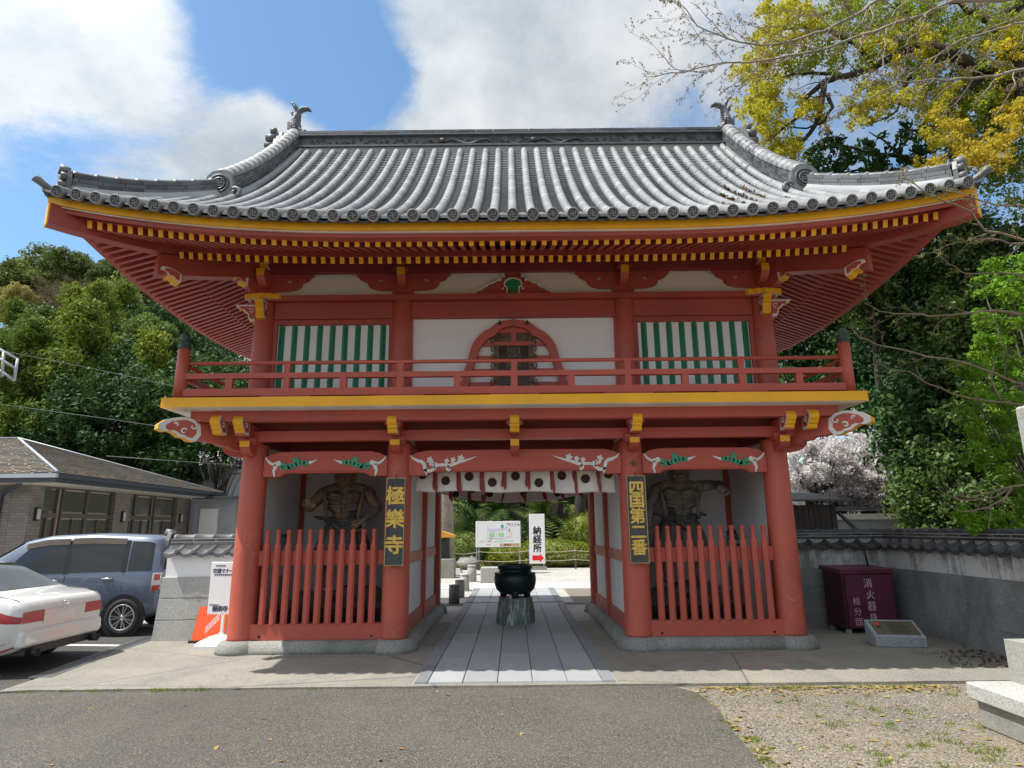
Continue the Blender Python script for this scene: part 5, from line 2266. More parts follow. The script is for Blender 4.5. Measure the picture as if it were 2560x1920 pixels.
statue('guardian_statue', 'weathered wooden guardian statue with one fist on its hip, beside the narrow three-character board', (-2.66, 10.15, 0), 0,
       [((-.33, .0, 2.09), (-.49, -.06, 1.90), (-.41, -.36, 1.86), (.25, -.9, .15), (.5, .2, .8), 1, .35, .5),
        ((.33, .0, 2.09), (.475, -.02, 1.86), (.325, -.18, 1.70), (-.7, -.4, -.45), (-.5, .6, -.3), 1, .75, .1)], 'statue_wood', 'statue_sash')
statue('guardian_statue', 'dark wooden guardian statue with one arm thrust out, beside the five-character board', (2.62, 10.15, 0), 0,
       [((-.31, .0, 2.10), (-.43, -.02, 1.86), (-.46, -.10, 1.64), (-.25, -.25, -.9), (-.3, .9, -.2), -1, .18, .9),
        ((.32, .0, 2.15), (.575, -.06, 2.17), (.53, -.34, 2.12), (-.35, -.9, -.2), (-.4, .2, -.9), 1, 1.15, .0)], 'statue_wood_dark', 'statue_wood')

# --- hanging name boards
def plaque(label, x, chars, centres, size):
    pl = thing('hanging_board', label, 'sign', (x, 8.83, 1.12), 0)
    mb = MB()
    w, h = .258, 1.172
    mb.box(-w / 2, w / 2, -.022, .022, 0, h)
    bevel(mb.build('board', 'plaque_wood', pl), .004)
    mb = MB()
    for x0, x1, z0, z1 in ((-w / 2, -w / 2 + .008, 0, h), (w / 2 - .008, w / 2, 0, h), (-w / 2 + .008, w / 2 - .008, 0, .008), (-w / 2 + .008, w / 2 - .008, h - .008, h)):
        mb.box(x0 - .001, x1 + .001, -.0245, -.0215, z0 - .001, z1 + .001)
    mb.build('gilt_edge', 'gilt_edge', pl)
    for ch, c in zip(chars, centres):
        mb = MB()
        mb.text(ch, (-.5 * size, -.0222, h * (1 - c) - .38 * size), (1, 0, 0), (0, 0, 1), size, .010, 0, .030)
        mb.build('character', 'gold_leaf', pl)
    mb = MB()
    mb.tube([(0, .03, h + .05), (0, .0, h + .055), (0, -.03, h + .02), (0, -.026, h - .03)], .005, 6)
    mb.build('hook', 'black_iron', pl)


plaque('tall dark board with three gilt characters hanging on a red column', -1.62, '極樂寺', (.205, .47, .765), .262)
plaque('tall dark board with five gilt characters hanging on a red column', 1.70, '四国第二番', (.145, .285, .465, .645, .82), .218)


# --- crested curtains
def crest_mesh(r):
    mb = MB()
    for k in range(16):
        a = 2 * math.pi * k / 16
        P = []
        for t, w in ((.16, .012), (.55, .058), (.80, .083), (.93, .07), (1.0, .02)):
            P.append((t, w))
        poly = [(t * r, w * r * 1.9) for t, w in P] + [(t * r, -w * r * 1.9) for t, w in P[::-1]]
        ca, sa = math.cos(a), math.sin(a)
        n = len(poly)
        mb.add([(x * ca - z * sa, 0, x * sa + z * ca) for x, z in poly], [tuple(range(n))[::-1]])
    mb.add([(.20 * r * math.cos(t), 0, .20 * r * math.sin(t)) for t in np.linspace(0, 2 * math.pi, 13)[:-1]], [tuple(range(12))[::-1]])
    return mb


def curtain(label, Y, hw, ztop, zbot, crests, ribbons, seed, rad):
    r = random.Random(seed)
    cu = thing('curtain', label, 'curtain', (.04, Y, ztop), 0, 'crested curtains of the gate')

    def yo(x, z):
        return .022 * math.sin(x * 9.3 + seed) + .014 * math.sin(x * 21 + 2 * seed + z * 5) + .02 * (ztop - z) * math.sin(x * 4 + seed)
    nx, nz = 90, 10
    rows = []
    for j in range(nz + 1):
        t = j / nz
        row = []
        for i in range(nx + 1):
            x = -hw + 2 * hw * i / nx
            z = ztop + (zbot(x) - ztop) * t
            row.append((x, yo(x, z), z - ztop))
        rows.append(row)
    mb = MB()
    mb.grid(rows, smooth=True, flip=True)
    o = mb.build('cloth', 'noren_cloth', cu)
    sol = o.modifiers.new('s', 'SOLIDIFY')
    sol.thickness = .004
    for x, z in crests:
        mb = crest_mesh(rad)
        vv = []
        for a, b, c in mb.v:
            zz = max(min(z + c, ztop - .002), zbot(x) + .01)
            vv.append((x + a, yo(x + a, zz) - .006, zz - ztop))
        mb.v = vv
        mb.build('crest', 'noren_crest', cu)
    for x, L, lean in ribbons:
        for q in (-1, 1):
            mb = MB()
            pts = [(x + q * .008 + lean * t * L + q * .012 * t, yo(x, ztop - .05) - .018 - .01 * q, -L * t * (1 if q > 0 else .86)) for t in np.linspace(0, 1, 8)]
            ws = [.012, .02, .022, .02, .022, .024, .02, .004]
            mb.grid([[(p[0] - w, p[1], p[2]), (p[0], p[1] - .006, p[2]), (p[0] + w, p[1], p[2])] for p, w in zip(pts, ws)], smooth=True, flip=True)
            mb.build('ribbon', 'noren_ribbon', cu)


curtain('white crested curtain with red ribbons hanging in the front opening', 9.22, 1.455, 2.43, lambda x: 2.105 + .012 * math.sin(x * 6.5) - .028 * (x / 1.45),
        [((i - 4) * .337 - .003, (2.365, 2.275, 2.335, 2.245, 2.335, 2.235, 2.335, 2.285, 2.35)[i]) for i in range(9)],
        [((i - 3.5) * .337 + .01, (.33, .36, .37, .30, .30, .36, .39, .36)[i], (.0, .05, .04, -.06, -.02, .05, .02, .03)[i]) for i in range(8)], 1.0, .068)
curtain('white crested curtain with red ribbons hanging in the rear opening', 12.85, 1.50, 2.47, lambda x: 2.10 + .18 * (abs(x) / 1.5) ** 2.2 + .008 * math.sin(x * 7),
        [((i - 4.5) * .34 + .0, (2.36, 2.27)[i % 2]) for i in range(1, 9)],
        [((i - 3.5) * .37, (.36, .37, .40, .38, .40, .36, .34, .3)[i], (.0, .02, -.25, -.3, .0, .15, .1, .1)[i]) for i in range(8)], 2.2, .070)

# --- incense burner on its stone
st = MB()
rows = []
for j in range(13):
    t = j / 12
    z = .018 + .432 * t
    r0 = .322 - .028 * t + .006 * math.sin(t * 5)
    rows.append([(math.cos(a) * (r0 + .018 * mnoise.noise(Vector((math.cos(a) * 2.2, math.sin(a) * 2.2, t * 1.5)))+ .012 * math.sin(9 * a + 3 * t)), math.sin(a) * (r0 + .02 * math.sin(7 * a + 2)), z) for a in np.linspace(0, 2 * math.pi, 49)])
st.grid(rows, smooth=True)
st.add(rows[-1][:-1], [tuple(range(48))])
st.build('pedestal_stone', 'greenstone', None, label='rough green veined stone pedestal standing on the paved path', cat='pedestal', loc=(.02, 11.34, 0))
bu = thing('incense_burner', 'dark bronze incense burner with bulging belly on the green stone', 'burner', (.02, 11.34, .45))
mb = MB()
pr = [(0, .045), (.18, .045), (.265, .07), (.325, .13), (.354, .21), (.364, .29), (.352, .365), (.325, .395), (.295, .408), (.282, .42), (.278, .45), (.288, .462), (.302, .468), (.304, .50), (.302, .525), (.292, .53), (.272, .53), (.262, .50), (.262, .44), (0, .43)]
mb.lathe((0, 0, 0), pr, 56)
mb.build('bowl', 'bronze_burner', bu)
for k in range(3):
    a = -math.pi / 2 + k * 2 * math.pi / 3
    mb = MB()
    c, s = math.cos(a), math.sin(a)
    mb.tube([(c * .20, s * .20, .14), (c * .235, s * .235, .08), (c * .235, s * .235, .04), (c * .235, s * .235, .0)], [.085, .075, .058, .060], 12)
    mb.build('leg', 'bronze_burner', bu)
mb = MB()
for i in range(56):
    a = 2 * math.pi * i / 56
    mb.sphere((math.cos(a) * .342, math.sin(a) * .342, .388), (.02, .02, .012), 6, 4)
mb.build('band_ornament', 'bronze_burner', bu, kind='stuff')
mb = MB()
for dx, dz, rr in ((-.025, 0, .028), (-.05, .022, .016), (-.025, .034, .017), (0, .022, .016), (-.06, -.01, .014), (.01, -.01, .014), (-.025, -.03, .014), (.05, .0, .016), (.07, .015, .012), (.085, -.01, .012), (.06, -.02, .012)):
    mb.sphere((dx, -math.sqrt(.357 ** 2 - dx * dx) + .006, .275 + dz), (rr, .008, rr), 8, 6)
mb.build('crest', 'emblem_gilt', bu)
mb = MB()
mb.box(-.045, .045, -.02, .02, 0, .03, 0)
mb.box(-.0455, .0, -.0205, .0205, .004, .031, 1)
mb.build('incense_packet', ['map_blue', 'sign_red'], None, label='small red and blue packet lying on the green stone', cat='packet', loc=(-.09, 11.10, .451), rot=(0, 0, .2))

# ================================================================== TILED WALLS
def wave_tile_mesh(w, L, drop, mat):
    """one S-shaped wall-top tile: sunk pan, raised roll, hanging scalloped lip"""
    mb = MB()
    xs = np.linspace(0, w, 15)

    def zz(x):
        t = x / w
        return -.028 * math.sin(math.pi * min(1, t / .68)) if t < .68 else .045 * math.sin(math.pi * (t - .68) / .32)
    rows = []
    for q, (y, z) in enumerate(((L, drop), (0, 0))):
        rows.append([(x, y, zz(x) + z) for x in xs])
    lip = [(x, -.006, zz(x) - .035 - .022 * abs(math.sin(math.pi * (x / w + .16) * 1.0)) - (.028 if .60 < x / w < .95 else 0)) for x in xs]
    rows.append([(x, -.006, zz(x)) for x in xs])
    rows.append(lip)
    mb.grid(rows[:2], smooth=True)
    mb.grid(rows[2:], smooth=False)
    mb.lathe((w * .84, -.010, .012), [(.040, 0), (.040, .006), (.030, .010), (0, .010)], 14, None, True, Matrix.Rotation(R(90), 3, 'X'))
    return mb.mesh('wall_tile', mat)


def tiled_wall(name, label, p, q, thick, levels, plaster_top, tile_mat_, stone, plast, tile_n, batter=0.0, both_ends=True, lime='mortar', front=1):
    """stone courses, a plaster band and a small tiled roof; the seen side is to the right of p -> q when front = 1"""
    p, q = Vector((*p, 0)), Vector((*q, 0))
    L = (q - p).length
    w = thing(name, label, 'wall', p, math.atan2(q.y - p.y, q.x - p.x))
    z0 = 0.0
    for i, z1 in enumerate(levels):
        mb = MB()
        o0, o1 = batter * (1 - z0 / plaster_top), batter * (1 - z1 / plaster_top)
        vs = [(-o0, -o0, z0 + .003), (L, -o0, z0 + .003), (L, thick, z0 + .003), (-o0, thick, z0 + .003), (-o1, -o1, z1 - .004), (L, -o1, z1 - .004), (L, thick, z1 - .004), (-o1, thick, z1 - .004)]
        mb.add(vs, [(3, 2, 1, 0), (4, 5, 6, 7), (0, 1, 5, 4), (1, 2, 6, 5), (2, 3, 7, 6), (3, 0, 4, 7)])
        bevel(mb.build('stone_course', stone, w), .006)
        z0 = z1
    mb = MB()
    mb.box(.012, L - .002, .012, thick - .012, .02, plaster_top)
    mb.build('plaster_band', plast, w)
    tm = wave_tile_mesh(L / tile_n, thick / 2 + .10, .12, tile_mat_)
    for i in range(tile_n):
        obj('wall_tile', tm, w, loc=(L * i / tile_n, -.10, plaster_top + .05))
    tm2 = wave_tile_mesh(L / tile_n, thick / 2 + .10, .12, tile_mat_)
    for i in range(tile_n):
        obj('wall_tile', tm2, w, loc=(L * (i + 1) / tile_n, thick + .10, plaster_top + .05), rot=(0, 0, PI))
    zt = plaster_top + .15
    mb = MB()
    mb.box(0, L, thick / 2 - .13, thick / 2 + .13, plaster_top, zt)
    mb.build('mortar_bed', lime, w)
    r = random.Random(3)
    for k in range(2):
        n = max(2, int(L / .30))
        for i in range(n):
            mb = MB()
            mb.box(L * i / n + .006, L * (i + 1) / n - .006, thick / 2 - .145 + .02 * k, thick / 2 + .145 - .02 * k, zt + .045 * k + .008, zt + .045 * k + .042)
            mb.build('ridge_course_tile', tile_mat_, w)
    mb = MB()
    mb.box(.004, L - .004, thick / 2 - .125, thick / 2 + .125, zt, zt + .095)
    mb.build('ridge_mortar', lime, w)
    n = max(2, int(L / .27))
    cm_ = MB()
    P = [[(t * L / n, a_ * .8 * rr, b_ * .72 * rr) for a_, b_ in [(math.cos(a), math.sin(a)) for a in np.linspace(-.1, PI + .1, 9)]] for t, rr in ((0, .082), (.1, .098), (.2, .096), (.22, .084), (1.02, .080))]
    cm_.grid(P, smooth=True)
    cmm = cm_.mesh('cap_tile', tile_mat_)
    for i in range(n):
        obj('cap_tile', cmm, w, loc=(L * i / n, thick / 2, zt + .098))
    for on, x, s in ((both_ends, -.02, -1), (False, L, 1)):
        if on:
            mb = MB()
            mb.prism([(-.13, .0), (-.13, .08), (-.08, .19), (0, .24), (.08, .19), (.13, .08), (.13, 0)], (x, thick / 2, zt - .01), (0, 1, 0), (0, 0, 1), (s * .06, 0, 0))
            mb.tube([(x - .0, thick / 2, zt + .17), (x + s * .12, thick / 2, zt + .20)], .055, 12)
            mb.build('ridge_end_tile', tile_mat_, w)
    return w


tiled_wall('boundary_wall', 'short white wall on granite courses with light tiles, between van and gate', (-5.33, 10.0), (-3.6, 10.06), .42, (.305, .615, .925), 1.24, 'tile', 'granite', 'plaster', 7, .06)
tiled_wall('boundary_wall', 'shaded tiled wall behind the maroon box, joining the gate column', (3.6, 10.7), (6.22, 10.62), .40, (.285, .60, .925), 1.22, 'tile_black', 'granite_dark', 'stained_plaster', 10, 0, False)
tiled_wall('boundary_wall', 'long stained tiled wall running from the corner past the stone monument', (6.02, 10.75), (6.0, 4.2), .40, (.285, .60, .925), 1.22, 'tile_black', 'granite_dark', 'stained_plaster', 24, 0, False)

# ================================================================== LEFT SIDE
sg = thing('sign_stand', 'white poster stand on a moulded foot, leaning behind the red column', 'sign', (-4.10, 9.36, .014), R(-6))
mb = MB()
mb.box(-.235, .235, -.012, .012, .44, 1.15)
bevel(mb.build('panel', 'sign_white', sg), .02, 3)
mb = MB()
tx = (1, 0, 0)
for i, ch in enumerate('交通マナーア'):
    mb.text(ch, (-.205 + i * .062, -.0125, 1.005), tx, (0, 0, 1), .068, .002, 0, .03)
for i, ch in enumerate('極楽寺'):
    mb.text(ch, (-.165 + i * .076, -.0125, .485), tx, (0, 0, 1), .086, .002, 0, .03)
mb.build('lettering', 'ink_navy', sg)
mb = MB()
for z, n, h, x0 in ((1.09, 5, .020, -.16), (.965, 9, .022, -.17), (.56, 5, .016, -.21)):
    for i in range(n):
        mb.box(x0 + i * .03, x0 + i * .03 + .020, -.0145, -.0125, z, z + h)
mb.build('small_print', 'ink_navy', sg, kind='stuff')
mb = MB()
mb.box(-.016, .016, -.012, .012, .16, .44)
mb.box(-.03, .03, -.02, .02, .15, .20)
mb.build('pole', 'white_plastic', sg)
mb = MB()
lv = [(.27, .19, 0), (.275, .195, .05), (.25, .17, .09), (.12, .08, .16), (.06, .05, .17)]
mb.grid([[(-a, -b, z), (a, -b, z), (a, b, z), (-a, b, z), (-a, -b, z)] for a, b, z in lv], smooth=False)
mb.add([(-.06, -.05, .17), (.06, -.05, .17), (.06, .05, .17), (-.06, .05, .17)], [(0, 1, 2, 3)])
bevel(mb.build('foot', 'white_plastic', sg), .012, 2)
ob = thing('folding_board', 'orange folding board with black foot leaning against the granite wall', 'sign', (-4.52, 9.80, .014), R(4))
mb = MB()
m_ = Matrix.Rotation(R(-12), 4, 'X')
mb.prism([(-.20, .02), (.26, .02), (.26, .50), (-.16, .50)], (0, -.01, 0), (1, 0, 0), (0, 0, 1), (0, .02, 0))
mb.v = [tuple(m_ @ Vector(v)) for v in mb.v]
mb.build('panel', 'orange_plastic', ob)
mb = MB()
for i in range(9):
    a = i / 8
    mb.box(-.02 + .02 * i, -.012 + .02 * i, -.0125, -.0105, .12 + .022 * i, .22 + .024 * i)
mb.v = [tuple(m_ @ Vector(v)) for v in mb.v]
mb.build('hatching', 'sign_white', ob, kind='stuff')
mb = MB()
mb.box(-.225, .28, -.05, .03, 0, .03)
mb.build('foot', 'black_plastic', ob)


# ---- cars
def interp(tab, x):
    for (a, b), (c, d) in zip(tab, tab[1:]):
        if x <= c:
            return b + (d - b) * max(0, (x - a)) / (c - a)
    return tab[-1][1]


def make_car(name, label, loc, rz, paint_, P):
    car = thing(name, label, 'car', loc, rz, None)
    L = P['L']

    def sec(x):
        zr = interp(P['roof'], x)
        zb = interp(P['belt'], x)
        hw = P['hw'] * interp(P['plan'], x)
        ru = interp(P['tumble'], x)
        zb = min(zb, zr - .02)
        z0 = interp(P['sill'], x)
        k = min(1, max(0, (zr - zb) / .35))
        re = hw * (ru if k > .2 else (1 - (1 - ru) * .35))
        return [(0, z0), (hw * .86, z0), (hw * .96, z0 + .07), (hw, z0 + .26), (hw * 1.0, zb - .10), (hw * .975, zb), (hw * .975 + (re - hw * .975) * .5, zb + (zr - zb) * .5), (re, zr - .055 * k - .005), (re - .09, zr - .015 * k), (0, zr)]
    xs = sorted(set([round(v, 3) for v in np.linspace(0, L, 44)] + [.02, .05, .09, L - .02, L - .05]))
    mb = MB()
    rows = []
    for x in xs:
        s = sec(x)
        rows.append([(x, -y, z) for y, z in s] + [(x, y, z) for y, z in s[::-1][1:]])
    mb.grid(rows, smooth=True)
    for r_, rev in ((rows[0], True), (rows[-1], False)):
        n = len(r_) - 1
        mb.add(r_[:-1], [tuple(range(n)) if rev else tuple(range(n))[::-1]])
    o = mb.build('body', paint_, car)

    def S(x, f, side, off=.004):
        s = sec(x)
        # f: 0 sill edge .. 1 shoulder(5) .. 2 roof edge(7)
        if f <= 1:
            a = 1 + f * 4
        else:
            a = 5 + (f - 1) * 2
        i = min(int(a), len(s) - 2)
        t_ = a - i
        y = s[i][0] + (s[i + 1][0] - s[i][0]) * t_
        z = s[i][1] + (s[i + 1][1] - s[i][1]) * t_
        return (x, side * (y + off), z)

    def patch(nm, mat, side, x0, x1, f0, f1, off=.004, skew0=0.0, skew1=0.0, n=8):
        mb = MB()
        rows = []
        for j in range(6):
            f = f0 + (f1 - f0) * j / 5
            a, b = x0 + skew0 * j / 5, x1 + skew1 * j / 5
            rows.append([S(a + (b - a) * i / n, f, side, off) for i in range(n + 1)])
        mb.grid(rows, smooth=True, flip=side < 0)
        return mb.build(nm, mat, car)
    for side in (1, -1):
        for a in P['panes']:
            patch('side_window', 'glass_tint', side, *a)
        for a in P['trim']:
            patch(a[0], a[1], side, *a[2:])
    for wx in P['wheels']:
        for side in (1, -1):
            hy = P['hw'] * side
            wr = P['wr']
            mb = MB()
            rot = Matrix.Rotation(R(-90 * side), 3, 'X')
            mb.lathe((wx, hy - side * .05, wr + .012), [(wr + .05, 0), (wr + .05, .056), (wr * .6, .057), (0, .057)], 28, None, False, rot)
            mb.build('wheel_arch', 'black_plastic', car)
            w = MB()
            w.lathe((wx, hy - side * .15, wr), [(wr * .6, 0), (wr * .97, .0), (wr, .03), (wr, .14), (wr * .96, .17), (wr * .74, .175), (wr * .70, .16)], 32, None, True, rot)
            wo = w.build('wheel', 'rubber', car)
            w = MB()
            w.lathe((wx, hy - side * .15, wr), [(wr * .71, .168), (wr * .66, .172), (wr * .62, .15), (wr * .60, .09), (0, .085)], 28, 1, True, rot)
            w.lathe((wx, hy - side * .15, wr), [(wr * .715, .165), (wr * .70, .176), (wr * .64, .174), (wr * .62, .16)], 28, 0, True, rot)
            w.lathe((wx, hy - side * .15, wr), [(wr * .16, .10), (wr * .15, .168), (0, .172)], 14, 0, True, rot)
            for k in range(7):
                for dq in (-.10, .10):
                    a = 2 * PI * k / 7 + dq
                    c_, s_ = math.cos(a), math.sin(a)
                    c2, s2 = math.cos(a + dq * .6), math.sin(a + dq * .6)
                    yy = hy + side * .010
                    w.beam((wx + c_ * wr * .12, yy, wr + s_ * wr * .12), (wx + c2 * wr * .66, yy, wr + s2 * wr * .66), .018, .024, 0, up=(0, 1, 0))
            w.build('rim', ['alloy', 'black_plastic'], wo)
    return car, S, sec, patch


VAN = dict(L=3.45, hw=.72, wr=.268, wheels=(.50, 2.72),
           roof=[(0, 1.30), (.04, 1.38), (.10, 1.425), (.3, 1.465), (1.1, 1.50), (1.8, 1.475), (2.15, 1.40), (2.75, 1.03), (2.85, .98), (3.2, .90), (3.38, .78), (3.45, .60)],
           belt=[(0, .90), (1.0, .885), (2.4, .86), (3.0, .84), (3.45, .58)],
           plan=[(0, .90), (.05, .95), (.2, .99), (.6, 1.0), (2.8, 1.0), (3.2, .93), (3.45, .72)],
           tumble=[(0, .80), (.3, .82), (2.0, .84), (2.6, .86), (3.45, .9)],
           sill=[(0, .30), (.25, .22), (2.9, .20), (3.45, .24)],
           panes=[(.16, .52, 1.06, 1.90, .005, .02, 0.0), (.62, 1.40, 1.06, 1.90), (1.48, 2.42, 1.06, 1.90, .005, 0.0, -.42)],
           trim=[('door_seam', 'black_plastic', .565, .572, .35, 1.95, .003), ('door_seam', 'black_plastic', 1.435, 1.443, .2, 1.0, .003), ('window_pillar', 'black_plastic', .54, .62, 1.04, 1.92, .0045), ('window_pillar', 'black_plastic', 1.40, 1.48, 1.04, 1.92, .0045),
                 ('tail_lamp', 'lamp_clear', .0, .13, .60, 1.0, .008), ('tail_lamp', 'lamp_red', .02, .10, .74, .94, .012), ('tail_lamp', 'lamp_red', .01, .12, .60, .67, .012),
                 ('rain_visor', 'frame_bronze', .60, 1.42, 1.80, 1.98, .014), ('rain_visor', 'frame_bronze', 1.46, 2.10, 1.80, 1.98, .014), ('sill_trim', 'black_plastic', .82, 2.38, .0, .10, .006)])


def van(name, label, loc, rz, paint_):
    car, S, sec, patch = make_car(name, label, loc, rz, paint_, VAN)
    mb = MB()
    rows = []
    for z, x in ((.93, -.012), (1.05, -.010), (1.2, .004), (1.32, .030)):
        hw = .60 - (z - .93) * .22
        rows.append([(x, y, z) for y in np.linspace(-hw, hw, 9)])
    mb.grid(rows, smooth=True, flip=True)
    mb.build('rear_window', 'glass_dark', car)
    mb = MB()
    mb.box(-.035, .02, -.60, .60, .30, .52)
    bevel(mb.build('rear_bumper', paint_, car), .02, 2)
    mb = MB()
    mb.box(-.024, .0, -.32, .32, .70, .735)
    mb.build('hatch_garnish', 'chrome', car)
    for side in (1, -1):
        for x in (.72, 1.52):
            mb = MB()
            p = S(x, .84, side, .016)
            q = S(x + .15, .84, side, .016)
            mb.tube([p, q], .013, 8)
            mb.build('door_handle', 'chrome', car)
    p = S(.42, .62, 1, .003)
    mb = MB()
    mb.lathe(p, [(.075, 0), (.075, .003), (.070, .004), (0, .004)], 20, None, False, Matrix.Rotation(R(-90), 3, 'X'))
    mb.build('fuel_cap', paint_, car)
    mb = MB()
    mb.box(2.35, 2.45, .72, .86, .90, 1.02)
    mb.box(2.35, 2.45, -.86, -.72, .90, 1.02)
    mb.build('door_mirror', paint_, car, kind='stuff')
    # windscreen
    mb = MB()
    rows = []
    for x in np.linspace(2.19, 2.74, 6):
        s = sec(x)
        hw = s[7][0] - .05
        rows.append([(x + .006, y, s[9][1] + .006 - .02 * (abs(y) / hw) ** 2) for y in np.linspace(-hw, hw, 9)])
    mb.grid(rows, smooth=True, flip=True)
    mb.build('windscreen', 'glass_dark', car)
    return car


hd = math.atan2(-.12, -.992)
hx, hy = math.cos(hd), math.sin(hd)
ax_, ay_ = -6.19 - hx * .50, 10.50 - hy * .50
van('parked_van', 'slate blue compact van parked beyond the white sedan', (ax_ + .72 * hy, ay_ - .72 * hx, 0), hd, 'car_blue').scale = (1, 1, 1.06)
van('parked_van', 'pale silver van of which only the roof shows over the blue van', (-5.55, 14.0, .04), R(178), 'car_silver')

SED = dict(L=4.35, hw=.86, wr=.30, wheels=(.88, 3.4),
           roof=[(0, .71), (.03, .78), (.07, .82), (.2, .85), (.42, .875), (.52, .90), (1.08, 1.16), (1.36, 1.25), (1.9, 1.30), (2.5, 1.28), (3.2, .98), (3.4, .94), (4.1, .84), (4.30, .70), (4.35, .55)],
           belt=[(0, .69), (.3, .795), (.9, .85), (2.2, .89), (3.2, .87), (4.1, .78), (4.35, .5)],
           plan=[(0, .80), (.04, .865), (.10, .905), (.25, .95), (.7, .99), (1.2, 1.0), (3.4, 1.0), (4.1, .9), (4.35, .72)],
           tumble=[(0, .93), (.42, .90), (.62, .80), (1.1, .73), (2.2, .70), (3.2, .80), (4.35, .9)],
           sill=[(0, .30), (.15, .24), (.5, .20), (3.9, .18), (4.35, .22)],
           panes=[(.95, 1.62, 1.08, 1.90, .005, .30, .0), (1.68, 2.42, 1.08, 1.90), (2.48, 3.05, 1.08, 1.90, .005, 0, -.4)],
           trim=[('tail_lamp', 'lamp_red', .0, .36, .66, .885, .006, 0.0, -.10), ('reflector', 'lamp_red', .03, .20, .12, .17, .006), ('bumper_seam', 'black_plastic', .10, .62, .30, .306, .002), ('sill_trim', 'black_plastic', 1.2, 3.0, .0, .06, .006)])
sd_ = R(179)
car, S, sec, patch = make_car('parked_sedan', 'white sedan with red wraparound tail lamps parked nearest the road', (-5.66, 8.36, 0), sd_, 'car_white', SED)
mb = MB()
rows = []
for x in np.linspace(.55, 1.24, 8):
    s = sec(x)
    hw = s[7][0] - .045
    rows.append([(x, y, s[9][1] + .008 - .012 * (abs(y) / hw) ** 2) for y in np.linspace(-hw, hw, 11)])
mb.grid(rows, smooth=True)
mb.build('rear_window', 'glass_dark', car)
for s in (-1, 1):
    mb = MB()
    mb.grid([[(-.006 - .004 * (1 - (y / .7) ** 2), s * y, z) for y in np.linspace(.36, .69, 8)] for z in (.575, .64, .70)], smooth=True, flip=s < 0)
    mb.build('tail_lamp', 'lamp_red', car)
    mb = MB()
    mb.box(-.014, .02, s * .56 - .08, s * .56 + .08, .385, .405)
    mb.build('reflector', 'lamp_red', car)
mb = MB()
mb.grid([[(-.010, y, z) for y in np.linspace(-.36, .36, 9)] for z in (.54, .58, .64, .69)], smooth=True)
mb.build('boot_garnish', 'car_white', car)
mb = MB()
mb.box(-.020, -.004, -.17, .17, .55, .66)
mb.build('number_plate', 'white_plastic', car)
mb = MB()
mb.tube([(-.010, .045 * math.cos(t), .745 + .03 * math.sin(t)) for t in np.linspace(0, 2 * PI, 25)], .004, 6, caps=False)
mb.tube([(-.010, .016 * math.cos(t), .745 + .03 * math.sin(t)) for t in np.linspace(0, 2 * PI, 19)], .0035, 6, caps=False)
mb.tube([(-.010, .034 * math.cos(t), .758 + .014 * math.sin(t)) for t in np.linspace(0, 2 * PI, 19)], .0035, 6, caps=False)
mb.build('badge', 'chrome', car)
mb = MB()
mb.box(-.045, .10, -.70, .70, .30, .50)
bevel(mb.build('rear_bumper', 'car_white', car), .05, 3)
mb = MB()
mb.box(-.030, .12, -.62, .62, .22, .30)
mb.build('bumper_skirt', 'black_plastic', car)
for s in (-1, 1):
    mb = MB()
    mb.lathe((-.02, s * .52, .245), [(.045, 0), (.045, .10), (.036, .10), (.036, .02), (0, .02)], 16, None, True, Matrix.Rotation(R(-90), 3, 'Y'))
    mb.build('exhaust_pipe', 'black_iron', car)
# seam of the boot lid
mb = MB()
mb.tube([(x, y, sec(x)[9][1] + .001) for x, y in ((.46, -.62), (.3, -.64), (.08, -.66))], .004, 5)
mb.tube([(x, y, sec(x)[9][1] + .001) for x, y in ((.46, .62), (.3, .64), (.08, .66))], .004, 5)
mb.build('lid_seam', 'black_plastic', car, kind='stuff')

# ---- hall with a hipped slate roof
hall = thing('hall', 'low grey hall with hipped brown slate roof and large bronze windows', 'building', (-16, 20, 0))
HL = Vector((-16, 20, 0))


def hp(name, x0, x1, y0, y1, z0, z1, mat, par=None):
    mb = MB()
    mb.box(x0 - HL.x, x1 - HL.x, y0 - HL.y, y1 - HL.y, z0, z1)
    return mb.build(name, mat, par or hall)


t = NT('brick_cladding')
br = t.n('ShaderNodeTexBrick')
br.inputs['Scale'].default_value = 1.0
br.inputs['Color1'].default_value = (.27, .24, .21, 1)
br.inputs['Color2'].default_value = (.20, .18, .16, 1)
br.inputs['Mortar'].default_value = (.13, .12, .11, 1)
br.inputs['Mortar Size'].default_value = .006
br.inputs['Brick Width'].default_value = .24
br.inputs['Row Height'].default_value = .07
sp = t.n('ShaderNodeSeparateXYZ')
t.link(t.geo.outputs['Position'], sp.inputs[0])
cb = t.n('ShaderNodeCombineXYZ')
t.link(t.math('ADD', sp.outputs[0], sp.outputs[1]), cb.inputs[0])
t.link(sp.outputs[2], cb.inputs[1])
t.link(cb.outputs[0], br.inputs['Vector'])
t.col(br.outputs[0])
t.rough(.8)
M['brick_cladding'] = t.m
hp('wall', -26, -12.25, 16.7, 24.0, 0, 2.95, 'cladding')
hp('interior_blind', -12.246, -12.242, 16.9, 23.6, .9, 2.8, 'curtain')
for y0, y1 in ((15.98, 16.45), (19.42, 20.2), (23.05, 23.9)):
    hp('pillar', -12.55, -12.08, y0, y1, 0, 2.95, 'brick_cladding')
hp('pillar', -13.0, -12.56, 15.98, 16.7, 0, 2.95, 'brick_cladding')
hp('lintel', -12.30, -12.14, 16.45, 23.05, 2.74, 2.95, 'frame_bronze')
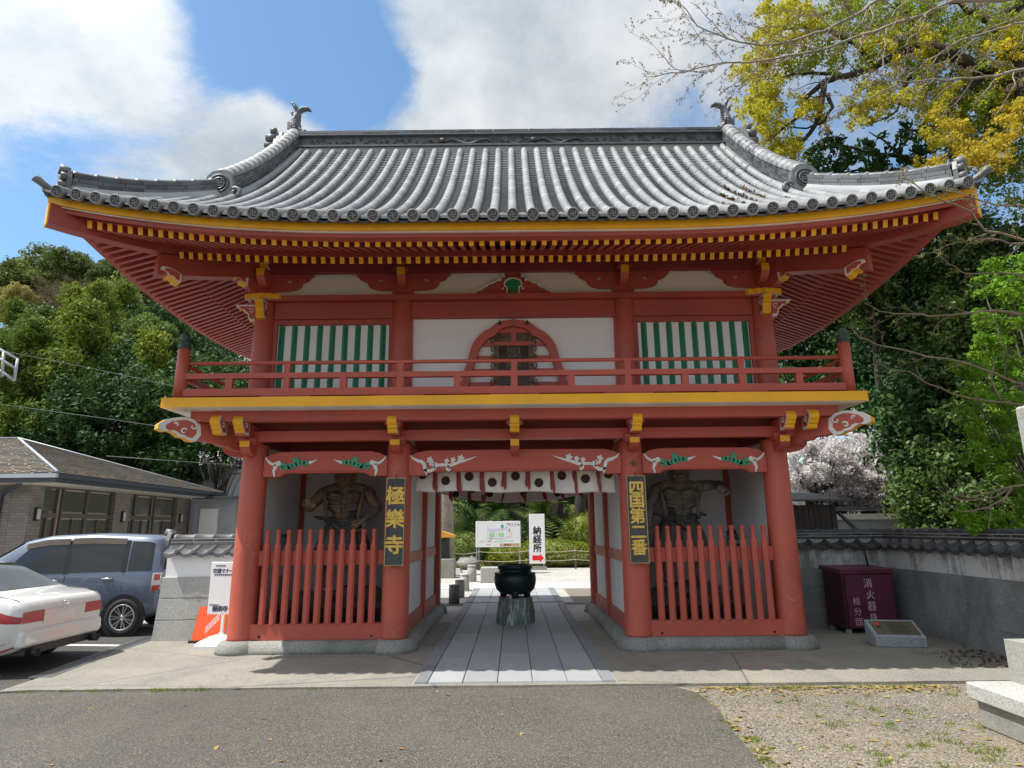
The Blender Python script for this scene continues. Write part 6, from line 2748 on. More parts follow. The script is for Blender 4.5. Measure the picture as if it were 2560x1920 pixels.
for ya, yb in ((16.45, 17.12), (17.27, 18.3), (18.3, 19.42), (20.2, 20.65), (20.65, 21.6), (21.75, 23.05)):
    # upper and lower light in a bronze frame
    f = hp('window', -12.24, -12.16, ya, yb, 1.98, 2.10, 'frame_bronze')
    for z0, z1 in ((.05, 1.98), (2.10, 2.74)):
        hp('pane', -12.232, -12.224, ya + .05, yb - .05, z0 + .05, z1 - .04, 'glass_pale', f)
        hp('frame', -12.24, -12.17, ya, ya + .055, z0, z1, 'frame_bronze', f)
        hp('frame', -12.24, -12.17, yb - .055, yb, z0, z1, 'frame_bronze', f)
    hp('meeting_stile', -12.24, -12.175, (ya + yb) / 2 - .03, (ya + yb) / 2 + .03, .1, 1.95, 'frame_bronze', f)
for y in (16.25, 19.85, 23.3):
    l_ = hp('wall_lamp', -12.08, -12.02, y - .07, y + .07, 1.9, 2.22, 'black_iron')
    hp('shade', -12.02, -12.0, y - .05, y + .05, 1.93, 2.19, 'curtain', l_)
# front wall windows (mostly out of frame)
f = hp('window', -15.5, -13.05, 16.60, 16.69, 2.0, 2.1, 'frame_bronze')
hp('pane', -15.45, -13.08, 16.66, 16.68, .1, 1.98, 'glass_pale', f)
hp('pane', -15.45, -13.08, 16.66, 16.68, 2.12, 2.75, 'glass_pale', f)
mb = MB()
mb.tube([Vector(p) - HL for p in ((-12.0, 15.55, 2.85), (-12.25, 15.7, 2.72), (-12.75, 15.92, 2.62), (-12.8, 15.93, 2.5), (-12.8, 15.93, .1))], .05, 10)
mb.build('downpipe', 'fascia_navy', hall)
EC = [(-11.12, 15.45), (-11.16, 24.55), (-27, 24.5), (-27, 15.3)]
AP = (Vector((-15.8, 20.0, 4.52)), Vector((-15.8, 20.01, 4.52)))
e0, e1 = Vector((-11.12, 15.45, 3.02)), Vector((-11.16, 24.55, 3.02))
a0, a1 = Vector((-15.8, 20.0, 4.53)), Vector((-16.0, 20.6, 4.53))
a1 = Vector((-16.6, 20.0, 4.53))
# hip roof: ridge runs away to the left, east slope is a triangle facing the gate
w0, w1 = Vector((-30, 15.3, 3.02)), Vector((-30, 24.5, 3.02))
aw = Vector((-26, 20.0, 4.53))
rf = MB()
rf.add([p - HL for p in (e0, e1, a0)], [(0, 1, 2)])
rf.add([p - HL for p in (w0, e0, a0, aw)], [(0, 1, 2, 3)])
rf.add([p - HL for p in (e1, w1, aw, a0)], [(0, 1, 2, 3)])
hroof = rf.build('roof', 'slate_roof', hall)
# slates on the two visible slopes, course by course
t = NT('slate')
oi_ = t.geo.outputs['Random Per Island']
c_ = t.ramp(oi_, [(0, (.075, .066, .058)), (.5, (.115, .10, .085)), (1, (.16, .142, .12))])
g_ = t.noise(.9, 5, .65)
c_ = t.mix(t.rng(g_, .49, .66, 0, .75), c_, (.20, .125, .04))
t.col(c_)
t.rough(.8)
M['slate'] = t.m
rs = random.Random(2)
sl = MB()


def slate_slope(A, B, T0, T1, nrow, wid):
    """A-B eave, T0-T1 top edge"""
    nrm = (B - A).cross(T0 - A).normalized()
    if nrm.z < 0:
        nrm = -nrm
    for i in range(nrow):
        t0, t1 = i / nrow, (i + 1.12) / nrow
        l0, r0 = A.lerp(T0, t0), B.lerp(T1, t0)
        l1, r1 = A.lerp(T0, min(1, t1)), B.lerp(T1, min(1, t1))
        n_ = max(1, int((r0 - l0).length / wid))
        of = rs.random() / n_
        for k in range(-1, n_ + 1):
            u0, u1 = max(0, min(1, k / n_ + of)), max(0, min(1, (k + 1) / n_ + of - .004))
            if u1 - u0 < .004:
                continue
            up0, up1 = nrm * .022, nrm * .004
            vs = [l0.lerp(r0, u0) + up0, l0.lerp(r0, u1) + up0, l1.lerp(r1, u1) + up1, l1.lerp(r1, u0) + up1, l0.lerp(r0, u0), l0.lerp(r0, u1)]
            sl.add([v - HL for v in vs], [(0, 1, 2, 3), (4, 5, 1, 0)])


slate_slope(e0, e1, a0, a0 + Vector((0, .01, 0)), 34, .42)
slate_slope(w0, e0, aw, a0, 30, .42)
sl.build('slates', 'slate', hroof, kind='stuff')
mb = MB()
mb.tube([e0 - HL + Vector((0, 0, .03)), a0 - HL + Vector((0, 0, .03))], .035, 6)
mb.tube([e1 - HL + Vector((0, 0, .03)), a0 - HL + Vector((0, 0, .03))], .03, 6)
mb.tube([aw - HL + Vector((0, 0, .03)), a0 - HL + Vector((0, 0, .03))], .035, 6)
mb.build('hip_cap', 'gutter_light', hroof)
hp('fascia', -11.22, -11.10, 15.40, 24.6, 2.80, 2.97, 'fascia_navy')
hp('fascia', -30, -11.222, 15.40, 15.50, 2.80, 2.97, 'fascia_navy')
hp('gutter', -11.10, -11.02, 15.36, 24.6, 2.90, 3.0, 'fascia_navy')
hp('gutter', -30, -11.02, 15.28, 15.36, 2.90, 3.0, 'gutter_light')
hp('soffit', -30, -11.222, 15.50, 24.5, 2.785, 2.80, 'soffit')

# grey house and yard wall farther back
hs = thing('grey_house', 'grey clad house behind the blossoming tree, with one dark window', 'house', (-16, 31, 0))
mb = MB()
mb.box(-5, 3.3, 0, 6, 0, 5.6)
mb.build('wall', 'house_wall', hs)
mb = MB()
mb.prism([(-5.6, 5.55), (3.9, 5.55), (3.9, 5.75), (-.8, 7.4), (-5.6, 5.75)], (0, -.6, 0), (1, 0, 0), (0, 0, 1), (0, 7.2, 0))
mb.build('roof', 'tile_dark', hs)
mb = MB()
mb.box(1.35, 2.7, -.08, .02, 4.55, 5.35)
wo_ = mb.build('window', 'black_iron', hs)
mb = MB()
mb.box(1.45, 2.6, -.10, -.081, 4.65, 5.25)
mb.build('pane', 'glass_dark', wo_)
for z in (3.2, 4.3):
    mb = MB()
    mb.box(-5, 3.3, -.02, -.001, z, z + .05)
    mb.build('cladding_joint', 'post_grey', hs)
sh = thing('yard_shed', 'small white yard building with a pale door and orange end wall', 'building', (-11.6, 23.6, 0))
mb = MB()
mb.box(0, 1.35, 0, 2.5, 0, 2.75)
mb.build('wall', 'house_wall', sh)
mb = MB()
mb.box(.10, .75, -.03, .0, 0, 2.4)
dr = mb.build('door', 'white_plastic', sh)
mb = MB()
mb.box(.58, .64, -.06, -.03, 1.35, 1.45)
mb.build('handle', 'black_iron', dr)
mb = MB()
mb.box(1.36, 2.2, .3, 2.5, 0, 2.7)
mb.build('end_wall', 'orange_wall', sh)
mb = MB()
mb.box(-.1, 2.3, -.3, 2.6, 2.75, 2.85)
mb.build('roof', 'tile_dark', sh)

# white tubular frame and overhead wires
fr = thing('steel_frame', 'white tubular steel frame sticking in beside the hillside trees', 'frame', (-11.4, 14, 0))
q = [at(0, 755, 14), at(38, 775, 14), at(31, 822, 14), at(0, 800, 14), at(0, 775, 14), at(36, 797, 14)]
fr.location = (q[1].x, 14, q[1].z - .6)
o_ = Vector(fr.location)
mb = MB()
for pts in ((q[0] + Vector((-1.2, 0, .6)), q[0], q[1]), (q[1], q[2]), (q[2], q[3], q[3] + Vector((-1.2, 0, .45))), (q[5], q[4], q[4] + Vector((-1.2, 0, .5))), (q[1] + Vector((-.35, .0, .18)), q[2] + Vector((-.3, 0, .1)))):
    mb.tube([p - o_ for p in pts], .028, 8)
mb.build('tubes', 'gutter_light', fr)
for nm, pts in (('highest wire running past the balcony post', ((-60, 742), (0, 757), (180, 792), (365, 832), (560, 868))), ('middle wire crossing in front of the dark trees', ((-60, 866), (0, 873), (220, 903), (480, 941), (600, 955))), ('lowest wire above the slate roof', ((230, 985), (380, 996), (470, 1002), (600, 1010)))):
    mb = MB()
    P = [at(x, y, 24 + i) for i, (x, y) in enumerate(pts)]
    mb.tube(P, .010, 5)
    mb.build('overhead_wire', 'wire', None, label='thin overhead power line, the ' + nm, cat='wire', group='overhead wires by the hillside')

# ================================================================== RIGHT SIDE
fb_ = thing('fire_box', 'maroon steel fire-equipment box with painted characters against the tiled wall', 'box', (4.95, 9.96, .014), R(5))
mb = MB()
mb.box(0, .82, 0, .50, .07, .90)
bevel(mb.build('cabinet', 'maroon_dark', fb_), .006)
mb = MB()
mb.prism([(-.02, .86), (-.02, .92), (.56, .955), (.56, .90)], (-.015, 0, 0), (0, 1, 0), (0, 0, 1), (.85, 0, 0))
mb.build('lid', 'maroon', fb_)
mb = MB()
mb.box(.05, .80, -.018, -.002, .085, .835)
dr = bevel(mb.build('door', 'maroon', fb_), .005)
mb = MB()
for ch, x, z, s in (('消', .33, .665, .145), ('火', .35, .50, .145), ('器', .35, .335, .145), ('具', .35, .165, .145), ('桧', .13, .42, .12), ('分', .13, .27, .12), ('団', .13, .125, .12)):
    mb.text(ch, (x, -.0185, z), (1, 0, 0), (0, 0, 1), s, .0015)
mb.build('lettering', 'chalk_paint', dr)
for x in (.05, .77):
    for y in (.05, .45):
        mb = MB()
        mb.box(x - .03, x + .03, y - .03, y + .03, 0, .07)
        mb.build('leg', 'old_concrete', fb_)
ir = MB()
ir.tube([(0, 0, 0), (-.02, 0, .15), (-.03, 0, .27)], .016, 8)
ir.tube([(-.31, 0, .36), (-.20, 0, .30), (-.10, 0, .275), (.0, 0, .27), (.24, 0, .265)], [.008, .014, .016, .016, .014], 8)
ir.build('iron_handle', 'black_iron', None, label='bent black iron lever standing on top of the maroon box', cat='lever', loc=(5.62, 10.40, .945), rot=(0, 0, R(10)))

pq = thing('granite_tablet', 'low slanted granite tablet with a bronze plate beside the maroon box', 'tablet', (4.80, 8.93, .014), R(-9))
mb = MB()
mb.prism([(0, 0), (0, .13), (.36, .30), (.36, 0)], (0, 0, 0), (0, 1, 0), (0, 0, 1), (.63, 0, 0))
bevel(mb.build('block', 'granite_fine', pq), .008)
mb = MB()
a_ = math.atan2(.17, .36)
m_ = Matrix.Translation((.315, .18, .218)) @ Matrix.Rotation(a_, 4, 'X')
mb.boxm(m_, .54, .30, .008)
pl_ = mb.build('plate', 'plate_bronze', pq)
mb = MB()
mm = m_ @ Matrix.Translation((-.19, .085, .0045))
mb.lathe((0, 0, 0), [(.035, 0), (.035, .001), (0, .0012)], 18, 0, False)
mb.box(-.025, .025, -.10, -.05, 0, .001, 1)
for i in range(9):
    mb.box(.12, .12 + .26 * (1 - .1 * (i % 3)), .02 - .028 * i, .028 - .028 * i, 0, .0008, 1)
mb.v = [tuple(mm @ Vector(v)) for v in mb.v]
mb.build('engraving', ['sign_red', 'ink'], pl_, kind='stuff')

mo = thing('stone_monument', 'tall granite monument pillar on a block and a stepped slab', 'monument', (5.0, 5.5, -.016))
mb = MB()
mb.box(-1.20, 1.6, -2.3, .15, 0, .20)
bevel(mb.build('footing', 'old_stone', mo), .012)
mb = MB()
mb.box(-1.24, 1.7, -2.4, .20, .202, .33)
bevel(mb.build('step_slab', 'granite', mo), .012)
mb = MB()
x0, y0 = -.80, .10
mb.grid([[(-.86 + i, .19 - i, z), (1.0 - i, .19 - i, z), (1.0 - i, -1.4 + i, z), (-.86 + i, -1.4 + i, z), (-.86 + i, .19 - i, z)] for i, z in ((.0, .332), (.0, .66))], smooth=False, flip=True)
mb.add([(-.86, .19, .66), (1.0, .19, .66), (1.0, -1.4, .66), (-.86, -1.4, .66)], [(3, 2, 1, 0)])
bevel(mb.build('block', 'granite_pale', mo), .015)
mb = MB()
mb.box(-.43, .75, -.95, .16, .66, 2.64)
bevel(mb.build('pillar', 'granite_pale', mo), .02)

mb = MB()
for k in range(5):
    a = math.pi / 2 + k * 2 * math.pi / 5
    mb.tube([(0, 0, 0), (.035 * math.cos(a), -.006, .035 * math.sin(a)), (.06 * math.cos(a + .15), 0, .06 * math.sin(a + .15))], [.012, .008, .003], 6)
mb.build('star_charm', 'carved_frame', None, label='small brown star-shaped charm fixed above the five-character board', cat='charm', loc=(1.70, 8.862, 2.47))

# ---- beyond the wall
sd = thing('plank_shed', 'dark plank shed with sheet roof behind the tiled wall', 'shed', (6.1, 14, 0))
mb = MB()
mb.box(-.4, .93, .02, 1.6, 0, 2.0)
mb.build('frame', 'old_board', sd)
r = random.Random(1)
for i in range(11):
    mb = MB()
    x = -.4 + i * .121
    mb.box(x, x + .112, -.012 + r.uniform(0, .012), .016, .0, 2.03 + r.uniform(-.01, .01))
    mb.build('plank', 'old_board', sd)
mb = MB()
mb.prism([(-.15, 2.10), (1.7, 2.35), (1.7, 2.40), (-.15, 2.14)], (-.6, 0, 0), (0, 1, 0), (0, 0, 1), (1.7, 0, 0))
mb.build('roof', 'tile_dark', sd)
mb = MB()
mb.beam((.95, -.05, 1.85), (1.42, -.05, 1.35), .10, .05)
mb.build('prop', 'plaque_wood', sd)
rw = thing('yard_wall', 'plain grey block wall with a dark coping behind the shed', 'wall', (8.0, 16, 0))
mb = MB()
mb.box(-1.2, 8.5, 0, .15, 0, 1.72)
mb.build('blocks', 'house_wall', rw)
mb = MB()
mb.box(-1.3, 8.6, -.06, .22, 1.72, 1.86)
mb.build('coping', 'old_concrete', rw)
mb = MB()
mb.box(-1.3, 1.6, .4, 1.4, 1.95, 2.05)
mb.build('lean_to_roof', 'tile_black', rw)
gb = thing('green_roofed_hall', 'distant hall with pale green copper roof behind the cherry blossom', 'building', (12.5, 34, 0))
mb = MB()
mb.box(-5, 5, 0, 7, 0, 4.2)
mb.build('wall', 'house_beige', gb)
mb = MB()
mb.add([(-6, -1, 4.1), (6, -1, 4.1), (6, 8, 4.1), (-6, 8, 4.1), (-2.5, 3.5, 7.2), (2.5, 3.5, 7.2)], [(0, 1, 5, 4), (1, 2, 5), (2, 3, 4, 5), (3, 0, 4), (3, 2, 1, 0)])
mb.build('roof', 'roof_verdigris', gb)
for i in range(20):
    mb = MB()
    u = -5.7 + i * .6
    top = max(-2.5, min(2.5, u))
    mb.beam((u, -1.0, 4.14), (top, 3.5 if abs(u) < 2.5 else 3.5 - abs(abs(u) - 2.5) * 1.28 * 1.0, 7.22 if abs(u) < 2.5 else 7.22 - (abs(u) - 2.5) * .886), .07, .05) if abs(u) < 2.6 else mb.beam((u, -1.0, 4.14), (u, -1 + 4.5 * (6 - abs(u)) / 3.5, 4.14 + 3.1 * (6 - abs(u)) / 3.5), .07, .05)
    mb.build('roof_seam', 'roof_verdigris', gb)

# ================================================================== GARDEN BEHIND THE GATE
Z7 = lambda x, y, Y: at((1000 + x * .37383) * .86406, (1100 + y * .37383) * .86406, Y)
rng = np.random.default_rng(12)
bm = MB()
bm.lathe((0, 0, 0), [(.118, 0), (.118, .34), (.106, .352), (.106, .366), (.118, .372), (.118, .40), (.108, .41), (0, .41)], 22)
bmesh_ = {}
for (y, mat, sc, lb) in ((14.35, 'granite_dark', 1.0, 'granite bollard in shade-darkened tone right behind the drain grate'), (15.75, 'granite_pale', 1.0, 'pale granite bollard second behind the drain grate'), (17.35, 'granite', 1.05, 'granite bollard third behind the drain grate'), (20.3, 'granite_pale', 1.2, 'pale granite bollard nearest the clipped shrubs')):  # first bollard: the shade it stands in is put into its stone colour
    if mat not in bmesh_:
        bmesh_[mat] = bm.mesh('bollard', mat)
    obj('bollard', bmesh_[mat], None, lb, 'bollard', 'granite bollards beside the path', loc=(-1.30, y, 0), scale=(sc, sc, sc))
mb = MB()
mb.box(-.45, .75, -.28, .28, 0, .44)
bevel(mb.build('stone_bench', 'granite_pale', None, label='pale square stone bench block beside the path', cat='bench', loc=(-.55, 19.9, .01)), .015)

bd = thing('map_board', 'white temple map board on two steel posts among clipped shrubs', 'sign', (-.62, 26, 0))
mb = MB()
mb.box(-.90, .90, -.025, .025, .86, 1.87)
bevel(mb.build('panel', 'sign_white', bd), .006)
for s in (-1, 1):
    mb = MB()
    mb.box(s * .86 - .025, s * .86 + .025, .026, .07, 0, 1.85)
    mb.build('post', 'steel', bd)
mb = MB()
mb.box(.06, .84, -.030, -.026, .90, 1.0, 0)
mb.build('title_strip', 'map_tan', bd)
mb = MB()
for i, ch in enumerate('極楽寺'):
    mb.text(ch, (.24 + i * .1, -.0305, .915), (1, 0, 0), (0, 0, 1), .085, .001, 0, .02)
mb.build('title', 'ink', bd)
for nm, mat, rects in (('map_paths', 'map_lilac', ((-.42, -.40, 1.2, 1.7), (-.42, .35, 1.55, 1.58), (-.42, .12, 1.50, 1.52), (-.08, -.06, 1.2, 1.5), (.34, .36, 1.2, 1.72), (-.42, .36, 1.2, 1.225), (.38, .85, 1.69, 1.71))),
                       ('map_gardens', 'map_green', ((-.36, -.14, 1.25, 1.40), (.0, .24, 1.26, 1.42))),
                       ('map_pond', 'map_blue', ((-.36, -.12, 1.45, 1.48), (-.10, -.03, 1.14, 1.18))),
                       ('map_labels', 'map_pink', ((-.75, -.55, 1.08, 1.10), (-.33, -.22, 1.15, 1.19), (.02, .2, 1.15, 1.17), (-.48, -.3, .96, .99), (.45, .56, 1.42, 1.44), (.45, .58, 1.33, 1.35), (.45, .56, 1.24, 1.26), (.3, .42, 1.76, 1.78), (.55, .62, 1.78, 1.8), (.68, .76, 1.78, 1.8))),
                       ('map_buildings', 'ink', ((.38, .52, 1.74, 1.77), (.58, .62, 1.73, 1.75), (.68, .72, 1.73, 1.75), (.78, .85, 1.71, 1.75), (.30, .34, 1.62, 1.64), (.44, .48, 1.55, 1.57), (.42, .48, 1.48, 1.52), (.38, .42, 1.24, 1.26), (-.42, -.28, 1.08, 1.10)))):
    mb = MB()
    for x0, x1, z0, z1 in rects:
        mb.box(x0, x1, -.0285, -.0255, z0, z1)
    mb.build(nm, mat, bd, kind='stuff')
mb = MB()
mb.sphere((.17, -.024, 1.67), (.07, .006, .09), 12, 8, 0)
mb.box(.16, .185, -.03, -.0255, 1.52, 1.6, 1)
for i in range(15):
    mb.sphere((-.14 + i * .055, -.025, 1.07 + (.03 if i > 6 else 0)), (.018, .005, .025), 8, 6, 0)
mb.build('map_trees', ['map_tree', 'map_tan'], bd, kind='stuff')

sg = thing('direction_sign', 'tall white direction sign with black characters and red arrow', 'sign', (.92, 25.4, .0))
mb = MB()
mb.box(-.36, .36, -.03, .2, .0, .13)
mb.build('footing', 'old_concrete', sg)
for s in (-1, 1):
    mb = MB()
    mb.box(s * .25 - .025, s * .25 + .025, .02, .06, .13, 2.0)
    mb.build('post', 'steel', sg)
mb = MB()
mb.box(-.305, .305, -.02, .018, .24, 2.13)
bevel(mb.build('panel', 'sign_white', sg), .006)
for i, ch in enumerate('納経所'):
    mb = MB()
    mb.text(ch, (-.16, -.0205, 1.37 - i * .335), (1, 0, 0), (0, 0, 1), .335, .002, 0, .035)
    mb.build('character', 'ink', sg)
mb = MB()
mb.prism([(-.20, .36), (.10, .36), (.10, .29), (.26, .45), (.10, .62), (.10, .55), (-.20, .55)], (0, -.0205, 0), (1, 0, 0), (0, 0, 1), (0, -.002, 0))
mb.build('arrow', 'sign_red', sg)

rp_ = thing('rope_fence', 'low rope fence on thin grey posts in front of the clipped shrubs', 'fence', (0, 25.6, 0))
posts = [Z7(355, 875, 24.2), Z7(530, 850, 25.6), Z7(862, 850, 25.9), Z7(1175, 855, 25.9), Z7(1420, 850, 26.2)]
for i, p in enumerate(posts):
    p.z = 0
    mb = MB()
    mb.tube([p - Vector((0, 25.6, 0)), p - Vector((0, 25.6, 0)) + Vector((0, 0, .80))], .035, 10)
    mb.lathe(p - Vector((0, 25.6, 0)) + Vector((0, 0, .80)), [(.04, 0), (.04, .03), (0, .05)], 10)
    mb.build('post', 'post_grey' if i else 'steel', rp_)
for h in (.36, .70):
    mb = MB()
    for a, b in zip(posts, posts[1:]):
        mb.tube([a.lerp(b, t) - Vector((0, 25.6, 0)) + Vector((0, -.04, h - .05 * math.sin(PI * t))) for t in np.linspace(0, 1, 7)], .012, 6, caps=False)
    mb.build('rope', 'rope', rp_)
mb = MB()
mb.grid([[(-a, -a, z), (a, -a, z), (a, a, z), (-a, a, z), (-a, -a, z)] for a, z in ((.35, 0), (.25, .16))], smooth=False)
mb.add([(-.25, -.25, .16), (.25, -.25, .16), (.25, .25, .16), (-.25, .25, .16)], [(0, 1, 2, 3)])
p = posts[0]
mb.build('post_footing', 'granite_pale', rp_, loc=(p.x, p.y - 25.6, 0))

# clipped azalea mounds: dense leaf shells over a solid core
def mound(label, c, r, mat, n, leaf, group='clipped shrubs of the garden', lumps=4, seed=1):
    g = np.random.default_rng(seed)
    t_ = thing('clipped_shrub', label, 'shrub', (c[0], c[1], 0), 0, group)
    ell = [(np.zeros(3), np.array(r))]
    for i in range(lumps):
        a = g.uniform(0, 2 * PI)
        ell.append((np.array([math.cos(a) * r[0] * .42, math.sin(a) * r[1] * .42, g.uniform(-.1, .15) * r[2]]), np.array(r) * g.uniform(.58, .72)))
    core = MB()
    parts = []
    for off, rr in ell:
        core.sphere(tuple(off + np.array([0, 0, c[2]])), tuple(rr * .93), 14, 10)
        m = int(n * rr[0] * rr[2] / (r[0] * r[2]) / 2)
        d = g.normal(size=(m, 3))
        d /= np.linalg.norm(d, axis=1)[:, None]
        C = off + np.array([0, 0, c[2]]) + d * rr * (1 + .03 * g.normal(size=(m, 1)))
        C = C[C[:, 2] > .02]
        parts.append(leaf_quads(C, .02, 2, leaf, g, .2, .55, 1, .3))
    V, F = merge_quads(parts)
    np_obj('foliage', V, F, mat, t_, kind='stuff')
    core.build('inner_foliage', 'hedge_core', t_)
    return t_


def z7c(x, y, Y):
    v = Z7(x, y, Y)
    return v.x, v.y, max(.05, v.z)


mound('broad yellow-green clipped mound behind the direction sign', z7c(1000, 790, 27.8), (1.75, 1.1, .80), 'azalea', 5200, .095, seed=1)
mound('low yellow-green clipped mound under the map board', z7c(690, 800, 27.2), (1.15, .9, .60), 'azalea', 3600, .095, seed=2)
mound('rounded mid-green bush beside the map board post', z7c(435, 745, 27.0), (.98, .9, .78), 'leaf_mid', 3800, .095, seed=3)
mound('tall smooth green dome next to the grey boulder', z7c(1230, 650, 30), (1.15, 1.0, 1.05), 'azalea', 4200, .095, seed=4)
mound('small green cushion before the boulder', z7c(1180, 735, 28.6), (.75, .6, .35), 'azalea', 1800, .095, seed=5)
mound('reddish brown low hedge along the rope fence, left stretch', z7c(440, 850, 26.3), (1.3, .4, .26), 'azalea_dark', 3000, .065, lumps=3, seed=6)
mound('reddish brown low hedge along the rope fence, middle stretch', z7c(760, 830, 26.8), (1.7, .4, .28), 'azalea_dark', 3600, .065, lumps=3, seed=7)
mound('reddish brown low hedge along the rope fence, by the direction sign', z7c(1130, 800, 26.9), (1.5, .4, .28), 'azalea_dark', 3200, .065, lumps=3, seed=8)
mound('leafy green bush behind the old grey trunk', z7c(350, 600, 29), (1.2, .9, 1.4), 'leaf_dark', 3800, .10, seed=9)
mound('low hedge of small green leaves at the far wall', z7c(1080, 560, 33), (2.0, .7, 1.1), 'leaf_dark', 3600, .10, seed=10)


def boulder(label, c, r, seed, mat='rock'):
    g = random.Random(seed)
    mb = MB()
    mb.sphere((0, 0, r[2] * .7), r, 18, 12)
    vv = []
    for v in mb.v:
        v = Vector(v)
        n_ = mnoise.fractal(v * 1.6 + Vector((seed, 0, 0)), 1, 2, 4)
        vv.append(tuple(v * (1 + .28 * n_)))
    mb.v = vv
    mb.build('boulder', mat, None, label=label, cat='rock', group='garden boulders', loc=(c[0], c[1], 0))


boulder('upright dark garden rock between the trees', Z7(1120, 690, 30), (.42, .35, .80), 1)
boulder('grey rounded boulder below the smooth green dome', Z7(1265, 730, 29.3), (.75, .5, .48), 2)
boulder('flat grey boulder at the end of the broad mound', Z7(1115, 755, 27.6), (.8, .5, .42), 3)
boulder('small pale jagged rock behind the rope fence', Z7(460, 795, 26.2), (.5, .35, .32), 4)
boulder('mossy rock half hidden behind the direction sign', Z7(1015, 665, 29), (.5, .4, .45), 5)

# cycad: stout trunk and arching feathery fronds
def cycad(label, base, h, n, L, seed):
    g = random.Random(seed)
    t_ = thing('cycad_palm', label, 'palm', base)
    mb = MB()
    mb.tube([(0, 0, 0), (.03, 0, h * .5), (0, 0, h)], [.30, .26, .28], 14)
    for i in range(60):
        a, z = g.uniform(0, 2 * PI), g.uniform(.1, h)
        mb.sphere((math.cos(a) * .27, math.sin(a) * .27, z), (.06, .06, .05), 6, 4)
    mb.build('trunk', 'bark_dark', t_)
    V, F = [], []
    for i in range(n):
        a = g.uniform(0, 2 * PI)
        el = g.uniform(-.1, 1.25)
        ll = L * g.uniform(.8, 1.1)
        d = Vector((math.cos(a), math.sin(a), 0))
        s = Vector((-d.y, d.x, 0))
        pts = []
        for k in range(15):
            t = k / 14
            pts.append(Vector((0, 0, h)) + d * (ll * math.cos(el) * t + .1) + Vector((0, 0, ll * math.sin(el) * t - ll * .62 * t * t * (1.1 - .5 * math.sin(el)))))
        for k in range(1, 15):
            tg = (pts[k] - pts[k - 1]).normalized()
            for u in (0, ):
                p = pts[k - 1].lerp(pts[k], u)
                wl = ll * .20 * math.sin(PI * min(1, (k + u) / 15 * .9 + .08)) + .04
                for q in (-1, 1):
                    tip = p + s * q * wl + tg * wl * .45 + Vector((0, 0, .04 - .06 * wl))
                    o = len(V)
                    V += [p - tg * .045, p + tg * .045, tip]
                    F.append((o, o + 1, o + 2))
    np_obj('fronds', np.array([tuple(v) for v in V]), np.array(F), 'leaf_cycad', t_, kind='stuff')


cycad('large cycad palm with arching fronds behind the map board', (-.75, 30.2, 0), 2.35, 60, 2.2, 1)
cycad('second cycad palm with dark stout trunk behind the direction sign', (1.35, 31.0, 0), 2.15, 54, 2.3, 2)
cycad('small cycad palm behind the old grey trunk', (-2.9, 31.6, 0), 1.7, 40, 1.7, 3)


def bare_trunk(label, base, pts, rads, mat, cat='tree', name='tree_trunk'):
    mb = MB()
    mb.tube([Vector(p) for p in pts], rads, 14)
    o = mb.build(name, mat, None, label=label, cat=cat, loc=base)
    return o


bare_trunk('thick old grey tree trunk just behind the left passage wall', (Z7(292, 600, 23).x, 23, 0), [(0, 0, 0), (.02, 0, 1.2), (-.02, 0, 3.0), (0, 0, 7)], [.42, .35, .33, .30], 'bark_pale')
bare_trunk('dark straight pine trunk behind the direction sign', (Z7(1052, 600, 31).x, 31, 0), [(0, 0, 0), (-.02, 0, 2), (.02, 0, 4), (0, 0, 8)], [.40, .34, .32, .28], 'bark_dark')
bare_trunk('slender leaning grey trunk left of the pine trunk', (Z7(985, 640, 30.5).x, 30.5, 0), [(0, 0, 0), (.2, 0, 1.6), (.5, 0, 3.4), (.9, 0, 6)], [.22, .18, .16, .12], 'bark')
bare_trunk('leaning dark trunk right of the pine trunk', (Z7(1160, 620, 32).x, 32, 0), [(0, 0, 0), (.25, 0, 1.8), (.5, 0, 3.6), (.8, 0, 7)], [.34, .28, .26, .22], 'bark_dark')
bare_trunk('dark trunk beside the right passage wall', (Z7(1205, 560, 34).x, 34, 0), [(0, 0, 0), (.0, 0, 2), (.1, 0, 4), (.1, 0, 8)], [.5, .42, .40, .36], 'bark_dark')
sl_ = thing('lantern_box', 'small dark lantern box with orange roof by the old trunk', 'lantern', (Z7(285, 830, 22).x, 22, 0))
mb = MB()
mb.box(-.42, .42, -.3, .3, 0, .62)
bevel(mb.build('stone_base', 'old_stone', sl_), .02)
mb = MB()
mb.box(-.22, .22, -.18, .18, .62, 1.30)
mb.build('box', 'old_board', sl_)
mb = MB()
mb.prism([(-.42, 1.31), (.42, 1.31), (.40, 1.38), (0, 1.52), (-.40, 1.38)], (0, -.32, 0), (1, 0, 0), (0, 0, 1), (0, .64, 0))
mb.build('roof', 'orange_wall', sl_)
mb = MB()
mb.box(-.14, .14, -.19, -.181, .72, 1.2)
mb.build('pane', 'glass_tint', sl_)
fh = thing('temple_lodge', 'beige lodge wall with dark eave seen between the garden trees', 'building', (0, 38, 0))
mb = MB()
mb.box(-9, 9, 0, 4, 0, 4.2)
mb.build('wall', 'house_beige', fh)
mb = MB()
mb.prism([(-1.2, 4.1), (-1.2, 4.3), (2, 5.6), (5, 4.3), (5, 4.1)], (-10, 0, 0), (0, 1, 0), (0, 0, 1), (20, 0, 0))
mb.build('roof', 'tile_black', fh)
for x in (-6, -3, 4, 7):
    mb = MB()
    mb.box(x - .8, x + .8, -.05, -.001, .9, 2.6)
    w_ = mb.build('window', 'frame_bronze', fh)
    mb = MB()
    mb.box(x - .7, x + .7, -.07, -.051, 1.0, 2.5)
    mb.build('pane', 'glass_pale', w_)

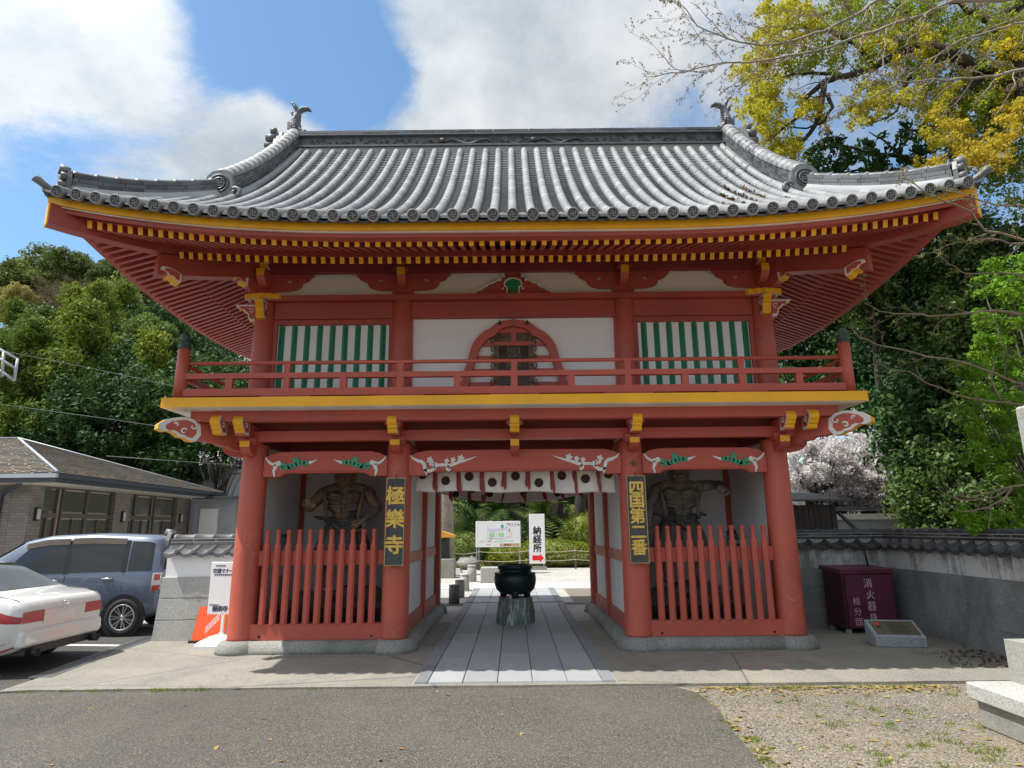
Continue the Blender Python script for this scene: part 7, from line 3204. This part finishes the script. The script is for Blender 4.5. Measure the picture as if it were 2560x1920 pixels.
# ================================================================== TREES
def make_crown(kind, seed, rad, nclump, per, leaf, clump_r, mat, bark, trunk_r, drop, cone=False, up=.35, droop=0.0, aspect=.5):
    """crown (origin at its middle) and trunk with limbs, as two meshes that copies share"""
    g = np.random.default_rng(seed)
    rad = np.array(rad)
    if cone:
        z = g.random(nclump) ** 1.25
        a = g.random(nclump) * 2 * PI
        rr = (1 - z) ** .65 * (.2 + .8 * g.random(nclump)) + .05
        C = np.stack([np.cos(a) * rr * rad[0], np.sin(a) * rr * rad[1], (z * 2 - 1) * rad[2]], 1)
    else:
        C = ellipsoid_points(nclump, (0, 0, 0), rad, g, .45)
        C[:, 2] += .10 * rad[2] * g.normal(size=nclump)
    cr = clump_r * (.6 + .8 * g.random(nclump))
    V, F = leaf_quads(C, cr, per, leaf, g, up, aspect, .8, .6, droop)
    tm = MB()
    r_ = random.Random(seed)
    tops = rad[2] * (.9 if cone else .45)
    pts = [Vector((r_.uniform(-.1, .1) * rad[0] * .4 if 0 < i < 6 else 0, r_.uniform(-.1, .1) * rad[1] * .4 if 0 < i < 6 else 0, -drop + (drop + tops) * i / 6)) for i in range(7)]
    tm.tube(pts, [trunk_r * (1 - .8 * i / 6) for i in range(7)], 8)
    for i in range(0, nclump, 2 if nclump < 80 else 4):
        c = Vector(C[i])
        s = Vector((0, 0, max(-drop * .4, c.z - (.35 + .2 * r_.random()) * rad[2] * (.3 if cone else 1))))
        m = s.lerp(c, .5) + Vector((0, 0, .12 * rad[2] * (0 if cone else 1)))
        tm.tube([s, m, c], [trunk_r * .32, trunk_r * .2, trunk_r * .07], 5)
    return (V, F, mat, tm, bark)


def tree_proto(name, label, group, data):
    V, F, mat, tm, bark = data
    t_ = thing(name, label, 'tree', (0, 0, -500), 0, group)
    np_obj('crown', V, F, mat, t_, kind='stuff')
    tm.build('trunk', bark, t_)
    return t_


PROTO = {}
used = set()


def where(key, x, y):
    """what singles a tree out: the things it stands behind, above or between"""
    base = {'far': 'round olive-green tree', 'cedar': 'light green feathery cedar', 'dark': 'dark green broadleaf tree', 'mid': 'mid green leafy tree', 'haze': 'bare brownish tree', 'pale': 'pale yellow-green tree in new leaf', 'ever': 'dense dark glossy evergreen', 'ever2': 'evergreen shrub of mixed leaves', 'gard': 'dark leafy garden tree'}[key]
    if key in ('ever', 'ever2'):
        return base + (' rising beside the yellow eave corner' if y < 680 else ' behind the white cherry blossom' if x < 1870 else ' just above the stained tiled wall' if y > 1000 else ' behind the vivid green shrub' if x > 2120 else ' between cherry blossom and vivid green shrub')
    if key == 'gard':
        return base + (' over the map board' if x < 1100 else ' over the direction sign' if x < 1260 else ' beyond the right passage wall')
    if key == 'far':
        return base + (' on the crest of the far hill' if y < 605 else ' on the hill slope behind the eave' if x > 280 else ' just below the hill crest')
    if key in ('haze', 'pale'):
        return base + (' below the hill crest' if x < 200 else ' next to the eave, high on the hillside')
    return base + (' beside the balcony post' if x > 395 else ' right above the slate hall roof' if y > 900 else ' at the height of the white steel frame' if y > 790 else ' higher up the hillside')


def plant(key, px, py, Y, scale, rz, label=None, zs=1.0):
    c = at(px, py, Y)
    p = PROTO[key]
    t_ = p if key not in used else copy_tree(p)
    used.add(key)
    t_.location = (c.x, c.y, 0)
    t_.rotation_euler = (0, 0, rz)
    t_.scale = (scale, scale, scale * zs)
    for ch in t_.children:
        ch.location = (0, 0, c.z / (scale * zs))
    t_['label'] = label or where(key, px, py)
    return t_


PROTO['far'] = tree_proto('hill_tree', 'round olive-green tree on the far hilltop', 'trees on the far hill', make_crown('far', 1, (3.6, 3.6, 2.6), 70, 90, .42, .95, 'leaf_far', 'bark_dark', .25, 9))
PROTO['cedar'] = tree_proto('cedar_tree', 'light green cedar with drooping feathery tufts on the hillside', 'cedars on the hillside', make_crown('cedar', 2, (2.7, 2.7, 4.0), 120, 100, .25, .56, 'leaf_cedar', 'bark_dark', .22, 12, True, .25, .8, .35))
PROTO['dark'] = tree_proto('broadleaf_tree', 'dark green broadleaf tree behind the hall roof', 'dark trees behind the hall', make_crown('dark', 3, (2.6, 2.6, 2.6), 120, 95, .20, .60, 'leaf_dark', 'bark_dark', .24, 9))
PROTO['mid'] = tree_proto('leafy_tree', 'mid green leafy tree among the hillside cedars', 'leafy trees on the hillside', make_crown('mid', 4, (2.4, 2.4, 2.5), 120, 85, .22, .55, 'leaf_mid', 'bark', .22, 10))
PROTO['haze'] = tree_proto('bare_tree', 'bare brownish tree on the hillside not yet in leaf', 'bare trees on the hillside', make_crown('haze', 5, (2.6, 2.6, 2.4), 90, 75, .26, .7, 'twig_haze', 'bark_pale', .18, 10, aspect=.12))
PROTO['pale'] = tree_proto('pale_tree', 'pale yellow-green tree in new leaf on the hillside', 'pale trees on the hillside', make_crown('pale', 6, (2.4, 2.4, 2.3), 90, 75, .26, .6, 'leaf_pale', 'bark', .18, 10))
r = random.Random(21)
for x, y in ((12, 610), (60, 600), (105, 578), (150, 572), (195, 588), (240, 600), (80, 640), (140, 622), (200, 630), (265, 628), (310, 650), (355, 690), (25, 655), (400, 720), (440, 760), (-30, 640), (180, 668), (300, 700)):
    plant('far', x, y, 78 + r.uniform(-6, 6), r.uniform(.85, 1.15), r.uniform(0, 6))
for x, y in ((110, 655), (160, 650), (60, 690)):
    plant('haze', x, y, 62 + r.uniform(-3, 3), 1.0, r.uniform(0, 6))
for x, y in ((228, 655), (268, 672), (40, 660)):
    plant('pale', x, y, 60, .9, r.uniform(0, 6))
for x, y, k in ((20, 760, 'cedar'), (90, 745, 'mid'), (150, 735, 'cedar'), (205, 720, 'cedar'), (262, 718, 'cedar'), (318, 755, 'mid'), (368, 780, 'mid'), (420, 800, 'dark'), (470, 815, 'dark'), (120, 790, 'mid'), (300, 800, 'cedar'), (520, 860, 'dark'), (345, 735, 'dark'), (400, 760, 'mid')):
    plant(k, x, y, 46 + r.uniform(-3, 3), r.uniform(.95, 1.2), r.uniform(0, 6))
for x, y, k in ((-20, 880, 'cedar'), (45, 850, 'cedar'), (110, 860, 'dark'), (165, 830, 'cedar'), (215, 860, 'cedar'), (265, 850, 'dark'), (320, 870, 'cedar'), (372, 880, 'dark'), (425, 890, 'dark'), (475, 905, 'dark'), (525, 930, 'dark'), (20, 950, 'dark'), (85, 945, 'mid'), (150, 945, 'dark'), (215, 950, 'mid'), (280, 955, 'dark'), (345, 965, 'mid'), (405, 960, 'dark'), (350, 985, 'dark'), (430, 1010, 'dark'), (70, 900, 'dark'), (250, 905, 'dark')):
    plant(k, x, y, 32 + r.uniform(-2.5, 2.5), r.uniform(.85, 1.1), r.uniform(0, 6))

# ---- dark evergreens beyond the right-hand wall
PROTO['ever'] = tree_proto('evergreen_tree', 'dense dark glossy evergreen beyond the stained wall', 'evergreens beyond the wall', make_crown('ever', 7, (1.7, 1.5, 1.9), 150, 80, .135, .36, 'leaf_dark', 'bark_dark', .16, 7))
PROTO['ever2'] = tree_proto('evergreen_shrub', 'dark evergreen shrub of mixed leaves beyond the stained wall', 'evergreens beyond the wall', make_crown('ever2', 8, (1.5, 1.4, 1.3), 130, 80, .12, .33, 'leaf_mid', 'bark_dark', .12, 5))
for x, y, k, Y in ((1750, 700, 'ever', 21), (1830, 650, 'ever', 21), (1900, 720, 'ever', 19.5), (1980, 640, 'ever', 16), (2050, 720, 'ever', 15.5), (2130, 620, 'ever', 15), (2200, 700, 'ever', 15), (1760, 800, 'ever', 21), (1850, 790, 'ever', 20), (1960, 810, 'ever', 18), (2040, 870, 'ever', 15.5), (2130, 820, 'ever2', 14.5), (2200, 860, 'ever2', 14), (2060, 930, 'ever', 15), (2080, 1010, 'ever', 14.5), (2150, 980, 'ever2', 13.5), (2210, 1060, 'ever2', 13), (2100, 1090, 'ever2', 13.5), (2060, 1085, 'ever2', 14), (2100, 700, 'ever2', 14.5), (1870, 600, 'ever2', 16), (2050, 560, 'ever2', 15)):
    plant(k, x, y, Y, r.uniform(.85, 1.1), r.uniform(0, 6))
PROTO['gard'] = tree_proto('garden_tree', 'dark leafy garden tree behind the cycad palms', 'garden trees behind the gate', make_crown('gard', 9, (2.6, 2.2, 2.0), 110, 80, .16, .5, 'leaf_dark', 'bark_dark', .2, 6))
for x, y, Y in ((900, 1010, 34), (1010, 1040, 35), (1130, 1030, 34), (1230, 1050, 35), (1330, 1030, 34), (1290, 1085, 36), (950, 1100, 35.5)):
    plant('gard', x, y, Y, r.uniform(.8, 1.0), r.uniform(0, 6))

# ---- cherry trees
def cherry(name, label, base, c, rad, n, per, petal, seed):
    g = np.random.default_rng(seed)
    t_ = thing(name, label, 'tree', base, 0, None)
    C = ellipsoid_points(n, np.array(c), rad, g, .3)
    V, F = leaf_quads(C, .19, per, petal, g, .2, .9, .8, .4)
    np_obj('blossom', V, F, 'blossom', t_, kind='stuff')
    tm = MB()
    top = Vector(c)
    tm.tube([(0, 0, 0), (.05, 0, top.z * .45), (top.x * .4, top.y * .4, top.z * .75)], [.16, .12, .08], 8)
    for i in range(0, n, 2 if n > 60 else 1):
        p = Vector(C[i])
        s = Vector((top.x * .2 + p.x * .1, top.y * .2, top.z * (.35 + .5 * g.random())))
        s.z = min(s.z, p.z - .1)
        tm.tube([s, s.lerp(p, .5) + Vector((0, 0, .2)), p], [.03, .016, .005], 5)
    tm.build('trunk', 'bark_dark', t_)


for i, (px, py, Y, rr, n) in enumerate(((1760, 1010, 17.4, (1.1, .8, .85), 150), (1860, 990, 17.8, (1.1, .9, .9), 160), (1920, 1040, 17.2, (.8, .7, .65), 110), (1800, 1070, 17.6, (1.3, .7, .5), 120))):
    c = at(px, py, Y)
    cherry('cherry_tree', ('cherry tree in white blossom beside the red column', 'tall white cherry tree under the cloud-shaped carving', 'white cherry branches next to the dark evergreens', 'low spreading white cherry behind the plank shed')[i], (c.x, c.y, 0), (0, 0, c.z), rr, n, 75, .062, 30 + i)
c = at(480, 985, 25)
cherry('cherry_tree', 'thin cherry tree with sparse blossom between hall and red column', (c.x, c.y, 0), (0, 0, c.z), (1.3, .7, .4), 30, 4, .06, 40)


# ---- the big yellow-leaved tree at the right, and the bare budding branches
def wander(pts, n, amp, r_):
    """fine zig-zag polyline through the given points"""
    out = []
    for a, b in zip(pts, pts[1:]):
        for i in range(n):
            t = i / n
            L = (b - a).length
            out.append(a.lerp(b, t) + Vector((r_.uniform(-1, 1), r_.uniform(-1, 1), r_.uniform(-1, 1))) * amp * L * (0 if i == 0 else 1))
    out.append(pts[-1])
    return out


def twigs(mb, pts, r0, r1, depth, r_, tips, spread=.9, ratio=.42, every=2, seg=5):
    n = len(pts)
    mb.tube(pts, [r0 + (r1 - r0) * i / (n - 1) for i in range(n)], 6 if depth > 1 else 4, caps=False)
    if depth == 0:
        tips.extend(pts[1:])
        return
    total = sum((b - a).length for a, b in zip(pts, pts[1:]))
    for i in range(1, n - 1, every):
        d = (pts[i + 1] - pts[i - 1]).normalized()
        side = Vector((r_.uniform(-1, 1), r_.uniform(-.5, .5), r_.uniform(-1, 1)))
        side = (side - d * side.dot(d)).normalized()
        nd = (d + side * spread * r_.uniform(.6, 1.3)).normalized()
        L = total * ratio * (1 - .45 * i / n) * r_.uniform(.6, 1.2)
        e = pts[i] + nd * L
        m = pts[i].lerp(e, .5) + Vector((r_.uniform(-.1, .1), r_.uniform(-.1, .1), r_.uniform(-.05, .1))) * L
        rr = (r0 + (r1 - r0) * i / (n - 1)) * .5
        twigs(mb, wander([pts[i], m, e], 3, .06, r_), rr, max(.0022, rr * .3), depth - 1, r_, tips, spread, ratio, every)
    tips.append(pts[-1])


Z2 = lambda x, y, Y: at((1600 + x * .43399) * .86406, y * .43399 * .86406, Y)
cam_t = thing('camphor_tree', 'large spreading tree with fresh yellow leaves rising behind the tiled roof corner', 'tree', (10.4, 13.2, 0))
ob_ = Vector((10.4, 13.2, 0))
r_ = random.Random(8)
tm = MB()
YT = 13.4
limbs = [([(2420, 900), (2280, 560), (2180, 480), (1980, 420), (1800, 320), (1640, 260)], .30, .10),
         ([(1640, 260), (1500, 300), (1340, 390), (1180, 440), (1060, 470), (960, 560), (920, 660), (800, 760), (700, 840)], .11, .02),
         ([(1060, 470), (1045, 600), (1010, 720), (920, 840), (860, 930), (830, 1010)], .075, .02),
         ([(1080, 540), (1110, 620), (1060, 700), (960, 740), (760, 730)], .05, .012),
         ([(2280, 560), (2100, 240), (2040, 130), (2200, 20), (2260, -150)], .2, .1),
         ([(1980, 420), (1840, 560), (1760, 700), (1640, 740), (1480, 760)], .08, .015),
         ([(1800, 320), (1600, 380), (1520, 500), (1480, 640), (1320, 720)], .06, .012),
         ([(1340, 390), (1250, 260), (1100, 180), (900, 160), (760, 180)], .07, .012),
         ([(1180, 440), (980, 420), (840, 440), (700, 470)], .05, .01),
         ([(2180, 480), (2020, 640), (1980, 800), (1800, 900), (1640, 960)], .10, .015),
         ([(1640, 260), (1560, 120), (1480, -40)], .09, .03),
         ([(2040, 130), (1880, 60), (1750, -40)], .1, .03)]
for pts, a, b in limbs:
    P = wander([Z2(x, y, YT + .4 * math.sin(x * .01)) - ob_ for x, y in pts], 3, .05, r_)
    tm.tube(P, [a + (b - a) * i / (len(P) - 1) for i in range(len(P))], 8)
    for i in range(2, len(P) - 1, 2):
        e = P[i] + Vector((r_.uniform(-.7, .3), r_.uniform(-.4, .4), r_.uniform(-.45, .55)))
        tips_ = []
        twigs(tm, wander([P[i], P[i].lerp(e, .5) + Vector((0, 0, .06)), e], 2, .08, r_), max(.012, b * .8), .006, 1, r_, tips_, .9, .5, 2)
tr0 = Z2(2420, 900, YT) - ob_
tm.tube([(tr0.x * 1.0 + .2, 0, 0), (tr0.x + .15, 0, tr0.z * .5), (tr0.x, tr0.y, tr0.z)], [.5, .42, .33], 12)
tm.build('trunk', 'bark_dark', cam_t)


def clumps(name, mat, pts, Y, spread, sub, cr, per, leaf, seed, parent, droop=0.0, ydev=.5):
    g = np.random.default_rng(seed)
    C = []
    for x, y in pts:
        for _ in range(sub):
            p = Z2(x + g.normal() * spread, y + g.normal() * spread * .8, Y + g.normal() * ydev) - ob_
            C.append(tuple(p))
    V, F = leaf_quads(np.array(C), cr, per, leaf, g, .3, .5, .8, .4, droop)
    np_obj(name, V, F, mat, parent, kind='stuff')


clumps('yellow_leaves', 'leaf_yellow', [(740, 50), (800, 110), (870, 40), (740, 190), (820, 250), (700, 320), (770, 370), (690, 430), (740, 500), (690, 570), (760, 600), (690, 660), (640, 640), (730, 700), (960, 620), (1000, 640), (1290, 590), (1400, 500), (1340, 620), (1430, 560), (1280, 660), (1420, 210), (1650, 220), (1620, 300), (1700, 450), (1750, 540), (1700, 600), (1850, 420), (1650, 640), (1750, 700), (1680, 760), (760, 790), (820, 880), (880, 830), (720, 860), (900, 940), (860, 1000), (2150, 220), (2100, 270), (2160, 160), (940, 70), (960, 180), (620, 380), (1540, 560)], YT, 52, 16, .15, 42, .082, 1, cam_t)
clumps('gold_leaves', 'leaf_gold', [(2150, 760), (2050, 800), (1980, 850), (1900, 900), (1850, 950), (1690, 960), (1620, 1000), (2100, 880), (2000, 950), (1760, 700), (1820, 780), (2160, 650)], YT - .8, 50, 11, .15, 42, .082, 2, cam_t)
clumps('green_leaves', 'leaf_yellowgreen', [(1420, 40), (1500, 100), (1600, 60), (1700, 50), (1640, 140), (1180, 60), (1250, 120), (1900, 200), (1980, 300), (1900, 520), (2000, 560), (2100, 480), (1820, 620), (2150, 560), (1060, 100), (1100, 250), (900, 330), (1000, 350), (1250, 330), (1550, 420), (2050, 60), (2180, 90), (1760, 260), (1840, 150), (1950, 680), (2180, 700)], YT + .3, 80, 20, .18, 42, .085, 3, cam_t)
mg = thing('magnolia_tree', 'dark green large-leaved tree whose branches droop behind the roof corner', 'tree', (8.4, 14.6, 0))
ob_ = Vector((8.4, 14.6, 0))
tm = MB()
for pts, a, b in (([(1900, 1250), (1700, 1000), (1500, 900), (1300, 880), (1120, 830)], .10, .02), ([(1700, 1000), (1480, 1000), (1250, 980), (1050, 1010)], .06, .015), ([(1500, 900), (1420, 820), (1320, 760)], .04, .012)):
    P = wander([Z2(x, y, 14.6) - ob_ for x, y in pts], 3, .05, r_)
    tm.tube(P, [a + (b - a) * i / (len(P) - 1) for i in range(len(P))], 8)
p0 = Z2(1900, 1250, 14.6) - ob_
tm.tube([(p0.x, 0, 0), (p0.x + .1, 0, p0.z * .6), p0], [.16, .13, .10], 10)
tm.build('trunk', 'bark_dark', mg)
clumps('leaves', 'leaf_dark', [(1100, 790), (1120, 830), (1050, 880), (1040, 930), (1180, 880), (1240, 920), (1140, 960), (1150, 1010), (1080, 1010), (1280, 860), (1330, 980), (1260, 1010), (1400, 940), (1480, 800), (1500, 880), (1560, 940), (1450, 1000), (1380, 1030), (1600, 850), (1020, 990), (1560, 760), (1350, 900), (1650, 900), (1700, 820)], 14.6, 38, 5, .17, 22, .15, 5, mg, 1.2)
clumps('backdrop_leaves', 'leaf_mid', [(1800, 800), (1900, 780), (2000, 700), (2080, 620), (2160, 820), (2200, 600), (1850, 1010), (2000, 1020), (2150, 1000), (2190, 400)], 15.2, 70, 8, .28, 40, .12, 6, mg)

clumps('right_leaves', 'leaf_yellowgreen', [(2140, 330), (2200, 480), (2080, 560), (2190, 620), (2050, 700), (2150, 900), (2210, 1000), (1900, 620), (1820, 520), (2000, 240), (2120, 60), (1960, 120), (1480, 200), (1380, 120), (1250, 60), (1700, 360), (1560, 300), (1900, 820), (2210, 820), (2100, 1060), (2200, 1180)], 14.2, 80, 12, .2, 42, .085, 9, mg)
clumps('right_yellow_leaves', 'leaf_yellow', [(2150, 420), (2060, 620), (2180, 540), (1980, 520), (2080, 360), (1880, 720), (2200, 300), (1300, 260), (1450, 330), (1580, 180)], 13.8, 70, 9, .15, 42, .082, 10, mg)

# bare budding tree standing in front of the gate's right end
bt = thing('budding_tree', 'leafless budding tree whose pale branches reach in from the right edge', 'tree', (9.6, 8.6, 0))
ob_ = Vector((9.6, 8.6, 0))
r_ = random.Random(31)
tm = MB()
tips = []
for pts, Y, a, b, dp in (([(2700, -100), (1800, 5), (1560, 110), (1350, 185), (1150, 250), (930, 310), (700, 350), (480, 360), (250, 420), (40, 445)], 9.4, .036, .006, 2),
                         ([(1900, -60), (1370, 0), (1240, 90), (1060, 180), (880, 235), (700, 262), (510, 225), (330, 150), (230, 20), (190, -60)], 9.8, .032, .005, 2),
                         ([(2700, 300), (2212, 400), (2050, 440), (1850, 450), (1600, 470), (1400, 470), (1250, 420)], 9.0, .032, .006, 2),
                         ([(2600, 80), (2212, 130), (2060, 165), (1850, 230), (1650, 350), (1500, 480), (1250, 590), (1080, 660)], 9.2, .022, .005, 2),
                         ([(1240, 90), (1180, 30), (1000, -30)], 9.7, .02, .006, 1),
                         ([(510, 225), (420, 130), (300, 20)], 9.8, .014, .005, 1), ([(480, 360), (380, 420), (200, 400), (110, 300)], 9.4, .012, .004, 1)):
    P = wander([Z2(x, y, Y) - ob_ for x, y in pts], 3, .035, r_)
    twigs(tm, P, a, b, dp, r_, tips, .85, .24, 1)
q = Z2(2700, -100, 9.4) - ob_
tm.tube([(q.x + .3, 0, 0), (q.x + .2, .2, q.z * .5), (q.x, q.y, q.z)], [.16, .11, .06], 10)
tm.build('branches', 'bark_pale', bt)
g = np.random.default_rng(5)
tp = np.array([tuple(t) for t in tips])
V, F = leaf_quads(tp + g.normal(size=tp.shape) * .012, .03, 3, .034, g, .3, .5)
np_obj('buds', V, F, 'twig_haze', bt, kind='stuff')
# lower budding shrub over the wall, twigs crossing in front of the eave corner
bs = thing('budding_shrub', 'bare branching shrub with tiny buds in front of the yellow eave corner', 'shrub', (6.9, 7.2, 0))
ob_ = Vector((6.9, 7.2, 0))
Z8 = lambda x, y, Y: at((1900 + x * .31348) * .86406, (380 + y * .31348) * .86406, Y)
tm, tips = MB(), []
for pts, Y, a, b in (([(2150, 720), (1914, 645), (1800, 632), (1690, 480), (1480, 400), (1330, 330), (1220, 240), (1100, 200)], 6.9, .016, .004),
                     ([(2100, 430), (1914, 425), (1760, 390), (1600, 330), (1450, 300)], 6.8, .012, .003),
                     ([(2150, 1300), (1880, 1265), (1600, 1290), (1350, 1310), (1150, 1290), (950, 1270), (830, 1200)], 7.4, .018, .004),
                     ([(2200, 760), (1914, 700), (1700, 690), (1500, 740), (1380, 800), (1240, 830)], 7.0, .012, .003),
                     ([(2200, 1000), (1900, 960), (1640, 970), (1500, 890), (1400, 800)], 7.2, .012, .003),
                     ([(2200, 1900), (1950, 1800), (1500, 1650), (1000, 1550), (800, 1480), (710, 1390)], 7.4, .016, .004)):
    P = wander([Z8(x, y, Y) - ob_ for x, y in pts], 3, .04, r_)
    twigs(tm, P, a, b, 2, r_, tips, .9, .26, 2)
q = Z8(2200, 1300, 7.3) - ob_
tm.tube([(q.x, 0, 0), (q.x + .1, .1, q.z * .6), (q.x, q.y, q.z)], [.05, .04, .025], 8)
tm.build('branches', 'twig', bs)
tp = np.array([tuple(t) for t in tips])
V, F = leaf_quads(tp + g.normal(size=tp.shape) * .01, .022, 2, .026, g, .3, .5)
np_obj('buds', V, F, 'leaf_pale', bs, kind='stuff')
# bare branches over the wall
bw = thing('bare_shrub', 'bare pale branches curving over the stained wall below the evergreens', 'shrub', (7.3, 8.2, 0))
ob_ = Vector((7.3, 8.2, 0))
Z4 = lambda x, y, Y: at((2050 + x * .30142) * .86406, (900 + y * .30142) * .86406, Y)
tm, tips = MB(), []
for pts, a, b in (([(1800, 1030), (1590, 1050), (1400, 1100), (1240, 1145), (1100, 1110), (1000, 975)], .014, .004), ([(1590, 1050), (1450, 1140), (1200, 1165), (1050, 1120), (940, 1040)], .012, .004), ([(1590, 1060), (1530, 1150), (1400, 1220), (1200, 1260), (1100, 1230), (1030, 1170)], .014, .004), ([(1800, 380), (1620, 365), (1400, 340), (1180, 300), (900, 200), (740, 95), (560, 75), (460, 0)], .016, .004), ([(1500, 330), (1420, 180), (1440, 60), (1470, -60)], .012, .005), ([(1420, 1110), (1415, 1300), (1400, 1395)], .009, .006)):
    P = wander([Z4(x, y, 7.6) - ob_ for x, y in pts], 3, .03, r_)
    twigs(tm, P, a, b, 1, r_, tips, .9, .16, 3)
tm.build('branches', 'twig', bw)
# bright shrub leaning over the wall
br_ = thing('bright_shrub', 'vivid fresh green shrub leaning over the stained wall by the monument', 'shrub', (7.4, 8.8, 0))
g = np.random.default_rng(15)
C = []
for px, py in ((2140, 620), (2190, 640), (2160, 690), (2205, 700), (2110, 700), (2150, 740), (2190, 780), (2130, 790), (2085, 810), (2170, 840), (2120, 860), (2200, 880), (2160, 900), (2110, 920), (2150, 960), (2195, 970), (2120, 985), (2170, 1020), (2205, 1060), (2190, 1130), (2160, 1125), (2120, 1130), (2205, 1160), (2090, 1120), (2180, 1160), (2215, 590), (2165, 590)):
    for _ in range(7):
        p = at(px + g.normal() * 16, py + g.normal() * 16, 8.7 + g.normal() * .25)
        C.append((p.x - 7.4, p.y - 8.8, p.z))
V, F = leaf_quads(np.array(C), .12, 55, .068, g, .5, .55, .8, .5)
np_obj('foliage', V, F, 'leaf_bright', br_, kind='stuff')
tm = MB()
for i in range(0, len(C), 7):
    c = Vector(C[i])
    tm.tube([(.3, 0, 0), (c.x * .5 + .15, c.y * .5, c.z * .55), c], [.03, .02, .006], 5)
tm.build('stems', 'bark', br_)

# ================================================================== SMALL SCATTER
g = np.random.default_rng(77)
# fallen leaves drifted along the apron edge and over the gravel
n = 340
P = np.stack([1.85 + 2.6 * g.random(n) ** .9, 6.98 - np.abs(g.normal(size=n)) * .15, np.full(n, -.006)], 1)
P2 = np.stack([1.8 + 2.2 * g.random(90), 4.6 + 2.3 * g.random(90), np.full(90, -.008)], 1)
P3 = np.stack([1.78 + g.normal(size=110) * .06, 4.6 + 2.3 * g.random(110), np.full(110, -.006)], 1)
P4 = np.stack([-5 + 7 * g.random(26), 4.3 + 2.7 * g.random(26), np.full(26, .006)], 1)
V, F = leaf_quads(np.concatenate([P, P2, P3, P4]), .006, 1, .055, g, 3.0, .5, .3)
np_obj('fallen_leaves', V, F, 'leaf_dead', None, label='yellow brown fallen leaves drifted along the concrete edge', cat='leaves', kind='stuff')
P = np.stack([5.0 + .95 * g.random(260) ** .6, 7.6 + 1.0 * g.random(260), np.full(260, .022)], 1)
V, F = leaf_quads(P, .01, 1, .05, g, 2.0, .5, .5)
np_obj('leaf_litter', V, F, 'leaf_litter', None, label='dark leaf litter gathered at the foot of the stained wall', cat='leaves', kind='stuff')
# grass tufts
T = []
for _ in range(70):
    a = g.random()
    T.append((2.2 + 2.0 * g.random() if a < .6 else 1.78 + g.normal() * .05, 4.7 + 1.9 * g.random(), -.016))
for _ in range(26):
    T.append((2.0 + 2.3 * g.random(), 6.94 + g.normal() * .02, -.016))
for _ in range(14):
    T.append((-5.2 + 3.6 * g.random(), 7.01, .0))
V, F = [], []
for tx, ty, tz in T:
    k = g.uniform(.5, 1.2)
    for _ in range(int(26 * k)):
        a = g.uniform(0, 2 * PI)
        bx, by = tx + g.normal() * .035 * k, ty + g.normal() * .03 * k
        h = g.uniform(.015, .05) * k
        d = np.array([math.cos(a), math.sin(a)]) * .004
        o = len(V)
        V += [(bx - d[0], by - d[1], tz), (bx + d[0], by + d[1], tz), (bx + g.normal() * .02, by + g.normal() * .02, tz + h)]
        F.append((o, o + 1, o + 2))
np_obj('grass_tufts', np.array(V), np.array(F), 'grass', None, label='small grass tufts sprouting from gravel and concrete edges', cat='grass', kind='stuff')
# loose pebbles on the gravel patch
n = 7000
P = np.stack([1.9 + 3.2 * g.random(n), 4.2 + 2.55 * g.random(n), np.full(n, -.012)], 1)
s = g.uniform(.004, .011, size=(n, 1))
base = np.array([(1, 0, 0), (0, 1, 0), (-1, 0, 0), (0, -1, 0), (0, 0, .7)])
V = (P[:, None, :] + base[None] * s[:, None, :] * g.uniform(.6, 1.2, size=(n, 5, 1))).reshape(-1, 3)
F = np.concatenate([np.arange(n)[:, None] * 5 + np.array([[a, b, 4]]) for a, b in ((0, 1), (1, 2), (2, 3), (3, 0))])
np_obj('pebbles', V, F, 'pebble', None, label='pale loose pebbles scattered over the gravel patch', cat='pebbles', kind='stuff')
